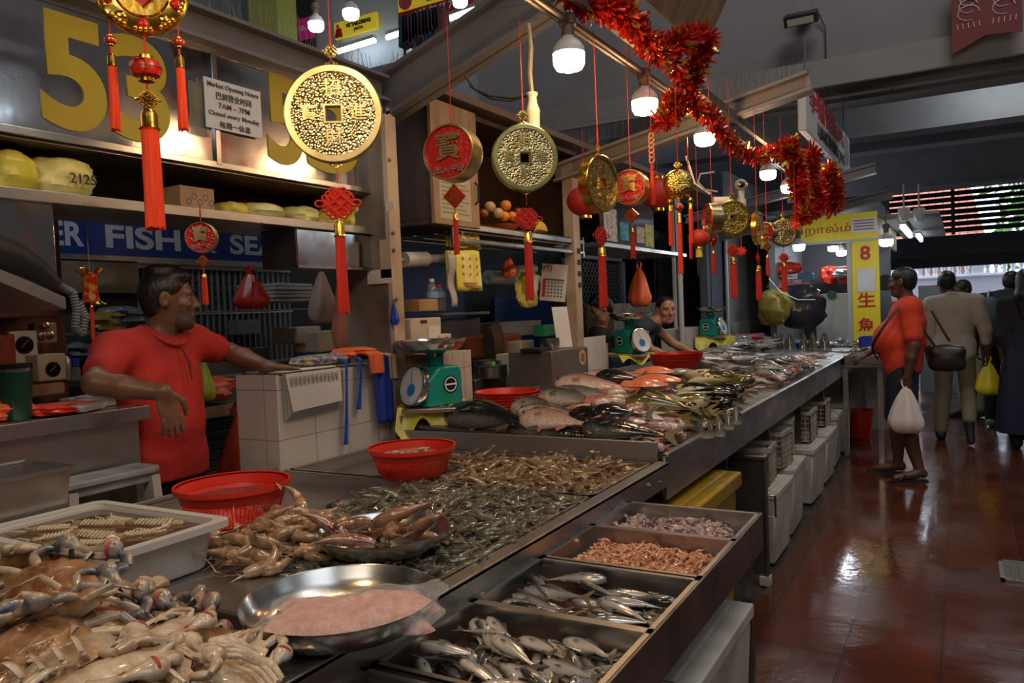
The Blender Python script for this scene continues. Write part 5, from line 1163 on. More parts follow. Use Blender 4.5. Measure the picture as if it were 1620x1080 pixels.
def reddisc(label, px, py, d, R, T, turn, string_px=0, tl=.15, char='寶', low='出入平安', dz=True):
    p = atd(px, py, d); t = thing('red_disc_ornament', label, 'disc ornament', p, turned(p.x, p.y, turn))
    disc(t, R, T, GOLDM, REDF, .07, False)
    X = rotm(PI/2, 0, 0); m = MB(); m.lathe([(R*.94, -T*.505), (R*.94, -T*.53), (R*1.0, -T*.52), (R*1.005, -T*.45)], 48, T=X); m.build('rim_band', SILR, t)
    text(char, R*1.05, GOLDM, t, (0, -T*.42, R*.14), name='character', ext=.003, bold=.0012); text(low, R*.30, SILR, t, (0, -T*.42, -R*.62), name='lettering', ext=.002, bold=.0004)
    m = MB(); string(m, R, max((string_px or 2.56) - p.z, R*2)); m.tube([(0, 0, R*1.3), (0, 0, R*1.75)], .003, 5); m.build('string', REDTH, t)
    if not string_px: to_rail(t, max(2.56 - p.z, R*2))
    b = MB(); s = R*.42; zc = -R - s*1.25; b.prism([(0, zc+s), (s, zc), (0, zc-s), (-s, zc)], -.008, .008, 'y'); b.build('diamond_charm', REDL, t)
    b = MB(); s2 = s*.72
    for q in range(4):
        a = [(0, zc+s2), (s2, zc), (0, zc-s2), (-s2, zc)]; u = a[q]; v = a[(q+1) % 4]; b.bar((u[0], -.009, u[1]), (v[0], -.009, v[1]), .003, .003)
    b.build('charm_border', GOLD, t); text('福', s*1.0, GOLD, t, (0, -.0085, zc), name='character', ext=.002)
    string_m = MB(); string(string_m, -R, zc+s); string(string_m, zc-s, zc-s-.02); string_m.build('cord', REDTH, t)
    tassel(t, zc-s-.02, tl, .018); return t
coin('largest brass coin ornament with a square hole, hanging before the yellow figure 5', 528, 181, 2.30, .142, .032, -.12, tl=.27)
coin('brass coin ornament hanging between the wooden cabinet and the fruit', 830, 250, 2.95, .125, .040, .22, rim=mat('greenish_gold', (.62, .56, .22), .3, .95, col2=(.45, .40, .14), nscale=12), face=COINF, tl=.26)
coin('gold coin ornament turned half sideways under the nearest bulb', 948, 291, 3.1, .112, .045, .95, rim=GOLD, face=COINF, tl=.24)
coin('gold coin ornament with four raised characters beside the camera', 1158, 345, 3.9, .088, .03, .45, rim=GOLD, face=COINF2, tl=.20, chars='招進財寶')
coin('bright gold filigree coin next to the small red disc far along the rail', 1239, 368, 4.7, .082, .025, .35, rim=GOLD, face=COINF, tl=.17)
coin('gold coin seen edge-on far along the rail', 1198, 361, 4.3, .092, .03, 1.35, rim=GOLD, face=COINF, tl=.19)
reddisc('red disc ornament with gold rim in front of the wooden cabinet door', 716, 243, 2.9, .103, .085, -.45)
reddisc('small red disc ornament hanging before the blue SEAFOOD sign', 319, 376, 2.55, .050, .035, -.25, 1.86, tl=.10)
reddisc('red disc ornament beside the half sideways coin under the nearest bulb', 998, 297, 3.3, .075, .055, -.35, tl=.13)
reddisc('narrow red disc ornament seen almost from its golden edge', 1127, 345, 3.7, .068, .055, -1.15, tl=.11)
reddisc('tilted red disc ornament far along the rail, left of the filigree coin', 1213, 367, 4.5, .056, .045, -.5, tl=.12)
# gold ball with three tassels
def mini_lantern(parent, x, z, s, m_=REDL, gm=GOLD):
    m = MB(); m.lathe([(s*.5, z+s*.62), (s*.85, z+s*.45), (s, z), (s*.85, z-s*.45), (s*.5, z-s*.62)], 16, t=(x, 0, 0)); m.build('small_lantern', m_, parent)
    m = MB(); m.lathe([(s*.2, z+s*.85), (s*.5, z+s*.82), (s*.52, z+s*.58)], 14, t=(x, 0, 0)); m.lathe([(s*.52, z-s*.58), (s*.5, z-s*.82), (s*.2, z-s*.85)], 14, t=(x, 0, 0)); m.lathe([(s*1.0, z-.0015), (s*1.03, z), (s*1.0, z+.0015)], 16, T=rotm(PI/2, 0, 0) if False else None, t=(x, 0, 0))
    m.build('lantern_cap', gm, parent)
p = atd(1073, 291, 3.35); t = thing('gold_ball_ornament', 'round gold ribbed ornament with three red tassels', 'ball ornament', p, turned(p.x, p.y))
m = MB(); m.lathe([(.001, -.025), (.035, -.022), (.058, -.010), (.064, 0), (.058, .010), (.035, .022), (.001, .025)], 36, T=rotm(PI/2, 0, 0)); m.build('ball', COINF2, t)
m = MB(); string(m, .064, 2.56-p.z); m.build('string', REDTH, t); knot(t, .08, .03, GOLD, 'gold_knot')
for x, zz, L in ((-.038, -.075, .17), (.048, -.072, .17)): m = MB(); m.ell((x, 0, zz), (.012, .012, .012), 10, 6); m.build('bead', GOLD, t); tassel(t, zz-.012, L, .018, REDORTH, x)
mini_lantern(t, 0, -.10, .020); tassel(t, -.125, .26, .020, REDORTH)
# big plate lantern at top left
p = atd(224, -12, 2.05); t = thing('fortune_plate', 'large round gold and red plate ornament with three orange red tassels', 'plate ornament', p, turned(p.x, p.y, -.05))
X = rotm(PI/2, 0, 0); R = .113
m = MB(); m.lathe([(R*.97, .012), (R, .006), (R*1.01, -.008), (R*.95, -.018), (R*.90, -.012), (R*.60, -.004), (R*.55, -.010), (.001, -.010)], 60, T=-X if False else rotm(-PI/2, 0, 0)); o = m.build('plate', GOLD, t)
m = MB(); m.prism([(0, .042), (.042, 0), (0, -.042), (-.042, 0)], -.022, -.012, 'y'); m.build('red_diamond', REDL, t); text('福', .055, GOLD, t, (0, -.024, 0), name='character', ext=.002, bold=.0008)
m = MB(); q = MB()
for k in range(10):
    a = 2*PI*k/10 + .3; c = (R*.76*math.cos(a), -.014, R*.76*math.sin(a)); (m if k % 2 else q).ell(c, (.016, .008, .013), 10, 6)
    for j in range(4): b = a + .12*(j-1.5); q.ell((R*.88*math.cos(b), -.016, R*.88*math.sin(b)), (.007, .006, .007), 8, 5)
m.build('red_boss', REDL, t); q.build('gold_relief', GOLD, t)
for x, zz, L, w in ((-.080, -.118, .17, .022), (.083, -.110, .17, .022)):
    m = MB(); string(m, -.08, zz); m.V[-1] += np.array([x, 0, 0]); m.build('cord', REDTH, t); mini_lantern(t, x, zz-.012, .016); 
    m = MB(); m.tube([(x, 0, zz-.03), (x, 0, zz-.048)], .003, 6); m.build('cord', REDTH, t); tassel(t, zz-.048, L*1.15, w, REDORTH, x)
mini_lantern(t, .0, -.198, .040); m = MB(); m.lathe([(.0195, -.004), (.022, 0), (.0195, .004)], 20, T=X, t=(-.016, -.036, -.198)); m.build('lantern_emblem', GOLD, t)
m = MB(); string(m, -.11, -.16, .003); string(m, -.23, -.25, .003); m.build('cord', REDTH, t)
knot(t, -.278, .050, GOLD, 'gold_knot'); tassel(t, -.305, .31, .044, REDORTH, n=26)
# single tassels and bead strings, plain round lanterns
p = atd(1030, 215, 3.3); t = thing('knot_tassel', 'orange knotted cord with a red tassel below the second bulb', 'tassel', p)
m = MB()
for k in range(6): m.tube([Vector((.011*math.cos(b)*(-1)**k, .004*math.sin(b), -.02*k + .014*math.sin(b))) for b in np.linspace(0, 2*PI, 9)], .0035, 5, cap=False)
m.build('braid', mat('orange_cord', (.75, .28, .12), .6), t); m = MB(); string(m, 0, .26); m.build('string', REDTH, t); tassel(t, -.115, .17, .016, REDORTH, capm=REDTH)
for px, py, d, L, lb in ((1092, 372, 4.0, .18, 'red bead string with a tassel beside the round gold ornament'),):
    p = atd(px, py, d); t = thing('bead_string', lb, 'bead string', p); m = MB(); string(m, 0, .5, .003)
    for k in range(12): m.ell((0, 0, .04*k), (.006, .006, .006), 6, 4)
    m.build('beads', REDL, t); tassel(t, 0, .12, .016)
def lantern(label, px, py, d, R, top=2.56, mm=None, tail=.08):
    p = atd(px, py, d); t = thing('round_lantern', label, 'lantern', p)
    m = MB(); N = 32; R_ = []
    for a in np.linspace(-1.25, 1.25, 11): R_.append([(R*math.cos(a)*(1+.02*(k % 2))*math.cos(2*PI*k/N), R*math.cos(a)*(1+.02*(k % 2))*math.sin(2*PI*k/N), R*.85*math.sin(a)) for k in range(N)])
    m.rings(R_); m.build('body', mm or mat('red_lantern_cloth', (.40, .02, .012), .6), t)
    m = MB(); m.lathe([(R*.34, R*.80), (R*.36, R*.92), (.001, R*.92)], 20); m.lathe([(R*.34, -R*.80), (R*.36, -R*.95), (R*.3, -R*.95)], 20); m.build('ring', GOLD, t)
    m = MB(); string(m, R*.9, max(.2, top-p.z)); m.build('string', REDTH, t); to_rail(t, max(.2, top-p.z))
    if tail: m = MB(); m.lathe([(R*.30, -R*.95), (R*.33, -R*.95-tail)], 16); m.build('fringe', mat('yellow_fringe', (.62, .55, .06), .7), t)
lantern('round dark red lantern with yellow fringe under the ball ornament', 1105, 377, 5.0, .068, tail=.055)
lantern('large red lantern partly behind the half sideways coin', 925, 318, 4.6, .105, tail=0)
lantern('dark red lantern behind the gold ball ornament', 1040, 306, 5.6, .13, tail=.0)
for px, py, d, ln, lb in ((1173, 397, 5.0, .03, 'tiny red flower knot between the two gold coins'), (1258, 355, 4.6, .0, 'gold and red small lantern string left of the yellow sign')):
    p = atd(px, py, d); t = thing('flower_knot', lb, 'knot ornament', p)
    m = MB()
    for k in range(8): a = k*PI/4; m.tube([(0, 0, 0), (.03*math.cos(a), 0, .03*math.sin(a)), (.022*math.cos(a+.3), 0, .022*math.sin(a+.3))], .006, 5)
    m.build('petals', mat('bright_red_cord', (.75, .03, .02), .5), t); m = MB(); string(m, 0, .35); m.build('string', REDTH, t)
p = atd(143, 455, 2.85); t = thing('small_fire_cracker_lantern', 'small red and gold bell lantern hanging before the steel panel', 'lantern', p)
m = MB(); m.lathe([(.012, .055), (.028, .05), (.024, .02), (.026, -.02), (.03, -.05), (.012, -.055)], 8); m.build('body', mat('red_foil_paper', (.50, .02, .01), .3, col2=(.6, .3, .03), nscale=60, npos=(.45, .55)), t)
m = MB()
for k in range(40): a = k*.61; z = .05 if k % 2 else -.05; m.tube([(.026*math.cos(a), .026*math.sin(a), z), (.046*math.cos(a), .046*math.sin(a), z + (.02 if k % 2 else -.012))], .0035, 4)
m.build('gold_fringe', GOLD, t); m = MB(); string(m, .05, .22); m.build('string', GOLD, t); tassel(t, -.05, .14, .012, REDORTH)
# tinsel garland
GR = mat('red_tinsel', (.62, .020, .008), .28, .25, col2=(.42, .01, .005), nscale=30, coat=.5); GG = mat('gold_tinsel', (.85, .60, .08), .18, .9)
def tinsel(label, pts, rad, n, seed, gold=.12):
    r = random.Random(seed); P = [Vector(p) for p in pts]; t = thing('tinsel_garland', label, 'tinsel', P[0]); A = MB(); B = MB(); o = P[0]
    L = [0]; 
    for a, b in zip(P, P[1:]): L.append(L[-1] + (b-a).length)
    def at_(s):
        for i in range(len(P)-1):
            if s <= L[i+1]: return P[i].lerp(P[i+1], (s-L[i])/(L[i+1]-L[i]))
        return P[-1]
    A.tube([p-o for p in P], .012, 6)
    for i in range(n):
        c = at_(r.random()*L[-1]) - o; d = Vector([r.gauss(0, 1) for _ in range(3)]).normalized(); w = d.orthogonal().normalized(); w.rotate(Matrix.Rotation(r.random()*6.3, 3, d))
        g = r.random() < gold*(.3 + 1.4*(math.sin(i*.7 + c.length*14) > .2)); ln = rad*r.uniform(.55, 1.1); e = c + d*ln; wd = rad*(.10 if not g else .16)
        q = c + d*ln*.55 + w*wd*.2
        (B if g else A).add([c - w*wd*.4, c + w*wd*.4, q + w*wd, e + w*wd*.5, e - w*wd*.5 + Vector((0, 0, .004)), q - w*wd], [(0, 1, 2, 3, 4, 5)])
    A.build('red_foil', GR, t, smooth=0)
    if B.n: B.build('gold_leaf', GG, t, smooth=0)
D3 = lambda l: [atd(*q) for q in l]
tinsel('thick red and gold tinsel over the nearest bulbs at the top', D3([(895, -15, 2.9), (935, 10, 2.95), (985, 20, 3.0), (1015, 55, 3.1), (1040, 85, 3.15), (1060, 75, 3.2), (1085, 60, 3.25), (1118, 60, 3.3), (1105, 100, 3.35), (1085, 140, 3.4), (1060, 175, 3.45), (1050, 195, 3.45)]), .075, 2600, 1, .14)
tinsel('red tinsel sagging from the second bulb to the third', D3([(1060, 85, 3.2), (1075, 120, 3.3), (1100, 170, 3.5), (1125, 185, 3.7), (1145, 215, 3.9), (1165, 235, 4.1), (1195, 250, 4.4), (1230, 240, 4.8)]), .062, 1500, 2, .16)
tinsel('red tinsel strand hanging left under the white signboard', D3([(1250, 228, 4.9), (1245, 240, 4.9), (1262, 265, 5.0), (1262, 290, 5.0), (1270, 315, 5.0)]), .085, 1000, 3, .16)
tinsel('red tinsel strand hanging in the middle under the white signboard', D3([(1285, 240, 5.3), (1283, 280, 5.3), (1292, 310, 5.3), (1290, 332, 5.3), (1262, 345, 5.2)]), .085, 1000, 4, .18)
tinsel('red tinsel strand hanging right under the white signboard', D3([(1312, 270, 5.7), (1318, 300, 5.7), (1318, 330, 5.7)]), .095, 800, 5, .2)
# white hanging signboard with red characters
a = aty(1262, 175, 5.6); sb = thing('hanging_signboard', 'white hanging signboard with red characters over the aisle side', 'signboard', (-.985, 7.3, 2.92)); sb.rotation_euler = (0, 0, 0)
m = MB(); m.bx(-.03, .03, -1.20, 1.42, -.22, .16); m.build('board', mat('signboard_white', (.62, .60, .58), .5), sb, bevel=.01)
text('李耑记海味', .22, REDINK, sb, (.032, -.15, .06), FACE_X, bold=.004); text('LI HUAT TRADING', .14, BLKINK, sb, (.032, -.1, -.12), FACE_X, bold=.003)
m = MB(); m.ell((.032, 1.12, 0), (.004, .2, .16), 20, 8); m.build('picture', mat('sign_picture', (.35, .25, .20), .6, col2=(.2, .25, .3), nscale=6), sb)
m = MB(); m.tube([(0, -1.0, .2), (0, -1.0, .5)], .008, 6); m.tube([(0, 1.2, .2), (0, 1.2, .5)], .008, 6); m.build('hanger', ALU, sb)
# floodlight, red paper bunting, sensors, camera
p = aty(1270, 28, 6.9); t = thing('floodlight', 'small black floodlight fixed high on the grey bulkhead', 'floodlight', p)
m = MB(); m.box((0, -.08, -.03), (.26, .10, .09), T=rotm(.5)); m.build('housing', BLACK, t, bevel=.008); m = MB(); m.box((0, -.125, -.065), (.20, .012, .05), T=rotm(.5)); m.build('glass', mat('flood_glass', (.45, .43, .36), .3), t); m = MB(); m.box((.03, .0, .07), (.09, .1, .07)); m.build('bracket', ALU, t)
m = MB(); m.tube([(.12, .05, .02), (.16, .08, -.1), (.16, .08, -.62)], .006, 6); m.build('cable', DARKGREY, t)
p = aty(1560, 20, 6.8); t = thing('red_paper_banner', 'red and gold cut paper banner with two points hanging on the bulkhead', 'banner', p)
m = MB()
for s in (-1, 1):
    o0 = 0 if s < 0 else .0
    m.prism([(0, .40), (0, -.16), (s*.22, -.16 - (.10 if s < 0 else .02)), (s*.22, .40)], -.006, .006, 'y')
m.build('paper', mat('dark_red_card', (.12, .008, .010), .6), t)
m = MB()
for s in (-1, 1):
    for k in range(5):
        m.tube([Vector((s*.11 + .07*math.cos(b)*(1-.12*k), -.009, .02 + .05*k + .055*math.sin(b)*(1-.1*k))) for b in np.linspace(.2*k, 5+.2*k, 10)], .005, 4)
    for k in range(5): m.tube([(s*.04 + s*.035*k, -.009, -.09), (s*.045 + s*.035*k, -.009, -.05)], .004, 4)
m.build('cut_pattern', mat('pale_gold_line', (.40, .36, .34), .5), t)
for i, (px, py) in enumerate(((1430, 336), (1454, 337))):
    p = aty(px, py, 9.2); t = thing('dome_sensor', ['left', 'right'][i] + ' white dome camera under the ceiling above the shoppers', 'dome camera', p)
    m = MB(); m.lathe([(.001, -.10), (.035, -.09), (.055, -.03), (.06, .03), (.05, .05), (.001, .05)], 18); m.build('dome', WHITEP, t); m = MB(); m.tube([(0, 0, .05), (0, 0, .3)], .01, 6); m.build('stalk', ALU, t)
p = atd(1172, 293, 5.2); t = thing('security_camera', 'round white security camera between gold coin and third bulb', 'camera', p, .3)
m = MB(); m.ell((0, 0, 0), (.042, .05, .042), 16, 10); m.build('head', mat('camera_grey', (.42, .41, .40), .4), t); m = MB(); m.lathe([(.001, .053), (.02, .05), (.024, .04)], 14, T=rotm(PI/2, 0, 0)); m.build('lens', BLACKG, t); m = MB(); m.lathe([(.02, -.03), (.018, -.08), (.03, -.10), (.03, -.15), (.001, -.16)], 14); m.build('base', WHITEP, t)
p = atd(1140, 318, 5.0); t = thing('security_camera', 'smaller bullet camera left of the round white camera', 'camera', p, .6)
m = MB(); m.tube([(-.05, 0, 0), (.05, 0, .0)], .028, 12); m.build('body', WHITEP, t); m = MB(); m.tube([(-.06, .02, .05), (-.16, .02, .12), (-.2, .05, .3)], .008, 6); m.build('cable', WHITEP, t)
# ------------------------------------------------------------------ stall furniture and goods
def fit_text(body, parent, y0, y1, z0, z1, x, m_, bold=.004, name='lettering'):
    """lettering on a board facing +X, stretched into the box; coordinates relative to the parent"""
    o = text(body, 1.0, m_, parent, (x, (y0+y1)/2, (z0+z1)/2), FACE_X, name, .002, 'CENTER', bold, res=8)
    vs = np.array([v.co[:] for v in o.data.vertices]); w = np.ptp(vs[:, 0]); h = np.ptp(vs[:, 1]); c = (vs.max(0)+vs.min(0))/2
    sx = (y1-y0)/w; sy = (z1-z0)/h; o.scale = (sx, sy, 1); o.location = (x, (y0+y1)/2 - c[0]*sx, (z0+z1)/2 - c[1]*sy); return o
def pleat_bag(name, label, cat, p, w, h, m_, seed=0, pl=9, knot_=True, squash=.7, group=None, rz=0.):
    r = random.Random(seed); t = thing(name, label, cat, p, rz, group); m = MB(); N = 36; R = []
    for i in range(14):
        s = i/13; z = -h*s; rad = w*.5*(.10 + .9*min(1, (s*1.35))**.8)*(1 - max(0, s-.8)**2*9)
        rad = max(rad, .01*w)
        R.append([(rad*(1 + (.16*(1-s)+.05)*math.sin(pl*2*PI*k/N + seed + s*2) + .05*math.sin(3*2*PI*k/N + s*5 + seed))*math.cos(2*PI*k/N), squash*rad*(1+.1*math.sin(5*2*PI*k/N+seed))*math.sin(2*PI*k/N), z + .01*w*math.sin(4*2*PI*k/N)) for k in range(N)])
    m.rings(R[::-1], True, (True, True)); m.build('bag', m_, t, smooth=60)
    if knot_:
        m = MB()
        for s in (-1, 1): m.tube([(s*w*.03, 0, -h*.04), (s*w*.10, 0, h*.10), (s*w*.05, 0, h*.18), (0, 0, h*.20)], [w*.05, w*.045, w*.03, w*.02], 6, flat=.5)
        m.build('handle', m_, t)
    return t
def lump(name, label, cat, p, dims, m_, seed=0, amp=.16, rz=0., group=None, flatb=True):
    """crumpled bag or bundle lying on something"""
    r = random.Random(seed); ph = [r.uniform(0, 6) for _ in range(8)]; N = 28; M_ = 14; R = []
    for i in range(M_+1):
        a = -PI/2 + PI*i/M_; ca = max(math.cos(a), .03)
        ring = []
        for k in range(N):
            b = 2*PI*k/N; q = 1 + amp*(math.sin(3*b+ph[0]+a*2) + .6*math.sin(7*b+ph[1]+a*4) + .5*math.sin(5*a*2+ph[2]+b*2))
            x = abs(math.cos(b))**.7*math.copysign(1, math.cos(b)); y = abs(math.sin(b))**.7*math.copysign(1, math.sin(b)); sz = math.sin(a)
            ring.append((dims[0]*.5*ca**.6*x*q, dims[1]*.5*ca**.6*y*q, dims[2]*(.5 + .5*abs(sz)**.7*math.copysign(1, sz)*(1 + amp*.5*math.sin(4*b+ph[3])) if not flatb or sz > 0 else .5+.5*sz)))
        R.append(ring)
    m = MB(); m.rings(R); o = m.build(name, m_, smooth=50, loc=p, rz=rz); return tag(o, label, cat, group)
def simple(name, label, cat, mb, m_, loc=None, bevel=.003, rz=0., group=None, smooth=40):
    return tag(mb.build(name, m_, loc=loc, bevel=bevel, rz=rz, smooth=smooth), label, cat, group)
def Bx(*a): m = MB(); m.bx(*a); return m
SX = -2.40
# --- number fascia of the near stall
nf = thing('number_fascia', 'tarnished mirror steel fascia with big yellow numbers 53-5', 'signboard', (SX, 2.0, 2.06))
zt = .415
for a, b in ((-1.3, .0), (.012, .96)):
    m = MB(); m.bx(-.012, .012, a, b, 0, zt); m.build('steel_sheet', MIRROR, nf, bevel=.002)
y_ = atx(338, 200, SX).y - 2.0
m = MB(); m.bx(-.01, .02, -1.3, .98, -.012, .012); m.bx(-.01, .02, -1.3, .98, zt-.01, zt+.015); m.bx(.0, .022, y_-.012, y_+.012, 0, zt); m.bx(0, .022, .93, .98, -.16, zt); m.build('trim', STEEL_B, nf, bevel=.002)
NUM = mat('mustard_number', (.38, .29, .015), .45)
for ch, (x0, yt_, x1, yb) in (('5', (64, 28, 162, 208)), ('3', (176, 62, 262, 226)), ('-', (303, 141, 326, 175)), ('5', (422, 120, 474, 262)), ('3', (484, 150, 560, 275))):
    a = atx(x0, yb, SX); b = atx(x1, (yt_+yb)/2, SX); c = atx((x0+x1)/2, yt_, SX); d = atx((x0+x1)/2, yb, SX)
    fit_text(ch, nf, a.y-2.0, b.y-2.0, d.z-2.06, c.z-2.06, .014, NUM, bold=.03, name='number')
nt_ = thing('opening_hours_notice', 'white notice of market opening hours between the yellow numbers', 'notice', (SX+.03, atx(370, 170, SX+.03).y, atx(370, 172, SX+.03).z))
hy = (atx(414, 185, SX).y - atx(326, 165, SX).y)/2; hz = (atx(370, 137, SX).z - atx(370, 212, SX).z)/2
m = MB(); m.bx(-.002, .002, -hy, hy, -hz, hz); m.build('sheet', mat('notice_paper', (.55, .55, .57), .5), nt_)
TXG = mat('grey_print', (.10, .10, .10), .7)
for i, (tx, wf, hf) in enumerate((('Market Opening Hours', .90, .12), ('巴刹营业时间', .62, .15), ('7AM – 7PM', .55, .11), ('Closed every Monday', .90, .12), ('每周一休息', .55, .14))):
    zc = hz*(.74 - i*.38); fit_text(tx, nt_, -hy*wf, hy*wf, zc-hz*hf, zc+hz*hf, .003, TXG, bold=.006)
m = MB(); m.bx(-.0015, .0015, -.045, .04, -.09, .1); simple('clear_label_holder', 'small clear sleeve taped left of the opening hours notice', 'label holder', m, mat('clear_sleeve', (.25, .25, .2), .1, alpha=.4), loc=(SX+.02, atx(318, 185, SX).y-.02, atx(318, 178, SX).z))
# --- long shelf below it
ls = thing('long_shelf', 'long open shelf box under the number fascia, full of yellow bags', 'shelf', (SX, 2.0, 1.885))
m = MB(); m.bx(-.38, .02, -1.3, .96, -.02, 0); m.bx(.0, .024, -1.3, .96, -.028, .006); m.build('board', STEEL, ls, bevel=.002)
m = MB(); m.bx(-.38, -.37, -1.3, .96, 0, .165); m.bx(-.38, .0, .95, .965, 0, .17); m.build('back_panel', mat('dark_brown_board', (.05, .03, .02), .7), ls)
m = MB(); m.bx(-.38, 0, -1.3, .96, .155, .17); m.build('top_board', STEEL_D, ls)
mb_ = thing('mirror_box', 'polished steel box with two dull mirror panels under the shelf end', 'steel box', (SX, 2.68, 1.78))
m = MB(); m.bx(-.2, 0, -.275, .28, -.085, .08); m.build('box', STEEL_D, mb_)
m = MB(); m.bx(.0, .006, -.27, -.02, -.078, .07); m.build('panel', MIRROR, mb_); m = MB(); m.bx(.0, .006, .02, .27, -.075, .07); m.build('panel', MIRROR, mb_)
m = MB(); m.bx(0, .015, -.28, .285, -.09, -.078); m.build('lower_rim', STEEL_B, mb_)
def sh(px, py=335, x=SX-.12): p = atx(px, py, x); return p.y
YB2 = mat('yellow_bag_pale', (.70, .66, .22), .35, col2=(.78, .74, .34), nscale=7, bump=.7, bscale=16)
for px, w, d, h, m_, lb, sd in ((12, .15, .2, .10, YEL, 'crumpled yellow bag at the far left of the long shelf', 1), (90, .2, .22, .10, YB2, 'big yellow bag bundle marked with handwriting on the shelf', 2),
        (368, .13, .12, .05, YEL, 'rolled yellow plastic bag right of the cardboard box on the shelf', 3), (410, .2, .2, .055, YB2, 'pale yellow bags folded flat in the middle of the shelf', 4),
        (470, .14, .2, .06, YB2, 'pale yellow bag bundle behind the large coin tassel', 6), (520, .16, .18, .065, YEL, 'bright yellow bag bundle right of the coin tassel on the shelf', 7), (562, .13, .16, .11, YEL, 'standing yellow bag near the right end of the shelf', 8), (585, .10, .15, .05, mat('cream_bag', (.66, .55, .32), .4, bump=.5, bscale=18), 'cream bag at the right end of the shelf', 9)):
    lump('plastic_bag_bundle', lb, 'bag bundle', (SX-.13, sh(px), 1.886), (d, w, h*1.35), m_, sd, .10)
for px, w, h, lb, sd in ((385, .14, .11, 'red bag behind the yellow ones left of the large coin', 11), (445, .12, .10, 'second red bag behind the yellow ones under the large coin', 12), (25, .3, .07, 'dark red bag under the leftmost yellow bag', 13)):
    lump('red_bag', lb, 'bag', (SX-.28, sh(px, x=SX-.28), 1.886), (.12, w, h), REDBAG, sd, .1)
m = MB(); m.box((0, 0, .045), (.12, .15, .09)); c = simple('cardboard_box', 'small printed cardboard box standing on the long shelf', 'box', m, CARD, loc=(SX-.09, sh(296, 320, SX-.09), 1.886), bevel=.002)
m = MB()
for k in range(5): m.lathe([(.010, 0), (.012, .0005), (.010, .001)], 10, T=rotm(0, PI/2, 0), t=(.061, -.04+.025*k, .035+.02*(k % 2)))
m.build('pen_marks', mat('blue_pen', (.05, .08, .3), .6), c)
simple('blue_tray', 'flat blue plastic lid lying in the dark of the shelf', 'lid', Bx(-.06, .06, -.1, .1, 0, .015), BLUE, loc=(SX-.2, sh(190), 1.886))
o = text('2125', .045, BLKINK, None, (SX-.008, sh(93)+.02, 1.945), FACE_X, name='handwriting'); o.parent = bpy.data.objects['plastic_bag_bundle.001']; o.location = o.location - o.parent.location
# --- left steel cabinet end and slanted hood shelf
m = MB(); m.bx(-.4, 0, -.5, 0, 0, .27); simple('steel_cabinet', 'tarnished steel cabinet hanging under the left end of the shelf', 'cabinet', m, MIRROR, loc=(SX+.0, atx(88, 380, SX).y, 1.595), bevel=.004)
hd = thing('slanted_shelf', 'slanted steel shelf edge at the far left below the tarnished cabinet', 'shelf', atz(60, 458, 1.52))
p = atx(60, 455, -2.2); hd.location = p
m = MB(); q0 = atx(-60, 400, -2.2) - p; q1 = atx(104, 470, -2.2) - p; m.add([tuple(q0), tuple(q1), tuple(q1+Vector((-.4, .0, 0))), tuple(q0+Vector((-.4, 0, 0))), tuple(q0+Vector((0, 0, -.035))), tuple(q1+Vector((0, 0, -.035))), tuple(q1+Vector((-.4, 0, -.035))), tuple(q0+Vector((-.4, 0, -.035)))], [(0, 1, 2, 3), (7, 6, 5, 4), (4, 5, 1, 0), (5, 6, 2, 1), (6, 7, 3, 2), (7, 4, 0, 3)])
m.build('board', STEEL, hd, bevel=.002)
m = MB(); pts = [atx(-40, 385, -2.3), atx(20, 405, -2.3), atx(60, 428, -2.3), atx(90, 452, -2.3)]; m.tube(pts, [.05, .045, .035, .02], 10)
simple('black_bundle', 'black rolled bundle lying on the slanted shelf', 'bundle', m, BLACK, bevel=0)
m = MB(); pts = [atx(92, 452, -2.32), atx(115, 462, -2.32), atx(122, 490, -2.32), atx(118, 520, -2.32), atx(130, 528, -2.32), atx(134, 500, -2.32), atx(122, 475, -2.32)]
P2 = []; 
for a, b in zip(pts, pts[1:]):
    for k in range(12): P2.append(a.lerp(b, k/12))
m.tube(P2, [.014 if i % 2 else .011 for i in range(len(P2))], 10); simple('corrugated_hose', 'grey corrugated hose looped at the end of the slanted shelf', 'hose', m, mat('hose_grey', (.10, .11, .13), .5), bevel=0)
# --- steel counter at the left
sc = thing('steel_counter', 'stainless steel counter at the left with a green tumbler and red bags on it', 'counter', (-2.50, 1.05, 0))
ye = atx(232, 650, -2.50).y - 1.05; zc = atx(232, 642, -2.50).z
m = MB(); m.bx(-.85, 0, -.84, ye, zc-.015, zc); m.bx(-.005, .008, -.84, ye+.006, zc-.045, zc+.003); m.bx(-.85, 0, ye-.005, ye+.006, zc-.045, zc+.003); m.build('top', STEEL, sc, bevel=.002)
m = MB(); m.bx(-.83, -.02, -.84, ye-.02, .05, zc-.02); m.build('body', STEEL, sc, bevel=.003)
CZ = zc + .002
def cp(px, py, x): q = atx(px, py, x); return q
q = atz(28, 652, CZ); t = thing('green_tumbler', 'dark green steel tumbler with a silver band at the left edge', 'tumbler', (q.x, q.y, CZ))
q = atx(28, 650, -2.60); t.location = (q.x, q.y, CZ)
hh = atx(28, 575, -2.60).z - CZ; t.scale = (1.17, 1.17, 1)
m = MB(); m.lathe([(.001, 0), (.030, 0), (.033, .01), (.041, hh*.86), (.041, hh*.9)], 28); m.build('cup', mat('dark_green_enamel', (.008, .045, .028), .3, bump=.1, bscale=300), t)
m = MB(); m.lathe([(.0412, hh*.86), (.0415, hh*.92)], 28); m.build('band', STEEL_B, t); m = MB(); m.lathe([(.042, hh*.92), (.042, hh), (.02, hh*1.01), (.001, hh*1.01)], 28); m.build('lid', BLACKG, t)
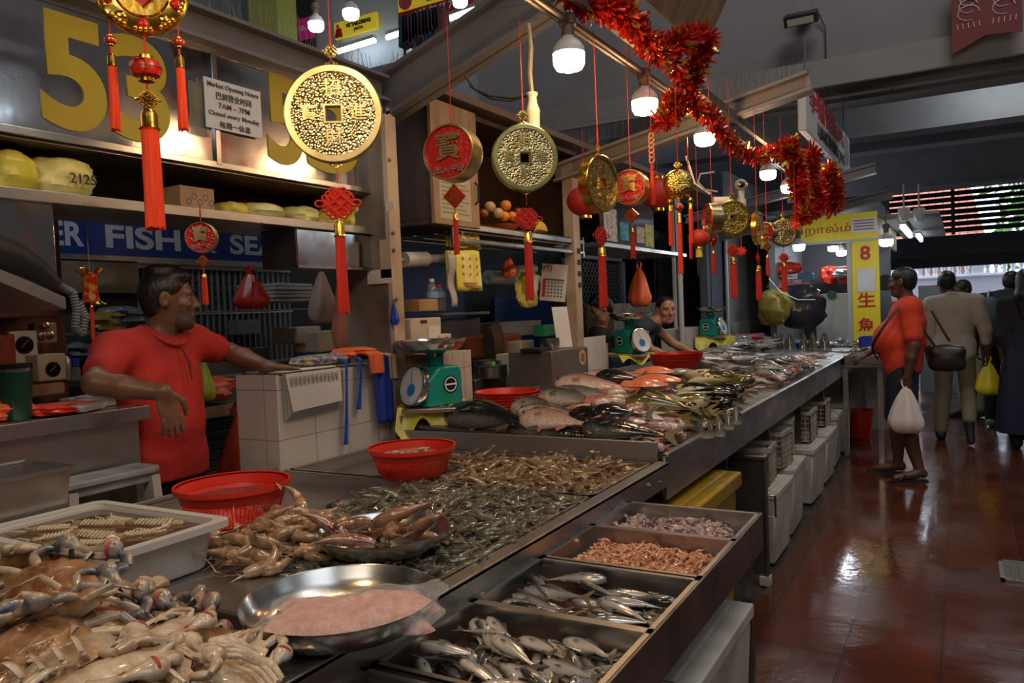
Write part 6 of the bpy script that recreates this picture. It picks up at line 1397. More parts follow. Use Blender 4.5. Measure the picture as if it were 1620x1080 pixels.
for px, py, x, w, d, h, lb, sd in ((72, 640, -2.62, .2, .13, .035, 'red plastic bag spread flat beside the green tumbler', 21), (5, 650, -2.64, .13, .16, .06, 'red plastic bag at the left edge behind the green tumbler', 22), (100, 632, -2.68, .13, .2, .03, 'thin orange red bag under the white paper tray', 23)):
    q = atx(px, py, x); lump('red_plastic_bag', lb, 'bag', (q.x, q.y, CZ), (w, d, h), ORBAG if sd > 21 else REDBAG, sd, .14)
q = atx(130, 632, -2.60); simple('white_tray', 'small white foam tray lying on the steel counter', 'tray', MB().box((0, 0, .012), (.10, .16, .02), taper=.85), WHITEP, loc=(q.x, q.y, CZ), rz=.5)
q = atx(165, 622, -2.75); simple('paper_stack', 'loose white papers piled near the seller elbow', 'papers', MB().box((0, 0, .015), (.2, .22, .03)).box((.03, .0, .035), (.15, .18, .01), T=rotm(0, 0, .4)), PAPER, loc=(q.x, q.y, CZ), bevel=.004)
# back boxes with timers
def px_box(name, label, cat, x0, y0, x1, y1, X, depth, m_, bevel=.006, group=None):
    a = atx(x0, y1, X); b = atx(x1, y0, X); t = thing(name, label, cat, (X, (a.y+b.y)/2, min(a.z, b.z)), 0, group)
    w = b.y-a.y; h = max(b.z, a.z)-min(a.z, b.z); m = MB(); m.bx(-depth, 0, -w/2, w/2, 0, h); m.build('box', m_, t, bevel=bevel); return t, w, h
def dial(t, y, z, r, x=.0):
    m = MB(); m.lathe([(.001, .012), (r*.7, .012), (r*.72, .004), (r, .003), (r, 0)], 24, T=rotm(0, PI/2, 0), t=(x, y, z)); m.bar((x+.014, y-r*.45, z-r*.45), (x+.014, y+r*.45, z+r*.45), r*.2, .012); m.build('dial', BLACKG, t)
XB = -2.95
m = MB(); m.bx(-.02, 0, -.6, atx(106, 560, XB-.14).y-1.1, 0, .75); simple('red_brown_board', 'reddish brown board carrying switch boxes behind the steel counter', 'board', m, mat('red_brown_board', (.14, .06, .045), .6), loc=(XB-.14, 1.1, CZ))
t, w, h = px_box('switch_box', 'tall white switch box with a black dial above the tumbler', 'switch box', 20, 522, 59, 606, XB+.02, .1, WHITEP); dial(t, .0, h*.72, .032)
t, w, h = px_box('switch_box', 'cream switch box with a big black dial right of the tall white one', 'switch box', 62, 558, 104, 604, XB+.1, .12, CREAM); dial(t, 0, h*.42, h*.28)
t, w, h = px_box('socket_board', 'small wooden board with metal sockets above the cream switch box', 'socket board', 56, 510, 90, 544, XB, .05, WOODL)
m = MB()
for dy, dz in ((-.02, .03), (.01, .03), (-.005, .065)): m.lathe([(.012, 0), (.014, .012), (.008, .014), (.001, .014)], 14, T=rotm(0, PI/2, 0), t=(0, dy, dz))
m.build('socket', STEEL_B, t)
px_box('wooden_block', 'pale wooden block under the cream switch box', 'wooden block', 53, 604, 103, 628, XB+.12, .12, WOODL)
px_box('water_flask', 'tall grey flask behind the counter beside the cream switch box', 'flask', 105, 562, 115, 606, XB, .05, STEEL, .02)
t, w, h = px_box('water_bottle', 'small clear bottle with a blue cap behind the seller', 'bottle', 117, 578, 130, 604, XB, .04, GLASSY, .015); m = MB(); m.lathe([(.001, h+.03), (.018, h+.03), (.018, h), (.001, h)], 14, t=(-.02, 0, 0)); m.build('cap', BLUE, t)
px_box('red_shelf_board', 'dark red shelf board above the switch boxes', 'shelf', -60, 487, 92, 505, XB+.1, .3, mat('dark_red_board', (.10, .02, .018), .5))
for i, (x0, x1, c) in enumerate(((22, 40, (.5, .45, .4)), (42, 54, (.35, .05, .03)), (58, 72, (.55, .5, .48)), (74, 88, (.05, .06, .15)))):
    px_box('hanging_card', ['white', 'red', 'pale', 'dark blue'][i] + ' card hanging behind the red shelf board', 'card', x0, 478, x1, 490, XB+.0, .01, mat('card%d' % i, c, .6), .001)
t, w, h = px_box('red_metal_box', 'worn red box with metal fittings at the left edge behind the tumbler', 'box', -20, 528, 24, 600, XB+.08, .1, mat('worn_red', (.30, .05, .02), .5, col2=(.1, .04, .03), nscale=20))
# --- back of the near stall: sign, steel panel, bars, shelves, bundles
XS = -3.93
bs = thing('fish_seafood_sign', 'long blue sign reading FISH & SEAFOOD in grey white letters', 'sign', (XS, 2.8, 1.86))
za, zb = atx(300, 410, XS).z, atx(300, 354, XS).z
m = MB(); m.bx(-.03, 0, -.95, 1.3, za-1.86, zb-1.86); m.build('board', SIGNBLUE, bs, bevel=.003)
m = MB(); m.bx(-.03, .02, -.95, 1.3, za-1.86-.035, za-1.86); m.bx(-.03, .02, -.95, 1.3, zb-1.86, zb-1.86+.02); m.build('trim', STEEL, bs)
LW = mat('grey_white_letter', (.42, .42, .44), .5)
for tx, x0, x1 in (('PER', 50, 133), ('FISH', 167, 285), ('&', 313, 342), ('SEAFOOD', 363, 545)):
    a = atx(x0, 380, XS); b = atx(x1, 385, XS); z0 = atx((x0+x1)/2, 0, XS).z
    yc = 375 + (x0+x1)/2*.03
    fit_text(tx, bs, a.y-2.8, b.y-2.8, (za+zb)/2-1.86-.062, (za+zb)/2-1.86+.062, .002, LW, bold=.03)
px_box('steel_wall_panel', 'shiny steel panel on the back wall under the blue sign', 'steel panel', 86, 412, 219, 464, XS+.02, .04, MIRROR)
wg = thing('window_grille', 'row of grey vertical bars along the back wall behind the seller', 'grille', (XS-.03, 3.3, 1.2))
for k in range(26): Bx(-.006, .006, -.55+k*.045, -.541+k*.045, 0, .64).build('bar', mat('grille_bar', (.28, .27, .26), .5), wg) 
for z in (.0, .33, .60): Bx(-.008, .008, -.57, .6, z, z+.02).build('crossbar', STEEL, wg)
BKS = mat('back_shelf', (.20, .19, .18), .5)
t, w, h = px_box('back_shelf', 'pale metal shelf strip cluttered with plastic bags behind the seller', 'shelf', 145, 522, 215, 532, XS+.3, .3, BKS)
t, w, h = px_box('back_counter', 'dull steel counter along the back of the near stall', 'counter', 300, 548, 425, 640, XS+.35, .35, STEEL_D)
t, w, h = px_box('back_worktop', 'dull grey worktop behind the tiled wall', 'worktop', 380, 603, 600, 640, -3.3, .5, mat('worktop_grey', (.12, .12, .12), .5))
r = random.Random(12)
BLACKBAG = mat('grey_film_bag', (.16, .16, .165), .25, bump=1, bscale=18)
for i, (px, py, w, h, m_, lb) in enumerate(((165, 520, .22, .12, mat('amber_bag', (.35, .20, .04), .3, bump=1, bscale=20), 'amber plastic bag on the back shelf'), (195, 520, .2, .15, BLACKBAG, 'grey clear film bag on the back shelf behind the seller head'),
        (178, 552, .2, .08, GREEN, 'green bag under the back shelf'), (150, 560, .3, .1, BLACKBAG, 'tangled grey nets below the back shelf'), (190, 585, .25, .1, mat('brown_clutter', (.10, .07, .05), .8, bump=1, bscale=30), 'brown pile of rags low at the back left'),
        (165, 600, .3, .08, mat('rag_grey', (.13, .11, .09), .8), 'dull grey rags beside the brown pile'), (331, 545, .16, .1, REDBAG, 'red bag lying far back right of the seller'))):
    q = atx(px, py+12, XS+.2); lump('back_bag', lb, 'bag', q, (.2, w, h), m_, 30+i, .2)
q = atx(395, 470, -3.4); 
ft_ = 0
for k in range(5):
    a = atx(400, 487, -3.5); o = Bx(-.14, .14, -.17, .17, 0, .018).build('foam_tray', WHITEP, loc=(-3.5 + .01*(k % 2), a.y+.18, a.z + .03 + k*.022), bevel=.004, rz=.04*k); tag(o, 'white foam tray in the stack behind the hanging red bag', 'tray', 'stacked white foam trays')
px_box('tray_shelf', 'thin white shelf carrying the foam trays', 'shelf', 372, 488, 486, 492, -3.35, .3, mat('shelf_white', (.4, .4, .4), .5))
px_box('instrument_box', 'grey control box low on the back wall', 'control box', 378, 505, 412, 530, XS+.1, .1, mat('grey_box', (.22, .21, .19), .5))
px_box('foam_box_small', 'white foam box on the back worktop left of the other one', 'foam box', 473, 515, 508, 544, -3.35, .2, FOAM, .01); px_box('foam_box_small', 'wider white foam box on the back worktop beside the pink bags', 'foam box', 505, 521, 553, 558, -3.25, .2, FOAM, .01)
p = atx(395, 432, -3.0); pleat_bag('hanging_bag_bundle', 'red bundle of carrier bags hanging above the grey box at the back', 'bag bundle', p, .20, .17, REDBAG, 3)
p = atx(376, 660, -3.05); pleat_bag('hanging_bag_bundle', 'large orange red bundle of bags hung on hooks below the wooden plank', 'bag bundle', p, .27, .36, mat('deep_orange_bag', (.62, .075, .02), .3, bump=.6, bscale=14), 5, 14)
px_box('wooden_plank', 'worn whitish wooden plank behind the seller by the tiled wall', 'plank', 300, 632, 412, 668, -3.1, .06, WOODL); px_box('grey_plank', 'upper grey metal plank between seller and tiled wall', 'plank', 300, 590, 385, 610, -3.3, .05, mat('plank_grey', (.2, .19, .18), .6))
p = atx(321, 568, -3.1); pleat_bag('hanging_bag', 'yellow green bag hanging beside the seller arm', 'bag', p, .12, .20, mat('lime_bag', (.45, .50, .05), .3, bump=.6, bscale=16), 7)
q = atx(335, 636, -3.15); lump('red_bag', 'crumpled orange bag lying on the plank beside the seller', 'bag', q, (.15, .22, .12), ORBAG, 44, .16)
p = atx(508, 428, -2.85); pleat_bag('hanging_bag', 'pale pink translucent bag hanging under the mirror box', 'bag', p, .17, .27, mat('pale_pink_film', (.74, .52, .44), .35, bump=.6, bscale=10), 8, 6)
p = atx(540, 428, -2.7); pleat_bag('hanging_bag', 'salmon red bag hanging low beside the pale pink one', 'bag', p, .14, .40, mat('salmon_film', (.72, .26, .18), .35, bump=.6, bscale=10), 9, 6)
for x0, x1, m_, lb in ((553, 557, WOOD, 'thin brown pole leaning beside the pillar'), (562, 566, STEEL_B, 'thin steel pole beside the brown one'), (574, 578, WOODL, 'pale wooden handle by the pillar'), (583, 586, mat('blue_orange', (.5, .1, .02), .5), 'orange tool handle nearest the pillar')):
    a = atx(x0, 430, -2.62); b = atx(x0+3, 560, -2.62); simple('tool_pole', lb, 'pole', MB().tube([a, b], .010, 8), m_, bevel=0)
for (x0, y0, x1, y1), m_, lb in (((583, 425, 622, 450), PAPER, 'creased paper note pinned on the pillar near face'), ((612, 318, 624, 334), PAPER, 'small white sticker on the pillar'), ((604, 378, 618, 440), mat('beige_paper', (.42, .34, .28), .8), 'beige paper strip on the pillar beside the mirror box')):
    a = aty(x0, y1, 2.87); b = aty(x1, y0, 2.87); simple('paper_note', lb, 'paper note', Bx(a.x, b.x, 2.864, 2.867, min(a.z, b.z), max(a.z, b.z)), m_, bevel=0)
p = atx(623, 480, -2.28); pleat_bag('blue_glove', 'blue plastic glove hung on the pillar edge', 'glove', p, .05, .10, BLUE, 4, 5)
# stuff on the low tiled wall
WX, WZ = -2.335, 1.258
np_ = thing('newspaper_stack', 'stack of newspapers hanging over the low tiled wall edge', 'newspaper', (WX, 2.36, WZ))
a = atx(448, 600, WX+.01).y-2.36; b = atx(535, 600, WX+.01).y-2.36
for k in range(5):
    m = MB(); e = .004*k; m.bx(-.19, .006+e, a-.002*k, b-.006*k, .002+.002*k, .004+.002*k); d = -.135 - .008*(4-k)
    m.add([(.006+e, a, .004), (.006+e, b, .004), (.010+e*2, b-.004*k, d), (.010+e*2, a+.003*k, d-.012), (.008+e, a, .004), (.008+e, b, .004), (.0115+e*2, b-.004*k, d), (.0115+e*2, a+.003*k, d-.012)], [(3, 2, 1, 0), (4, 5, 6, 7), (0, 1, 5, 4), (1, 2, 6, 5), (2, 3, 7, 6), (3, 0, 4, 7)])
    m.build('sheet', mat('newsprint%d' % (k % 2), ((.50, .46, .42), (.40, .38, .36))[k % 2], .9), np_, smooth=0)
m = MB()
for c in range(12):
    for l in range(22): y0 = a + (b-a)*(.05+.075*c); m.bx(.031, .0316, y0, y0+(b-a)*.058, -.012-.0048*l, -.0102-.0048*l)
m.build('print_columns', mat('newsprint_ink', (.17, .15, .14), .9), np_)
m = MB(); m.add([(-.1, a+.0, .013), (-.02, a+.02, .013), (.004, b, .013), (-.12, b+.05, .013)], [(0, 1, 2, 3)]); m.build('loose_sheet', PAPER, np_, solid=.002)
lump('flowered_apron', 'folded flower patterned cloth on the low tiled wall', 'cloth', (-2.42, atx(510, 565, -2.42).y, WZ+.012), (.14, .30, .05), mat('flower_cloth', (.10, .12, .28), .7, col2=(.42, .34, .16), nscale=45, npos=(.47, .53)), 51, .08)
lump('orange_cloth', 'orange cloth bundled on the tiled wall beside the ribbons', 'cloth', (-2.40, atx(560, 562, -2.4).y, WZ+.03), (.14, .22, .05), mat('orange_cloth', (.62, .12, .03), .8), 52, .12)
def drape(name, label, px, w, L, m_, x=WX+.02, sway=.02, wave=2, z0=WZ+.03, cat='cloth', top=.1):
    y = atx(px, 570, x).y; m = MB()
    m.grid(lambda u, v: (x + .008*math.sin(v*PI*2*wave + u*3) + (-top*(1-u*4) if u < .25 else 0)*1.0 + .012, y + (v-.5)*w*(1-.15*u) + sway*u*u, z0 + (.012*math.sin(u*12) if u < .25 else -(u-.25)/.75*L)), 20, 10)
    return simple(name, label, cat, m, m_, bevel=0, smooth=60)
o = drape('blue_ribbon', 'long blue apron ribbon hanging down the tiled wall, left of two', 545, .035, .36, mat('royal_ribbon', (.01, .07, .42), .5), sway=-.03, wave=.5, cat='ribbon'); o.modifiers.new('t', 'SOLIDIFY').thickness = .002
o = drape('blue_ribbon', 'shorter blue apron ribbon, right of two on the tiled wall', 568, .04, .22, MATS['royal_ribbon'], sway=-.03, wave=.5, cat='ribbon'); o.modifiers.new('t', 'SOLIDIFY').thickness = .002
o = drape('navy_cloth', 'navy blue cloth hanging at the right end of the tiled wall', 600, .12, .30, NAVYC, wave=2, x=WX+.03); o.modifiers.new('t', 'SOLIDIFY').thickness = .01
o = drape('orange_cloth_end', 'orange and pink cloth end folded over the navy cloth', 590, .10, .09, mat('orange_cloth', (.62, .12, .03), .8), wave=1, x=WX+.045, z0=WZ+.05); o.modifiers.new('t', 'SOLIDIFY').thickness = .01
o = drape('beige_cloth', 'beige cloth hanging over the wall corner beside the pillar', 618, .07, .11, mat('beige_cloth', (.50, .34, .22), .8), wave=1.5, x=WX+.04, z0=WZ+.035); o.modifiers.new('t', 'SOLIDIFY').thickness = .008
# sink tub and stool behind the crabs
sk = thing('steel_tub', 'square steel tub at the left edge behind the clear tub', 'steel tub', (-2.20, .98, .834))
zt_ = atx(117, 735, -2.08).z - .834; ye_ = atx(117, 735, -2.08).y - .98
m = MB(); 
m.rings([[(-.12*s, -.3*s, z), (.12*s, -.3*s, z), (.12*s, ye_*s, z), (-.12*s, ye_*s, z)] for s, z in ((.84, 0), (.97, zt_-.005), (1.02, zt_), (1.02, zt_-.012), (.96, zt_-.014), (.82, .006))], True, (True, True)); m.build('tub', STEEL, sk, smooth=0)
st = thing('grey_stool', 'worn grey stool with splayed legs between tub and steel counter', 'stool', (-2.42, 1.52, .0)); zs = atx(180, 745, -2.42).z
m = MB(); m.prism([(-.07, -.22), (.05, -.22), (.07, -.18), (.07, .14), (.05, .17), (-.07, .17)], zs-.02, zs); m.bx(-.06, .055, -.2, .15, zs-.05, zs-.02); m.build('seat', mat('worn_grey_plastic', (.26, .27, .29), .5, col2=(.18, .18, .19), nscale=12), st, bevel=.004)
for sx in (-1, 1):
    for sy in (-1, 1): MB().bar((sx*.045, sy*.14, zs-.03), (sx*.06, sy*.20, .0), .05, .03).build('leg', mat('stool_leg', (.34, .33, .30), .5), st)
# --- scales
def scale(label, x, y, z, rz, s=1., dialrot=.0, pan_h=.30):
    t = thing('kitchen_scale', label, 'scale', (x, y, z), rz); t.scale = (s,)*3
    m = MB(); m.prism([(-.095, 0), (.115, 0), (.115, .16), (.10, .19), (-.02, .19), (-.095, .12)], -.085, .085, 'y'); m.build('body', TEAL, t, bevel=.012)
    m = MB(); m.bx(-.02, .045, -.02, .02, .19, .235); m.bx(-.02, -.002, -.02, .02, .19, .262); m.bx(.038, .056, -.02, .02, .19, .262); m.bx(-.03, .065, -.03, .03, .25, .262); m.build('neck', TEAL, t, bevel=.003)
    c = Vector((-.115, 0, .10)); T = rotm(0, -PI/2 + .28, 0)
    m = MB(); m.lathe([(.098, -.022), (.102, .0), (.098, .012), (.092, .014), (.092, .008)], 48, T=T, t=c); m.build('dial_rim', STEEL_B, t, smooth=50)
    m = MB(); m.lathe([(.001, .009), (.093, .009)], 40, T=T, t=c); d = m.build('dial_face', mat('dial_white', (.72, .72, .70), .3, coat=.5), t)
    m = MB()
    for k in range(40):
        a = 2*PI*k/40; r0 = .078 if k % 5 else .072; v0 = np.array([r0*math.cos(a), r0*math.sin(a), .0095]); v1 = np.array([.086*math.cos(a), .086*math.sin(a), .0095]); m.bar(tuple(v0 @ T.T + np.array(c)), tuple(v1 @ T.T + np.array(c)), .0015, .0012)
    m.bar(tuple(np.array([0, 0, .012]) @ T.T + np.array(c)), tuple(np.array([.07, .02, .012]) @ T.T + np.array(c)), .002, .002); m.build('dial_marks', BLKINK, d)
    m = MB(); m.lathe([(.001, .013), (.030, .013), (.030, .009)], 24, T=T, t=c + Vector((0, 0, 0)) + Vector(tuple(np.array([-.02, 0, 0]) @ T.T))); m.build('blue_badge', mat('badge_blue', (.02, .22, .55), .4), d)
    for g in (1, -1):
        m = MB(); m.lathe([(.042, 0), (.042, .002), (.001, .002)], 30, T=rotm(PI/2*g, 0, 0), t=(.04, -.086*g, .10)); b = m.build('round_badge', BLACKG, t); m = MB(); m.lathe([(.036, 0), (.036, .003), (.030, .003)], 30, T=rotm(PI/2*g, 0, 0), t=(.04, -.086*g, .10)); m.bx(.005, .075, -.0895*g, -.088*g, .096, .104); m.build('badge_ring', WHT, b)
    m = MB(); m.lathe([(.001, pan_h-.035), (.11, pan_h-.033), (.148, pan_h-.016), (.170, pan_h+.018), (.175, pan_h+.018), (.173, pan_h+.012), (.152, pan_h-.022), (.11, pan_h-.040), (.03, pan_h-.038), (.03, pan_h-.045), (.001, pan_h-.045)][::-1], 48); m.build('pan', STEEL_B, t, smooth=50)
    return t
# stand in the prawn table for the near scale
sx_, sy_ = -2.13, 2.96
ss = thing('scale_stand', 'steel platform on a rounded foot carrying the near teal scale', 'stand', (sx_, sy_, .90))
m = MB(); m.lathe([(.001, 0), (.03, 0), (.06, .01), (.085, .04), (.08, .055), (.03, .07), (.022, .10), (.022, .135), (.001, .135)], 28); m.build('foot', STEEL_B, ss, smooth=50)
m = MB(); m.box((0, 0, .145), (.26, .30, .018), T=rotm(0, 0, .5)); m.build('plate', STEEL, ss, bevel=.003)
scale('large teal scale with a steel pan beside the low tiled wall', sx_, sy_, 1.055, 1.24, .95)
def yellow_sheet(label, x, y, z, rz, w=.30, d=.26, flap=.10, side=-1, seed=0):
    m = MB(); ph = seed
    m.grid(lambda u, v: ((u-.5)*w + .008*math.sin(v*9+ph), (v-.5)*d*(1+.05*math.sin(u*8)), (-.004 if .12 < v < .95 else 0) + (-flap*((.16-v)/.16)*(1+.5*math.sin(u*11+ph)) if v < .16 else 0) + .003*math.sin(u*20+v*9)), 26, 20)
    return simple('yellow_bag_sheet', label, 'plastic sheet', m, YEL, loc=(x, y, z), rz=rz, bevel=0, smooth=60)
yellow_sheet('yellow plastic bag spread under the near scale with torn flaps', sx_-.02, sy_, 1.0585, .5)
q = atx(705, 640, -2.1)
p = atx(1000, 575, -2.30); scale('teal scale at the middle of the fish table, dial facing the aisle', p.x, p.y, 1.10, 2.65, 1.0)
PY1 = p.y
m = MB(); m.box((0, 0, .0), (.3, .34, .02)); m.tube([(0, 0, -.12), (0, 0, 0)], .02, 8); simple('scale_stand', 'steel platform under the middle teal scale', 'stand', m, STEEL, loc=(p.x, p.y, 1.085)); yellow_sheet('yellow plastic sheet under the middle teal scale', p.x, p.y, 1.099, .9, .36, .34, .06, seed=3)
p = atx(1128, 550, -2.35); scale('small teal scale at the far end seen from its side', p.x, p.y, 1.12, 3.0, .98)
m = MB(); m.box((0, 0, .0), (.34, .34, .02)); m.tube([(0, 0, -.14), (0, 0, 0)], .02, 8); simple('scale_stand', 'steel platform under the far teal scale', 'stand', m, STEEL, loc=(p.x, p.y, 1.10)); yellow_sheet('yellow plastic sheet draped around the far teal scale', p.x, p.y, 1.115, .4, .42, .40, .12, seed=6)
# --- middle stall
XC = -2.35
cbn = thing('altar_cabinet', 'dark wooden wall cabinet with an open door and fruit on its shelf', 'cabinet', (XC, 4.25, 1.97))
y0, y1 = atx(684, 300, XC).y-4.25, atx(913, 300, XC).y-4.25; zt = .58
CABW = mat('dark_orange_wood', (.065, .032, .016), .55, col2=(.035, .018, .010), nscale=(10, 10, 2), bump=.3, bscale=40)
m = MB(); m.bx(-.5, 0, y0, y1, -.03, 0); m.bx(-.5, 0, y0, y1, zt, zt+.03); m.bx(-.5, -.48, y0, y1, 0, zt); m.bx(-.5, 0, y0, y0+.03, 0, zt); m.bx(-.5, 0, y1-.03, y1, 0, zt); m.build('carcass', CABW, cbn, bevel=.003)
yd = atx(752, 300, XC).y - 4.25
m = MB(); m.bx(0, .022, y0-.02, yd, -.03, zt+.03); dd = m.build('door', WOODL, cbn, bevel=.003)
m = MB(); m.bx(.022, .024, y0+.03, yd-.09, .0, zt-.12); sheet = m.build('paper_notice', mat('yellowed_paper', (.46, .44, .32), .8, col2=(.50, .38, .24), nscale=6), dd)
m = MB()
for k in range(11): m.bx(.0242, .0246, y0+.045, yd-.105-.03*(k % 3), .03+.022*k, .038+.022*k)
m.build('printed_lines', mat('olive_print', (.25, .27, .08), .8), sheet)
m = MB(); m.tube([(.03, yd-.05, .10), (.05, yd-.05, .12), (.05, yd-.05, .2), (.03, yd-.05, .22)], .006, 6); m.build('handle', BLACK, dd)
for i, (px, py, r_, c) in enumerate(((775, 327, .035, (.62, .42, .16)), (800, 325, .036, (.80, .25, .02)), (788, 337, .035, (.62, .45, .20)), (798, 342, .034, (.82, .26, .02)), (810, 342, .034, (.82, .24, .02)), (765, 338, .03, (.35, .08, .03)), (820, 336, .033, (.35, .05, .02)))):
    q = atx(px, py, XC-.10); m = MB(); m.ell((0, 0, 0), (r_, r_, r_*.93), 16, 10); o = simple('fruit', ['pale melon left on the cabinet shelf', 'orange on top of the fruit pile in the cabinet', 'pale melon in front of the top orange', 'orange in the front row, left', 'orange in the front row, right', 'dark red pomelo piece at the left of the fruit', 'dark red apple behind the bananas'][i], 'fruit', m, mat('fruit%d' % i, c, .35), loc=(q.x, q.y, max(q.z, 1.975+.03)), bevel=0)
bn = thing('banana_bunch', 'bunch of yellow bananas at the right of the fruit', 'bananas', (XC-.08, atx(848, 343, XC-.08).y, 2.02))
for k in range(6):
    m = MB(); a = -.5 + k*.2; m.tube([(0, .05*a*2, .05), (.03, .10*a, .01), (.035, .13*a, -.02), (.02, .15*a, -.035)], [.006, .014, .014, .004], 7); m.build('banana', mat('banana_skin', (.72, .48, .05), .5), bn)
m = MB(); m.lathe([(.001, 0), (.06, 0), (.09, .03), (.085, .03), (.055, .006), (.001, .006)], 24); simple('orange_bowl', 'low orange bowl under the front oranges', 'bowl', m, mat('orange_bowl', (.55, .10, .02), .3), loc=(XC-.06, atx(800, 350, XC-.06).y, 1.972))
# steel rack under the cabinet
rk = thing('steel_rack', 'steel wire rack of long rails hanging below the altar cabinet', 'rack', (XC, 4.3, 1.86))
m = MB()
for k in range(6): m.tube([(-.02-.07*k, -.75, .06-.02*(k % 2)), (-.02-.07*k, .85, .06-.02*(k % 2))], .007, 6)
for y in (-.7, 0, .8): m.bar((0, y, .05), (-.45, y, .05), .012, .012)
m.build('rails', STEEL_B, rk); m = MB(); m.bx(-.01, .01, -.8, .88, .07, .10); m.bx(-.01, .01, -.8, .88, .0, .02); m.build('front_strips', STEEL_B, rk, bevel=.002)
for y in (-.8, .87): MB().bar((0, y, -.02), (0, y, .12), .015, .015).build('hanger', STEEL_B, rk)
# stacks of printed yellow bags
def bagstack(label, px, py, w, h, n, X=XC+.02):
    p = atx(px, py, X); t = thing('printed_bag_stack', label, 'bag stack', p)
    for k in range(n):
        m = MB(); m.grid(lambda u, v: (-.018*k + .006*math.sin(v*7+k) + .012*u, (v-.5)*w + .012*k + .02*u*math.sin(k), -h*u - .008*math.sin(v*6+k)), 8, 10); o = m.build('bag', YEL, t, smooth=60, solid=.004)
    m = MB()
    for i in range(3):
        for j in range(3): m.ell((.016+.004*i, (i-1)*w*.26, -h*(.2+.2*j)), (.003, .008, .010), 8, 5)
    m.bx(.02, .023, -w*.3, w*.25, -h*.86, -h*.82); m.bx(.02, .023, -w*.25, w*.2, -h*.92, -h*.89); m.build('red_print', mat('red_print', (.55, .10, .02), .6), t)
    return t
bagstack('thick stack of yellow printed carrier bags hanging below the rack', 738, 397, .24, .21, 7); bagstack('upper yellow bag stack tucked under the steel rack', 736, 366, .26, .09, 5, XC-.05)
# rolls of film
def roll(label, x0, y0, x1, y1, X, r, r2=None):
    a = atx(x0, y0, X); b = atx(x1, y1, X); t = thing('film_roll', label, 'roll', a); d = b - a; m = MB(); m.tube([(0, 0, 0), tuple(d*.5)], r, 16); m.build('film', mat('milky_film', (.50, .50, .48), .25, coat=.4), t)
    m = MB(); m.tube([tuple(d*.5), tuple(d)], (r2 or r*.6), 12); m.tube([tuple(-d*.05), tuple(d*1.05)], .008, 8); m.build('core', mat('film_core', (.42, .42, .42), .3), t); return t
roll('roll of milky plastic film on a rod right of the pillar', 638, 411, 705, 409, -2.5, .042, .026); roll('second film roll on a rod behind the yellow bags', 772, 438, 850, 442, -2.9, .05, .04); roll('upper film roll near the calendar', 815, 430, 845, 425, -2.75, .04, .035)
m = MB(); m.grid(lambda u, v: (.01*math.sin(u*9), (v-.5)*.07*(1-.3*u), -.28*u), 12, 4); o = simple('white_rag', 'thin whitish rag hanging left of the yellow bags', 'rag', m, mat('white_rag', (.42, .38, .33), .9), loc=atx(714, 402, -2.33), bevel=0); o.modifiers.new('t', 'SOLIDIFY').thickness = .004
# calendar
cl = thing('wall_calendar', 'white wall calendar with a printed grid hanging from the rack corner', 'calendar', aty(876, 447, 4.95)); cl.rotation_euler = (0, .12, .25)
m = MB(); m.box((0, 0, 0), (.185, .004, .26)); m.build('sheet', PAPER, cl); m = MB(); m.box((0, -.003, .02), (.15, .002, .012)); 
for i in range(6):
    for j in range(5): m.box((-.06+.024*i, -.003, -.0-.024*j), (.012, .002, .012))
m.build('date_grid', mat('calendar_ink', (.12, .12, .14), .8), cl); m = MB(); m.box((-.068, -.0035, -.045), (.02, .002, .12)); m.build('red_column', REDINK, cl); text('1月', .05, REDINK, cl, (-.05, -.004, .09), ext=.0006)
p = aty(835, 460, 4.9); lump('yellow_bag', 'yellow bag hanging behind the calendar', 'bag', p - Vector((0, 0, .12)), (.12, .2, .26), YEL, 61, .18)
p = atx(804, 404, -2.6); pleat_bag('hanging_bag', 'small orange bag hanging under the steel rack', 'bag', p, .10, .15, ORBAG, 12, 7)
# second post
m = MB(); a = atx(909, 400, -2.35); m.bx(-2.41, -2.33, a.y-.04, a.y+.06, 0, 2.5); simple('post', 'grimy cream post at the right end of the altar cabinet', 'post', m, PILC)
m = MB()
for z in (1.62, 1.70, 1.78, 1.86): m.bx(-.005, .005, -.02, .02, z, z+.035)
simple('black_clips', 'black tape marks on the cream post', 'clips', m, BLACK, loc=(-2.328, a.y+.02, 0)); m = MB()
# background boards
px_box('blue_tarpaulin', 'deep blue tarpaulin hanging at the back of the middle stall', 'tarpaulin', 636, 420, 732, 512, -4.1, .03, mat('blue_tarp', (.008, .03, .14), .5)); px_box('blue_tarpaulin', 'second blue sheet behind the film rolls', 'tarpaulin', 786, 470, 872, 560, -4.05, .03, MATS['blue_tarp'])
px_box('plate_shelf', 'grey ledge behind the water bottles', 'shelf', 700, 492, 775, 500, -3.3, .2, BKS)
px_box('grey_cabinet_low', 'low grey cabinet under the ledge in the middle stall', 'cabinet', 700, 502, 760, 545, -3.4, .2, mat('mid_grey_panel', (.12, .12, .13), .6))
px_box('white_carton', 'whitish grey carton behind the orange tub', 'carton', 783, 506, 856, 535, -3.3, .3, mat('grey_carton', (.30, .29, .27), .7)); px_box('orange_tub', 'rusty orange tub behind the pots in the middle stall', 'tub', 783, 526, 826, 568, -3.05, .3, mat('rusty_orange', (.38, .09, .02), .5), .02)
px_box('white_bin', 'small cream bin beside the white cabinet', 'bin', 824, 537, 845, 562, -2.8, .12, CREAM, .01)
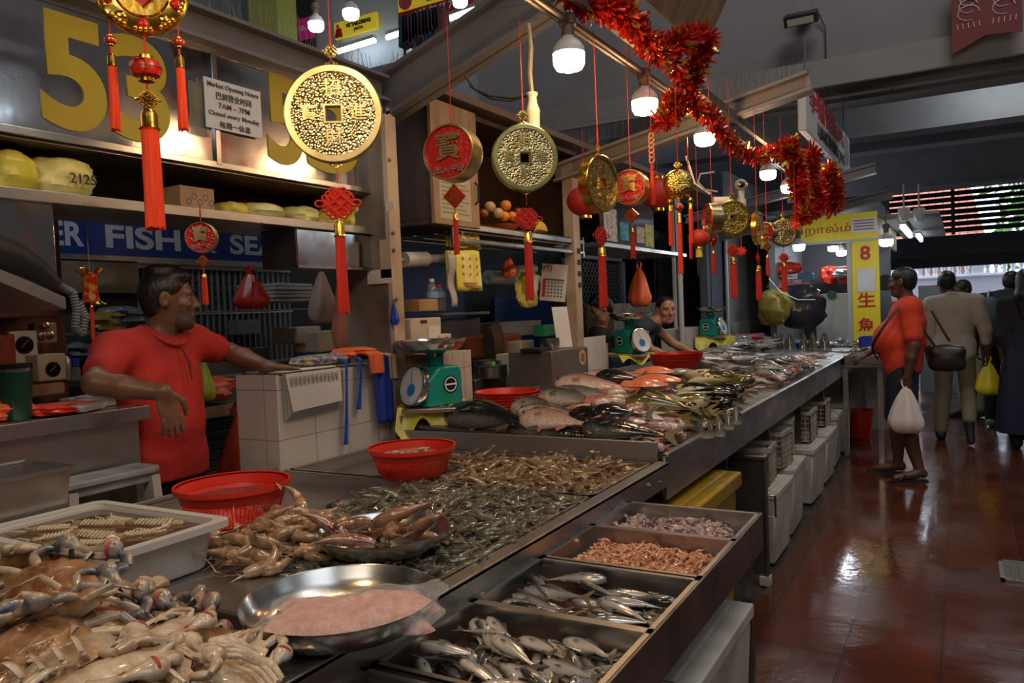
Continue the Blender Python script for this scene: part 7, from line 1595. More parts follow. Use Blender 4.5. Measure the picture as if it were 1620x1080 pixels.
# wicker basket
p = atx(775, 545, -3.0); t = thing('wicker_basket', 'round brown wicker basket standing on edge behind the pots', 'basket', p); t.rotation_euler = (0, 0, .9)
m = MB(); m.lathe([(.001, .0), (.12, .0), (.16, .05), (.165, .05), (.125, -.01), (.001, -.01)][::-1], 28, T=rotm(0, PI/2, 0)); m.build('bowl', mat('wicker', (.16, .09, .04), .8, col2=(.08, .04, .02), nscale=90, bump=1, bscale=90), t); m = MB(); m.lathe([(.158, .045), (.172, .05), (.158, .055)], 28, T=rotm(0, PI/2, 0)); m.build('rim', WOOD, t)
# pots and sink counter
ks = thing('steel_sink_counter', 'dull steel sink counter with pots in the middle stall', 'sink counter', (-2.75, 4.0, 0)); zk = atx(800, 592, -2.6).z
y0, y1 = atx(752, 600, -2.6).y-4.0, atx(845, 600, -2.6).y-4.0
m = MB(); m.bx(-.6, .15, y0, y1+.2, zk-.16, zk); m.build('basin_front', STEEL_D, ks, bevel=.004); m = MB(); m.bx(-.6, .13, y0+.02, y1+.2, 0, zk-.16); m.build('base', DARKGREY, ks)
for px, py, r_, h, lb in ((775, 584, .13, .09, 'wide aluminium pot on the sink counter'), (778, 592, .10, .07, 'smaller aluminium pot in front of the wide one')):
    q = atx(px, py, -2.75 if r_ > .11 else -2.58); m = MB(); m.lathe([(.001, 0), (r_, 0), (r_, h), (r_*1.06, h+.004), (r_*.97, h), (r_*.96, .005), (.001, .005)], 32); simple('aluminium_pot', lb, 'pot', m, STEEL_B, loc=(q.x, q.y, zk+.001), bevel=0)
m = MB(); m.lathe([(.001, 0), (.014, 0), (.014, .025), (.001, .03)], 12); simple('tiny_cup', 'tiny green cup on the smaller pot edge', 'cup', m, mat('bright_green', (.08, .5, .05), .4), loc=(-2.52, atx(785, 588, -2.5).y, zk+.075))
# cream machine on the tiled block
t, w, h = px_box('cream_machine', 'cream metal control box on the second tiled block', 'control box', 652, 490, 697, 548, -2.30, .14, CREAM); t.location.z = 1.286
m = MB(); m.bx(.0, .003, w*.05, w*.42, h*.35, h*.75); m.build('label', PAPER, t); m = MB(); m.bx(0, .004, -w*.2, .0, h*.85, h*.93); m.bx(0, .006, -.02, .0, .04, .06); m.build('fittings', BLACK, t)
t, w, h = px_box('timer_box', 'small cream timer with a black dial beside the cream machine', 'timer', 698, 520, 714, 548, -2.28, .08, CREAM); t.location.z = 1.286; dial(t, .0, h*.55, .022)
simple('carton_pack', 'brown paper carton lying on the cream machine', 'carton', MB().box((0, 0, .03), (.1, .16, .06)), CARD, loc=(-2.38, atx(662, 480, -2.38).y+.02, 1.286+.205))
for px, lb, cc, hh in ((685, 'clear water bottle with a white cap standing on the cream machine', WHITEP, .17), (697, 'clear bottle with a red cap beside the water bottle', REDPL, .14)):
    p = atx(px, 495, -2.42); t = thing('water_bottle', lb, 'bottle', (p.x, p.y, 1.4905)); m = MB(); m.lathe([(.001, 0), (.03, 0), (.032, .02), (.029, .06), (.032, .1), (.02, hh*.82), (.012, hh*.88), (.012, hh*.92)], 18); m.build('bottle', GLASSY, t); m = MB(); m.lathe([(.001, hh), (.015, hh), (.015, hh*.9), (.001, hh*.9)], 14); m.build('cap', cc, t); m = MB(); m.lathe([(.0322, .07), (.0322, .10)], 18); m.build('label', mat('bottle_label', (.2, .35, .6), .5), t)
# grey steel box, card stand, bowl, white cabinet
XG = -2.22
a = atx(849, 600, XG); b = atx(917, 600, XG); zt = atx(880, 552, XG).z
px_box('white_cabinet', 'white panel cabinet with small hooks behind the grey steel box', 'cabinet', 841, 542, 962, 660, -2.42, .25, mat('aged_white_panel', (.50, .46, .40), .5, col2=(.44, .38, .31), nscale=4))
gb = thing('grey_steel_box', 'plain grey steel box standing behind the fish pile with a round sticker', 'steel box', (XG, 4.42, .99))
GX = a.y; d_ = .30
m = MB(); m.bx(-.20, .10, -.26, .26, 0, zt-.99); m.build('box', mat('dull_zinc', (.20, .17, .15), .45, .5, col2=(.16, .13, .115), nscale=3, bump=.1, bscale=60), gb, bevel=.004); gb.rotation_euler = (0, 0, .0)
m = MB(); m.lathe([(.05, 0), (.05, .003), (.001, .003)], 28, T=rotm(0, PI/2, 0), t=(.10, .17, (zt-.99)*.72)); m.build('sticker', mat('tan_sticker', (.50, .36, .18), .6), gb); m = MB(); m.lathe([(.03, .003), (.03, .0045), (.001, .0045)], 24, T=rotm(0, PI/2, 0), t=(.10, .17, (zt-.99)*.72)); m.build('sticker_center', mat('brown_sticker', (.30, .12, .06), .6), gb)
q = atx(918, 548, XG+.02); t = thing('payment_card_stand', 'leaning white payment card on the grey steel box', 'card stand', (XG+.0, 4.55, zt)); t.rotation_euler = (0, -.18, -.5)
m = MB(); m.box((0, 0, .135), (.006, .12, .27)); m.build('card', PAPER, t, bevel=.003)
m = MB(); m.box((-.04, 0, .012), (.10, .10, .02)); m.build('base', PAPER, t)
m = MB(); m.lathe([(.001, 0), (.05, 0), (.062, .03), (.06, .07), (.055, .07), (.056, .03), (.045, .006), (.001, .006)], 28); simple('steel_bowl', 'small dark steel bowl on the grey steel box', 'bowl', m, STEEL_B, loc=(XG-.02, 4.38, zt+.001), bevel=0)
simple('black_tray', 'flat black tray on the left of the grey steel box', 'tray', MB().box((0, 0, .01), (.14, .16, .02)), BLACK, loc=(XG-.03, 4.21, zt+.001))
px_box('paper_notice', 'white typed paper notices taped beside the grey steel box', 'notice', 926, 530, 958, 596, -2.40, .004, PAPER, 0)
px_box('green_basket', 'small green plastic basket behind the steel bowl', 'basket', 863, 512, 886, 532, -2.6, .1, GREEN, .006); p = atx(904, 500, -2.55); pleat_bag('hanging_bag', 'orange red bag beside the payment card', 'bag', p, .11, .15, ORBAG, 13, 6)
# --- farther stalls
mp = thing('mirror_poster_panel', 'dark shiny panel with small posters hanging between the lanterns', 'panel', (-2.42, 6.2, 2.0))
y0, y1 = atx(953, 350, -2.42).y-6.2, atx(1034, 350, -2.42).y-6.2; z1 = atx(1000, 312, -2.42).z-2.0
m = MB(); m.bx(-.03, 0, y0, y1, -.02, z1); m.build('panel', mat('dark_mirror', (.05, .06, .09), .12, .6, col2=(.12, .12, .14), nscale=2), mp, bevel=.002)
for i, (f0, f1, zz, hh, c) in enumerate(((.02, .24, .0, .26, (.5, .48, .45)), (.30, .46, .02, .15, (.06, .32, .38)), (.62, .78, .02, .14, (.5, .38, .25)), (.8, .98, 0, .2, (.45, .42, .12)))):
    m = MB(); m.bx(.001, .006, y0+(y1-y0)*f0, y0+(y1-y0)*f1, zz, zz+hh); m.build('poster', mat('poster%d' % i, c, .6, col2=tuple(k*.5 for k in c), nscale=30, npos=(.5, .55)), mp)
m = MB(); m.bx(-.5, .02, y0-.1, y1+.9, -.05, -.02); m.build('ledge', STEEL, mp)
p = atx(1011, 424, -2.6); pleat_bag('hanging_bag', 'red orange bag hanging above the man in the tank top', 'bag', p, .22, .36, ORBAG, 14, 7)
gt = thing('folding_gate', 'grey framed folding lattice gate behind the boy in black', 'gate', (-3.6, 8.0, 0))
def lattice(t, y0, y1, z0, z1, st=.09):
    m = MB(); n = int((y1-y0)/st)
    for i in range(-int((z1-z0)/st), n+1):
        for s in (1, -1):
            ya = y0 + i*st; yb = ya + (z1-z0)
            a0 = max(ya, y0); b0 = min(yb, y1)
            if b0 <= a0: continue
            za, zb_ = z0 + (a0-ya), z0 + (b0-ya)
            if s < 0: za, zb_ = z1 - (a0-ya), z1 - (b0-ya)
            m.bar((0, a0, za), (0, b0, zb_), .010, .010)
    m.build('lattice', mat('lattice_grey', (.11, .11, .12), .5), t, smooth=0)
lattice(gt, -.5, 1.0, .9, 2.0); m = MB(); m.bx(-.03, .03, -.56, -.48, 0, 2.1); m.bx(-.03, .03, 1.0, 1.08, 0, 2.1); m.bx(-.03, .03, -.56, 1.08, 2.02, 2.1); m.build('frame', mat('gate_frame', (.20, .21, .23), .5), gt)
g2 = thing('folding_gate', 'dark folding lattice gate between the white posts', 'gate', (-3.3, 10.6, 0)); lattice(g2, -1.1, .9, .8, 2.3, .10); m = MB(); m.bx(-.03, .03, -1.2, 1.0, 2.3, 2.4); m.build('frame', MATS['gate_frame'], g2)
px_box('cream_console', 'cream equipment box behind the boy in black', 'equipment box', 972, 478, 1040, 532, -3.0, .3, mat('dull_cream', (.30, .25, .19), .6, col2=(.16, .12, .09), nscale=9)); 
for i, (px, X, lb) in enumerate(((1076, -2.45, 'white post beside the tank top man'), (1112, -2.75, 'second white post behind the far scale'), (1150, -2.45, 'thin white post in front of the pale panel'), (1067, -2.7, 'thin steel post left of the white post'))):
    q = atx(px, 450, X); m = MB(); m.tube([(0, 0, 0), (0, 0, 2.555)], .028 if i < 2 else .022, 10); simple('post', lb, 'post', m, mat('post_white', (.50, .49, .47), .4), loc=(q.x, q.y, 0), bevel=0)
px_box('pale_wall_panel', 'large pale grey wall panel left of the yellow stall', 'wall panel', 1158, 300, 1207, 545, -2.55, .06, mat('pale_panel', (.36, .36, .35), .5, col2=(.30, .30, .29), nscale=2)); px_box('grey_locker', 'grey blue metal locker beside the pale panel', 'locker', 1122, 330, 1146, 520, -2.65, .1, mat('locker_blue', (.16, .18, .22), .45))
px_box('tile_block', 'pale tiled block behind the far scale', 'tiled block', 1076, 516, 1108, 560, -2.5, .2, FOAM); px_box('tile_block', 'wide pale ledge block under the pale panel', 'tiled block', 1118, 505, 1202, 545, -2.52, .1, MATS['aged_white_panel']); px_box('dark_steel_box', 'dark steel box behind the far scale', 'steel box', 1146, 530, 1177, 556, -2.3, .2, STEEL_D)
px_box('yellow_hanging_strip', 'yellow cloth strip hanging beside the lattice gate', 'cloth', 1106, 388, 1112, 435, -2.8, .02, YEL, 0)
# --- yellow stall
YS = 10.3
ys = thing('yellow_stall_sign', 'bright yellow stall front with Tamil lettering and a tall pillar numbered 8', 'stall sign', (0, YS, 0))
def ybox(x0, y0, x1, y1, Y=YS): a = aty(x0, y1, Y); b = aty(x1, y0, Y); return a.x, b.x, min(a.z, b.z), max(a.z, b.z)
a, b, c, d = ybox(1200, 352, 1388, 385); zt = aty(1386, 334, YS).z; zb2 = aty(1386, 376, YS).z
m = MB(); m.bx(-2.2, b, -.02, .04, zb2, zt); m.build('fascia', SIGNYEL, ys, bevel=.004)
xa, xb = aty(1348, 450, YS).x, aty(1392, 450, YS).x
m = MB(); m.bx(xa, xb, -.02, .04, .84, zb2-.005); m.build('pillar_board', SIGNYEL, ys, bevel=.004)
m = MB(); m.bx(xa-.05, xa, -.04, .06, .84, zb2); m.bx(-2.2, b, -.045, .0, zb2-.03, zb2); m.build('frame', mat('light_grey_frame', (.40, .40, .40), .4), ys)
m = MB(); m.bx(b-.04, b, .04, 3.2, zb2-.02, zt-.02); m.build('side_fascia', mat('brown_yellow_side', (.30, .22, .06), .6, col2=(.22, .15, .05), nscale=(2, 14, 2)), ys)
def ytext(tx, x0, y0, x1, y1, m_, bold=.02):
    o = text(tx, 1.0, m_, ys, (0, 0, 0), FACE_Y, 'lettering', .002, 'CENTER', bold); vs = np.array([v.co[:] for v in o.data.vertices]); w = np.ptp(vs[:, 0]); h = np.ptp(vs[:, 1]); cc = (vs.max(0)+vs.min(0))/2
    A, B_, C_, D_ = ybox(x0, y0, x1, y1); sx = (B_-A)/w; sy = (D_-C_)/h; o.scale = (sx, sy, 1); o.location = ((A+B_)/2 - cc[0]*sx, -.024, (C_+D_)/2 - cc[1]*sy)
ytext('இறால்ம்', 1250, 352, 1346, 378, REDINK, .0); ytext('8', 1361, 388, 1377, 412, REDINK, .03); ytext('生', 1357, 462, 1385, 486, REDINK, .02); ytext('魚', 1358, 502, 1384, 524, REDINK, .02)
A, B_, C_, D_ = ybox(1357, 424, 1385, 462); m = MB(); m.bx(A, B_, -.03, -.022, C_, D_); m.build('white_sheet', PAPER, ys)
A, B_, C_, D_ = ybox(1347, 343, 1387, 369); m = MB(); m.bx(A, B_, -.03, -.022, C_, D_); w_ = m.build('notice', PAPER, ys); m = MB(); 
for k in range(4): m.bx(A+.03, B_-.03, -.033, -.031, C_+.03+.035*k, C_+.045+.035*k)
m.build('print', mat('green_red_print', (.25, .12, .1), .6), w_)
m = MB(); m.bx(-3.2, -.85, YS+1.9, YS+2.0, 0, 2.9); struct(m.build('wall_far_stall_back', mat('far_back', (.10, .10, .11), .7))); m = MB(); m.bx(-3.6, -.82, YS+.06, YS+3.3, 2.55, 2.6); struct(m.build('ceiling_far_stall', mat('far_ceiling', (.14, .15, .17), .6))); m = MB(); m.bx(-2.10, -2.02, YS-.05, YS+1.9, 0, 2.54); struct(m.build('wall_far_stall_side', BACKL))
m = MB(); m.bx(-4.3, -2.2, 12.25, 12.35, 0, 2.9); struct(m.build('wall_stall_end', BACKD)); m = MB(); m.bx(-9, -2.3, 12.6, 12.7, 0, 4.2); struct(m.build('wall_far_left', BACKD))
def far_box(name, label, cat, x0, y0, x1, y1, Y, dep, m_, bev=.01): a, b, c, d = ybox(x0, y0, x1, y1, Y); return simple(name, label, cat, Bx(a, b, Y, Y+dep, c, d), m_, bevel=bev)
far_box('white_board_door', 'plain white board door inside the yellow stall', 'door board', 1292, 463, 1346, 553, YS+.5, .04, mat('board_white', (.62, .62, .62), .6))
def far_lump(lb, px, py, w, h, Y, m_, sd, cat='bag'): p = aty(px, py, Y); lump('stored_bag', lb, cat, p, (w, .25, h), m_, sd, .16)
BLKBAG = mat('black_bin_bag', (.02, .02, .022), .2, bump=1.0, bscale=8); OLIVB = mat('mustard_sack', (.28, .22, .03), .6, bump=.5, bscale=10)
far_lump('big black bin bag heap behind the fish heads', 1268, 520, .50, .52, YS-.3, BLKBAG, 71); far_lump('mustard yellow sack left of the black bags', 1224, 515, .36, .42, YS-.6, OLIVB, 72)
far_lump('red bag heap on the shelf at the left of the far stall', 1238, 435, .42, .16, YS+.2, REDBAG, 73); far_lump('pinkish bags under the red bag heap', 1248, 462, .46, .16, YS+.2, mat('pink_white_film', (.50, .28, .25), .3, bump=1, bscale=14), 74)
far_lump('red bag hanging inside the yellow stall, left', 1311, 452, .20, .26, YS+1.2, REDBAG, 75); far_lump('red bag inside the yellow stall, right beside the clear one', 1340, 452, .16, .22, YS+1.2, REDBAG, 76); far_lump('clear crinkled bag above the white board', 1330, 440, .16, .12, YS+1.0, mat('crinkled_film', (.5, .5, .52), .2, bump=1, bscale=20), 77)
far_box('teal_box', 'blue teal box on the shelf of the far stall', 'box', 1262, 431, 1285, 445, YS+.3, .2, mat('teal_blue', (.03, .16, .25), .5)); far_box('shelf_board', 'shelf board at the left of the far stall', 'shelf', 1215, 436, 1252, 439, YS+.15, .3, BKS); far_box('brown_shelf', 'brown shelf high inside the yellow stall', 'shelf', 1297, 420, 1345, 433, YS+1.3, .3, WOOD)
p = aty(1316, 466, YS+.45); m = MB(); m.lathe([(.001, 0), (.055, 0), (.055, .02), (.001, .02)], 24, T=rotm(PI/2, 0, 0)); simple('green_disc', 'dark green round lid on top of the white board', 'lid', m, mat('dark_green_lid', (.01, .12, .09), .4), loc=p, bevel=0)
p = aty(1401, 447, 10.8); m = MB(); m.lathe([(.001, 0), (.10, 0), (.10, .02), (.001, .02)], 24, T=rotm(PI/2, 0, 0), sx=1); simple('black_disc', 'black oval lid hanging behind the yellow pillar', 'lid', m, BLACK, loc=p, bevel=0)
tubelight((-.62, 11.0, 2.32), (-.62, 12.8, 2.32), 'cool tube light under the canopy right of the yellow pillar', .03); tubelight((-.55, 13.4, 2.36), (-.55, 14.6, 2.36), 'far cool tube light beyond the yellow stall canopy', .03)
m = MB(); m.bx(-.82, -.2, YS+.3, YS+4.6, 2.42, 2.46); simple('canopy', 'thin canopy beyond the yellow stall', 'canopy', m, BEAMM)
m = MB(); m.bx(-.55, .0, 13.2, 14.2, 0, .95); m.bx(-.55, .0, 13.2, 13.25, .95, 1.6); simple('glass_counter', 'grey shop counter far behind the red shirted shopper', 'counter', m, mat('counter_grey', (.22, .24, .27), .4))
# cables
def cable(lb, pts, r=.006, m_=DARKGREY): simple('cable', lb, 'cable', MB().tube(pts, r, 6), m_, bevel=0)
cable('white cable drooping before the black bags', [aty(1216, 440, 9.6), aty(1235, 462, 9.6), aty(1262, 474, 9.6), aty(1290, 474, 9.6)], .006, WHITEP)
cable('black wire sagging under the big grey bracket', [atd(735, 120, 3.3), atd(750, 140, 3.3), atd(775, 152, 3.3), atd(810, 156, 3.25), atd(835, 152, 3.2)], .005, BLACK)
cable('white looped cable left of the round white camera', [atd(1130, 272, 5.0), atd(1108, 275, 5.0), atd(1104, 288, 5.0), atd(1115, 300, 5.0), atd(1135, 303, 5.0)], .006, mat('cable_grey', (.3, .3, .3), .5))
# market tube lamps glowing over the aisle
_T = TUBE; TUBE = glow('bright_tube_glow', (.84, .92, 1.0), 75); tubelight((.1, 9.7, 3.84), (.9, 9.7, 3.84), 'cool tube light mounted behind the ceiling beam above the aisle', .03); TUBE = _T
fit_text('李耑記海味', sb, -1.05, .95, -.03, .13, .032, REDINK, .004); fit_text('LI HUAT TRADING', sb, -.6, 1.0, -.18, -.08, .032, BLKINK, .003)
tubelight((-3.2, 1.0, 2.48), (-3.2, 2.6, 2.48), 'unseen cool tube light added to brighten the near stall', .03)  # added out of sight behind the fascia to lift the dark interior
tubelight((1.5, 2.3, 3.15), (1.5, 3.3, 3.15), 'cool tube light across the aisle, nearer one', .03)
tubelight((1.5, 6.2, 2.55), (1.5, 7.4, 2.55), 'cool tube light across the aisle, farther one', .03)
tubelight((-3.3, 3.9, 2.48), (-3.3, 4.9, 2.48), 'unseen cool tube light added to brighten the middle stall', .02)  # hidden fill tube, added to lighten the middle stall
tubelight((-3.1, 7.0, 2.48), (-3.1, 8.0, 2.48), 'unseen cool tube light added to brighten the farther stall', .02)  # hidden fill tube, added to lighten the stall farther along
# ------------------------------------------------------------------ people
def V3(*a): return np.array(a, float)
def head_prims(c, T, s=1., jaw=1., k=.018):
    def q(x, y, z): return c + T @ (V3(x, y, z)*s)
    P = [elp(q(0, -.012, .035), V3(.076, .096, .086)*s, T, k), elp(q(0, .022, -.03), V3(.062*jaw, .072, .082)*s, T, .025), cap(q(-.028, .045, -.085), q(.028, .045, -.085), .030*s*jaw, k=.02), elp(q(0, .070, -.098), V3(.024, .020, .018)*s, T, .02)]
    P += [cap(q(-.040, .075, .026), q(.040, .075, .026), .013*s, k=.014)]                                     # brow
    P += [elp(q(sx*.033, .096, .006), V3(.019, .014, .012)*s, T, .010, True) for sx in (-1, 1)]               # sockets
    P += [elp(q(sx*.045, .060, -.022), V3(.022, .024, .022)*s, T, .014) for sx in (-1, 1)]                    # cheeks
    P += [cap(q(0, .088, .012), q(0, .108, -.026), .0085*s, .0125*s, .008)] + [elp(q(sx*.012, .096, -.032), V3(.009, .011, .008)*s, T, .006) for sx in (-1, 1)]
    P += [cap(q(-.018, .086, -.056), q(.018, .086, -.056), .0075*s, k=.006), cap(q(-.016, .085, -.067), q(.016, .085, -.067), .0085*s, k=.006)]
    P += [elp(q(0, .100, -.0612), V3(.022, .006, .0014)*s, T, .002, True)]
    for sx in (-1, 1):
        P += [elp(q(sx*.079, -.012, -.004), V3(.009, .020, .032)*s, T, .008), elp(q(sx*.087, -.006, -.002), V3(.006, .010, .018)*s, T, .004, True)]
    return P
def hand_prims(w, d, n, side, curl=.35, s=1., spread=.10, thumb=.5):
    """w wrist, d hand direction, n palm normal, side +1/-1 for which side the thumb leaves"""
    d = V3(*d)/np.linalg.norm(d); n = V3(*n); n = n - d*(n @ d); n /= np.linalg.norm(n); b = np.cross(d, n)*side
    T = np.stack([b, d, n], 1); P = [elp(w + d*.050*s, V3(.040, .052, .016)*s, T, .012), cap(w - d*.01, w + d*.02*s, .024*s, .022*s, .012)]
    for i, (o, L) in enumerate(((.030, .068), (.010, .077), (-.010, .072), (-.029, .056))):
        p = w + d*.088*s + b*o*s; a = spread*(1.5-i)*.5; c = 0.
        for j, f in enumerate((.42, .32, .26)):
            c += curl*(.8 + .25*i if j else .6); v = (d*math.cos(c) + n*math.sin(c)); v = v*math.cos(a) + b*math.sin(a); q = p + v*L*f*s
            P.append(cap(p, q, (.0098-.0010*j)*s, (.0090-.0010*j)*s, .004)); p = q
    p = w + d*.022*s + b*.030*s; v1 = d*.62 + b*.70 + n*.25; v1 /= np.linalg.norm(v1); q = p + v1*.042*s; v2 = d*.85 + b*(.35-thumb*.5) + n*.45*thumb; v2 /= np.linalg.norm(v2); e = q + v2*.030*s; v3 = v2 + n*.2; v3 /= np.linalg.norm(v3)
    P += [cap(w + d*.012*s + b*.012*s, p, .017*s, .015*s, .010), cap(p, q, .0125*s, .0105*s, .006), cap(q, e, .0105*s, .0095*s, .004), cap(e, e + v3*.022*s, .0095*s, .0078*s, .003)]
    return P
def person(label, root, J, face, torso_f, skin, res, shirt, legs_m, hair=HAIR, belly=0., sleeve=.6, hem=None, leg_to=1.0, s=1., shoes=None, hands=(), hairstyle='short', head_up=(0, 0, 1), collar=True, group=None, waist=.0, bulk=1., shirt_res=None, long_hair=0., tank=False, headsize=1.):
    root = V3(*root); J = {k: V3(*v) - root for k, v in J.items()}
    t = thing('person', label, 'person', tuple(root), 0, group)
    Pv, Ch, Nk, Hd = J['pelvis'], J['chest'], J['neck'], J['head']
    up = Ch - Pv; T = frame(torso_f, up/np.linalg.norm(up)); Th = frame(face, head_up); mid = (Pv + Ch)/2
    def torso(g, k=.04):
        P = [elp(Pv, (.165*bulk+g, .115*bulk+g, .13+g), T, k), elp(mid + T[:, 1]*belly*.55, (.150*bulk+g+belly*.35, .112*bulk+g+belly*.75, .17+g), T, k), elp(Ch, (.165*bulk+g, .112*bulk+g, .17+g), T, k)]
        for sh, sg in (('shL', -1), ('shR', 1)): P += [cap(Nk - T[:, 2]*.02, J[sh], .050+g, .060*bulk+g, k)]
        return P
    B = torso(0) + [cap(Nk - T[:, 2]*.04, Hd - Th[:, 2]*.045 - Th[:, 1]*.012, .058*bulk, .050, .03)] + head_prims(Hd, Th, headsize)
    for sd in 'LR':
        B += [cap(J['sh'+sd], J['el'+sd], .052*bulk, .040*bulk, .03), cap(J['el'+sd], J['el'+sd]*.6 + J['wr'+sd]*.4, .041*bulk, .040*bulk, .015), cap(J['el'+sd]*.6 + J['wr'+sd]*.4, J['wr'+sd], .040*bulk, .026, .015)]
        B += [cap(J['hip'+sd], J['kn'+sd], .083*bulk, .055*bulk, .03), cap(J['kn'+sd], J['kn'+sd]*.65+J['an'+sd]*.35, .054*bulk, .055*bulk, .02), cap(J['kn'+sd]*.65+J['an'+sd]*.35, J['an'+sd], .055*bulk, .036, .02)]
        f = J['toe'+sd] - J['an'+sd]; B += [cap(J['an'+sd] + V3(0, 0, -.02), J['an'+sd] + V3(0, 0, -.035) - f*.15, .034, .034, .02), cap(J['an'+sd] + f*.2 + V3(0, 0, -.02), J['toe'+sd], .036, .026, .02)]
    for h in hands: B += hand_prims(J['wr'+h[0]], *h[1:])
    body = sdf(B, res, 'body', skin, t)
    r2 = shirt_res or res*1.3
    S = torso(.016 if not tank else .012, .045)
    if sleeve:
        for sd in 'LR': e = J['sh'+sd] + (J['el'+sd]-J['sh'+sd])*min(sleeve, 1); S += [cap(J['sh'+sd], e, .068*bulk, .062*bulk, .035)] + ([cap(J['el'+sd], J['el'+sd] + (J['wr'+sd]-J['el'+sd])*(sleeve-1), .060, .048, .02)] if sleeve > 1 else [])
    S += [cap(Pv + T[:, 0]*.075, Pv + T[:, 0]*.075 + V3(0, 0, -.06), .105*bulk+.012, k=.05), cap(Pv - T[:, 0]*.075, Pv - T[:, 0]*.075 + V3(0, 0, -.06), .105*bulk+.012, k=.05)]
    if hem is not None: S += [cut((0, 0, hem), (0, 0, -1))]
    S += [elp(Nk + T[:, 2]*.045 + T[:, 1]*.02, (.062, .075, .06), T, .01, True)]
    if sleeve:
        for sd in 'LR': e = J['sh'+sd] + (J['el'+sd]-J['sh'+sd])*min(sleeve, 1)
    sh = sdf(S, r2, 'shirt', shirt, t)
    if collar:
        m = MB(); R_ = []
        for i, (rr, z) in enumerate(((.066, .000), (.074, .030), (.094, .004), (.088, -.002), (.070, .022), (.062, .000))):
            R_.append([tuple(Nk + T @ V3(rr*1.05*math.cos(a), rr*.95*math.sin(a) + .012, z + .006 - (.035 if math.sin(a) > .6 else 0)*(math.sin(a)-.6)/.4 + .012*(-math.sin(a)))) for a in np.linspace(0, 2*PI, 28, endpoint=False)])
        m.rings(R_, True, (False, False)); m.build('collar', shirt, sh, smooth=60)
    Lg = []
    Lg += [elp(Pv, (.165*bulk+.012, .115*bulk+.012, .13), T, .03)]
    for sd in 'LR':
        kn = J['kn'+sd]; an = J['an'+sd]; hp = J['hip'+sd]
        if leg_to <= .5: Lg += [cap(hp, hp + (kn-hp)*(leg_to*2), .100*bulk, .085*bulk, .03)]
        else: Lg += [cap(hp, kn, .097*bulk, .074*bulk, .03), cap(kn, kn + (an-kn)*(leg_to*2-1)*.93, .074*bulk, .062, .02)]
    Lg += [cut((0, 0, Pv[2]+.10), (0, 0, 1))]; sdf(Lg, r2, 'trousers', legs_m, t)
    if shoes:
        for sd in 'LR': f = J['toe'+sd] - J['an'+sd]; sdf([cap(J['an'+sd] + V3(0, 0, -.035) - f*.15, J['toe'+sd] + f*.1, .046, .036, .02), cap(J['an'+sd], J['an'+sd]+V3(0, 0, -.03), .045, .045, .02), cut((0, 0, -.0 if J['an'+sd][2] < .15 else -1), (0, 0, -1))], .010, 'shoe', shoes, t)
    # hair
    def q(x, y, z): return Hd + Th @ (V3(x, y, z)*headsize)
    Hr = [elp(q(0, -.014, .040), V3(.0795, .0975, .084)*headsize, Th, .02), elp(q(0, -.045, .0), V3(.070, .060, .078)*headsize, Th, .02)]
    if hairstyle == 'bushy': Hr += [elp(q(0, .030, .092), V3(.056, .046, .030), Th, .02), elp(q(-.03, .06, .088), V3(.03, .03, .02), Th, .01), elp(q(.03, .055, .09), V3(.03, .03, .022), Th, .01), elp(q(.0, -.02, .12), V3(.05, .06, .02), Th, .02)]
    if long_hair: Hr += [cap(q(0, -.06, .02), q(0, -.085, -.12), .075, .085, .02), cap(q(0, -.085, -.12), q(0, -.09, -.12-long_hair), .085, .07, .02)]
    Hr += [elp(q(0, .082 if hairstyle != 'receding' else .066, -.012), V3(.090, .058 if hairstyle != 'receding' else .062, .083 if hairstyle != 'receding' else .098)*headsize, Th, .008, True)]
    for sx in (-1, 1): Hr += [elp(q(sx*.086, -.008, -.010), V3(.020, .026, .036)*headsize, Th, .006, True)]
    if not long_hair: Hr += [cut(q(0, 0, -.070), -Th[:, 2])]
    sdf(Hr, min(res, .006), 'hair', hair, t)
    m = MB(); m2 = MB()
    for sx in (-1, 1):
        m.ell(tuple(q(sx*.032, .0725, .006)), (.0112,)*3, 12, 8); m2.ell(tuple(q(sx*.032, .0815, .005)), (.0055,)*3, 10, 6)
    e = m.build('eyes', mat('eye_white', (.20, .16, .13), .6), t); m2.build('iris', BLACKG, e)
    m = MB()
    for sx in (-1, 1): m.tube([tuple(q(sx*.014, .091, .028)), tuple(q(sx*.032, .091, .034)), tuple(q(sx*.052, .078, .027))], [.0028, .0042, .0022], 6, flat=.5)
    m.build('eyebrows', hair, t); 
    return t, J, T, Th
REDSH = mat('red_polo_cloth', (.50, .022, .012), .75, col2=(.42, .016, .010), nscale=6, bump=.7, bscale=9, bdist=.02); ORSH = mat('orange_red_polo', (.60, .045, .012), .75, col2=(.52, .035, .010), nscale=5, bump=.5, bscale=9, bdist=.02)
JEANS = mat('navy_jeans', (.012, .018, .035), .8, bump=.4, bscale=60); CREAMSH = mat('cream_shirt_cloth', (.52, .44, .34), .8, col2=(.46, .38, .29), nscale=5, bump=.6, bscale=9, bdist=.02); KHAKI = mat('khaki_trousers', (.17, .14, .085), .8, bump=.3, bscale=20)
BLKSH = mat('black_tee', (.010, .010, .011), .8); GREYTANK = mat('dark_blue_grey_vest', (.030, .038, .048), .8, bump=.4, bscale=30); PINKSH = mat('crimson_shirt', (.30, .015, .05), .7); BEIGETR = mat('beige_trousers', (.34, .28, .20), .8); NAVYD = mat('dark_navy_dress', (.008, .014, .035), .8, bump=.3, bscale=20); DARKT = mat('dark_top', (.010, .010, .014), .8)
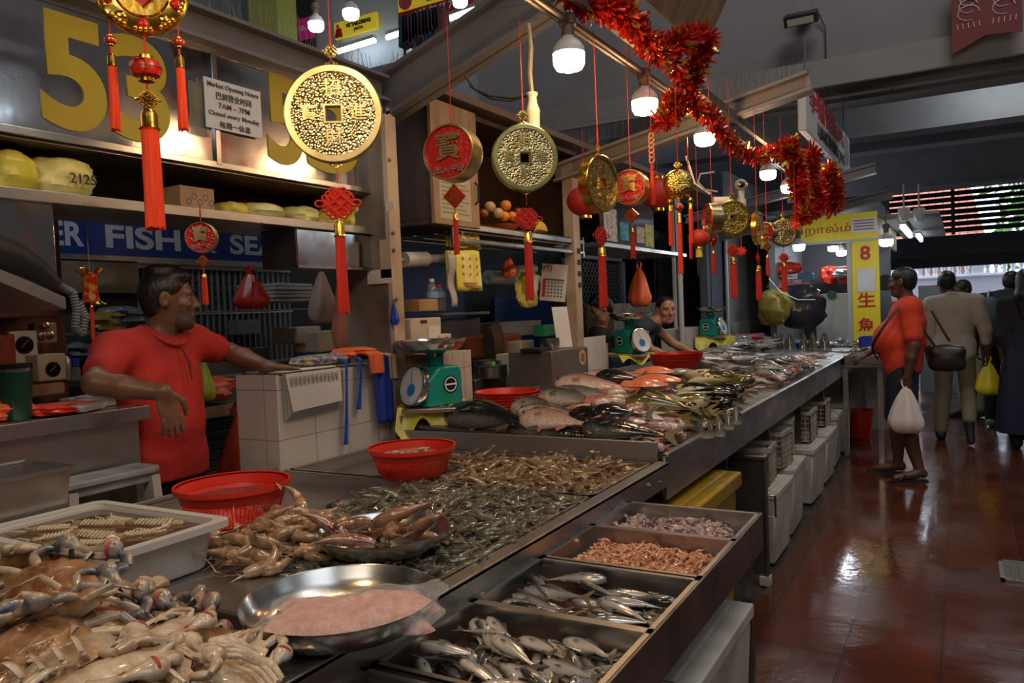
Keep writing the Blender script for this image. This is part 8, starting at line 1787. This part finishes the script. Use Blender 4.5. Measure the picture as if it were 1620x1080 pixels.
def legs(x, y, fx, fy, w=.09, hz=.90, kn=.48, step=0.):
    """standing legs; facing (fx, fy); right side = (fy, -fx)"""
    f = V3(fx, fy, 0)/math.hypot(fx, fy); r = V3(f[1], -f[0], 0); o = V3(x, y, 0); J = {}
    for sd, g in (('R', 1), ('L', -1)):
        st = f*step*g; J['hip'+sd] = o + r*w*g + V3(0, 0, hz); J['kn'+sd] = o + r*w*1.1*g + f*.02 + st*.5 + V3(0, 0, kn); J['an'+sd] = o + r*w*1.15*g + st + V3(0, 0, .085); J['toe'+sd] = o + r*w*1.4*g + st + f*.17 + V3(0, 0, .030)
    J['pelvis'] = o + V3(0, 0, hz+.06); return J, f, r
# 1. seller in the red polo, leaning between the steel counter and the tiled wall
J, f, r_ = legs(-2.66, 1.90, 1, 0)
J.update(chest=(-2.64, 1.90, 1.26), neck=(-2.63, 1.905, 1.435), head=(-2.59, 1.925, 1.570), shR=(-2.62, 1.715, 1.385), shL=(-2.66, 2.07, 1.40), elR=(-2.49, 1.555, 1.292), wrR=(-2.31, 1.68, 1.248), elL=(-2.66, 2.245, 1.352), wrL=atx(422, 580, -2.41))
p1, Jp, Tp, Th1 = person('seller in a red polo shirt leaning one hand on the tiled wall, looking aside', (-2.66, 1.90, 0), J, (.62, .78, -.02), (1, .1, 0), SKIN_D, .0048, REDSH, JEANS, belly=.022, sleeve=.62, hem=.895, hairstyle='bushy', head_up=(.04, .05, 1), bulk=.98, shirt_res=.007, headsize=.95,
    hands=(('R', (.10, .20, -1), (-1, .15, .0), 1, .28, 1.0), ('L', (.42, .86, -.12), (.1, .1, -1), 1, .22, 1.0)))
q = lambda x, y, z: Jp['head'] + Th1 @ V3(x, y, z)
m = MB(); m.tube([tuple(Jp['neck'] + Tp @ V3(0, .105, -.03)), tuple(Jp['neck'] + Tp @ V3(0, .145, -.10)), tuple(Jp['neck'] + Tp @ V3(0, .155, -.17))], [.004, .007, .003], 6, flat=.4); m.build('placket', mat('dark_red_placket', (.20, .01, .006), .8), p1)
sdf([elp(q(0, .022, -.03), V3(.0595, .0695, .0795), Th1, .01), cap(q(-.028, .045, -.085), q(.028, .045, -.085), .0295, k=.02), elp(q(0, .070, -.098), V3(.022, .019, .017), Th1, .02), elp(q(0, .095, -.055), V3(.030, .03, .018), Th1, .004, True), elp(q(0, .0, .03), V3(.10, .15, .082), Th1, .004, True)], .006, 'stubble', mat('dark_stubble', (.085, .045, .030), .6), p1)
# 2. shopper in the orange red polo
J, f, r_ = legs(-.42, 7.05, -1, -.12, w=.10, step=.04)
J['anL'] += V3(.06, -.04, 0); J['toeL'] += V3(.06, -.08, 0)
J.update(chest=(-.38, 7.05, 1.25), neck=(-.375, 7.05, 1.42), head=(-.405, 7.04, 1.575), shL=(-.34, 6.86, 1.37), elL=(-.32, 6.80, 1.08), wrL=(-.37, 6.78, .84), shR=(-.37, 7.24, 1.37), elR=(-.50, 7.25, 1.12), wrR=(-.68, 7.18, 1.00))
p2, J2, T2, Th2 = person('shopper in an orange red polo and dark shorts holding a white carrier bag', (-.42, 7.05, 0), J, (-1, .25, -.04), (-1, -.12, 0), SKIN_DD, .008, ORSH, JEANS, belly=.075, sleeve=.75, hem=.80, leg_to=.5, hands=(('L', (-.1, 0, -1), (.1, 1, 0), -1, .8, 1.0), ('R', (-.9, -.2, -.5), (0, .3, -1), -1, .4, 1.0)), bulk=1.14)
for sd in 'LR': m = MB(); a = J2['an'+sd]; b = J2['toe'+sd]; d_ = b-a; m.prism([(-.05, -.04), (.22, -.05), (.24, 0), (.22, .05), (-.05, .04)], .0, .014, T=rotm(0, 0, math.atan2(d_[1], d_[0])), t=(a[0], a[1], 0)); m.tube([(b[0]-d_[0]*.4-.03, b[1]-.04, .02), (b[0]-d_[0]*.4, b[1], .06), (b[0]-d_[0]*.4+.03, b[1]+.04, .02)], .008, 5); m.build('sandal', BLACK, p2)
pleat_bag('carrier_bag', 'white carrier bag with red print held by the shopper in the red polo', 'bag', (-.385, 6.775, .76), .26, .36, mat('white_bag_film', (.66, .58, .55), .35, bump=.6, bscale=12, sss=.2), 15, 6, squash=.6)
sb_ = thing('shoulder_bag', 'black shoulder bag at the back of the shopper in the red polo', 'bag', (-.10, 6.92, .98))
sdf([elp((0, 0, 0), (.12, .06, .10), None, .02), elp((.0, 0, -.03), (.125, .06, .08), None, .02), cap((-.08, 0, -.06), (.08, 0, -.06), .05), cap((-.08, 0, .04), (.08, 0, .04), .05)], .010, 'bag', mat('black_leather', (.012, .011, .011), .4), sb_)
m = MB(); m.tube(crv([(-.08, -.02, .08), (-.16, -.06, .22), (-.25, -.06, .40), (-.34, -.10, .37), (-.46, -.14, .20), (-.52, -.05, .08), (-.50, .10, -.02)]), .012, 5, flat=.4); m.tube([(.02, .0, .12), (-.06, .0, .28), (-.10, .02, .36)], .010, 5); m.build('strap', BLACK, sb_)
# 3. shopper in the cream shirt walking away
J, f, r_ = legs(-.07, 8.9, .1, 1, w=.09)
J['knR'] = V3(.05, 8.98, .50); J['anR'] = V3(.05, 8.70, .22); J['toeR'] = V3(.06, 8.66, .06); J['knL'] = V3(-.17, 8.98, .48); J['anL'] = V3(-.20, 8.95, .085); J['toeL'] = V3(-.20, 9.12, .03)
J.update(chest=(-.06, 8.9, 1.27), neck=(-.07, 8.9, 1.44), head=(-.12, 8.92, 1.575), shR=(.13, 8.90, 1.38), elR=(.20, 8.86, 1.10), wrR=(.215, 8.90, .86), shL=(-.26, 8.92, 1.37), elL=(-.31, 8.96, 1.08), wrL=(-.30, 9.04, .85))
person('man in a cream shirt and khaki trousers walking away with a yellow bag', (-.07, 8.9, 0), J, (-.1, 1, 0), (.1, 1, 0), SKIN_DD, .009, CREAMSH, KHAKI, sleeve=1.45, hem=.80, shoes=BLACK, hands=(('R', (0, 0, -1), (-1, .1, 0), 1, .8, 1.0), ('L', (0, .1, -1), (1, .1, 0), -1, .5, 1.0)), belly=.02)
pleat_bag('carrier_bag', 'bright yellow carrier bag held by the man in the cream shirt', 'bag', (.22, 8.89, .79), .24, .32, mat('bright_yellow_film', (.80, .66, .03), .35, bump=.6, bscale=12), 16, 6, squash=.6)
# 4. man in the crimson shirt
J, f, r_ = legs(.10, 10.7, -.6, -.8, w=.09)
J.update(chest=(.10, 10.7, 1.24), neck=(.08, 10.68, 1.40), head=(.015, 10.62, 1.50), shR=(-.06, 10.78, 1.34), elR=(-.12, 10.80, 1.06), wrR=(-.14, 10.7, .84), shL=(.24, 10.60, 1.34), elL=(.30, 10.55, 1.06), wrL=(.26, 10.45, .84))
person('man in a crimson shirt and beige trousers looking down behind the cream shirt', (.10, 10.7, 0), J, (-.8, -.5, -.35), (-.6, -.8, 0), SKIN_DD, .010, PINKSH, BEIGETR, sleeve=.7, hem=.84, hands=(('R', (0, 0, -1), (1, 0, 0), 1, .5), ('L', (0, 0, -1), (-1, 0, 0), -1, .5)), shoes=BLACK, head_up=(-.2, -.2, 1))
# 5. dark clothed man with backpack strap, 6. woman in dark dress
J, f, r_ = legs(.36, 9.9, .3, 1, w=.09)
J.update(chest=(.38, 9.95, 1.28), neck=(.42, 9.98, 1.44), head=(.48, 10.05, 1.56), shR=(.56, 9.92, 1.38), elR=(.60, 9.88, 1.1), wrR=(.60, 9.95, .86), shL=(.20, 10.0, 1.38), elL=(.13, 9.98, 1.10), wrL=(.14, 10.05, .86))
p5, J5, T5, _ = person('man in dark clothes with a grey backpack at the right edge', (.36, 9.9, 0), J, (.5, 1, -.1), (.3, 1, 0), SKIN_DD, .010, DARKT, mat('dark_trousers', (.02, .02, .02), .8), sleeve=.6, hem=.84, hands=(('R', (0, 0, -1), (-1, 0, 0), 1, .5), ('L', (0, 0, -1), (1, 0, 0), -1, .5)), shoes=mat('grey_shoe', (.3, .3, .3), .6))
bp_ = thing('backpack', 'grey blue backpack with pale strap on the man in dark clothes', 'backpack', (.27, 9.80, 1.22)); sdf([elp((0, 0, 0), (.13, .10, .20), None, .02), elp((0, -.05, -.06), (.11, .06, .12), None, .02)], .012, 'bag', mat('grey_blue_pack', (.07, .09, .11), .7), bp_)
m = MB(); m.tube([(-.02, .05, .18), (-.01, .14, .25), (.02, .26, .22), (.02, .30, .08)], .018, 6, flat=.4); m.build('strap', mat('pale_strap', (.30, .28, .25), .7), bp_)
J, f, r_ = legs(.52, 8.6, .1, 1, w=.08)
J.update(chest=(.52, 8.6, 1.24), neck=(.52, 8.6, 1.40), head=(.52, 8.62, 1.545), shR=(.68, 8.6, 1.34), elR=(.73, 8.58, 1.06), wrR=(.73, 8.62, .82), shL=(.36, 8.6, 1.34), elL=(.32, 8.58, 1.06), wrL=(.33, 8.62, .84))
p6, J6, T6, _ = person('woman in a long dark navy dress cut by the right edge of the picture', (.52, 8.6, 0), J, (.1, 1, 0), (.1, 1, 0), SKIN_DD, .010, DARKT, NAVYD, sleeve=1.3, hem=.86, hands=(('R', (0, 0, -1), (-1, 0, 0), 1, .5), ('L', (0, 0, -1), (1, 0, 0), -1, .5)), long_hair=.18, bulk=.95, collar=False, shoes=BLACK)
m = MB(); R_ = [[(.04*0 + (r1 + .012*math.sin(7*a))*math.cos(a), (r1*.8 + .012*math.sin(7*a))*math.sin(a), z) for a in np.linspace(0, 2*PI, 40, endpoint=False)] for r1, z in ((.26, .16), (.23, .5), (.185, .9), (.16, 1.02))]; m.rings(R_); m.build('skirt', NAVYD, p6)
# 7. man in the tank top leaning on the fish table
rt = V3(-2.75, 6.66, 0); J, f, r_ = legs(-2.75, 6.66, 1, -.1)
J.update(pelvis=(-2.70, 6.66, .97), chest=(-2.49, 6.64, 1.20), neck=(-2.37, 6.63, 1.33), head=atx(1053, 490, -2.27), shR=(-2.41, 6.46, 1.275), shL=(-2.42, 6.82, 1.275), elR=(-2.33, 6.42, 1.10), wrR=atx(1056, 575, -2.19), elL=(-2.30, 6.92, 1.13), wrL=(-2.12, 6.98, 1.03))
J['wrR'][2] = max(J['wrR'][2], 1.035)
person('balding man in a dark blue grey tank top leaning over the fish table', tuple(rt), J, (.72, -.72, -.12), (1, -.1, -.2), SKIN_L, .0075, GREYTANK, JEANS, sleeve=0, hem=.86, hands=(('R', (1, .1, -.35), (0, 0, -1), -1, .3), ('L', (1, .1, -.35), (0, 0, -1), 1, .3)), tank=True, collar=False, hairstyle='receding', bulk=.95)
# 8. boy in black
J, f, r_ = legs(-2.90, 6.15, -.7, -.3)
hd_ = atx(952, 488, -2.72)
J.update(chest=(-2.82, hd_.y+.08, 1.10), neck=(-2.79, hd_.y+.06, 1.27), head=hd_, shR=(-2.86, hd_.y+.24, 1.22), shL=(-2.70, hd_.y-.08, 1.22), elR=(-3.0, hd_.y+.2, .98), wrR=(-3.1, hd_.y+.05, .98), elL=(-2.86, hd_.y-.14, .96), wrL=(-3.0, hd_.y-.16, .96))
person('young man in a black tee bending his head behind the middle scale', (-2.90, 6.15, 0), J, (-.8, -.5, -.45), (-.8, -.5, 0), SKIN_L, .009, BLKSH, JEANS, sleeve=.8, hem=.80, hands=(('R', (-1, -.2, 0), (0, 0, -1), 1, .4), ('L', (-1, -.2, 0), (0, 0, -1), -1, .4)), head_up=(-.3, -.2, 1), hairstyle='bushy', collar=False)
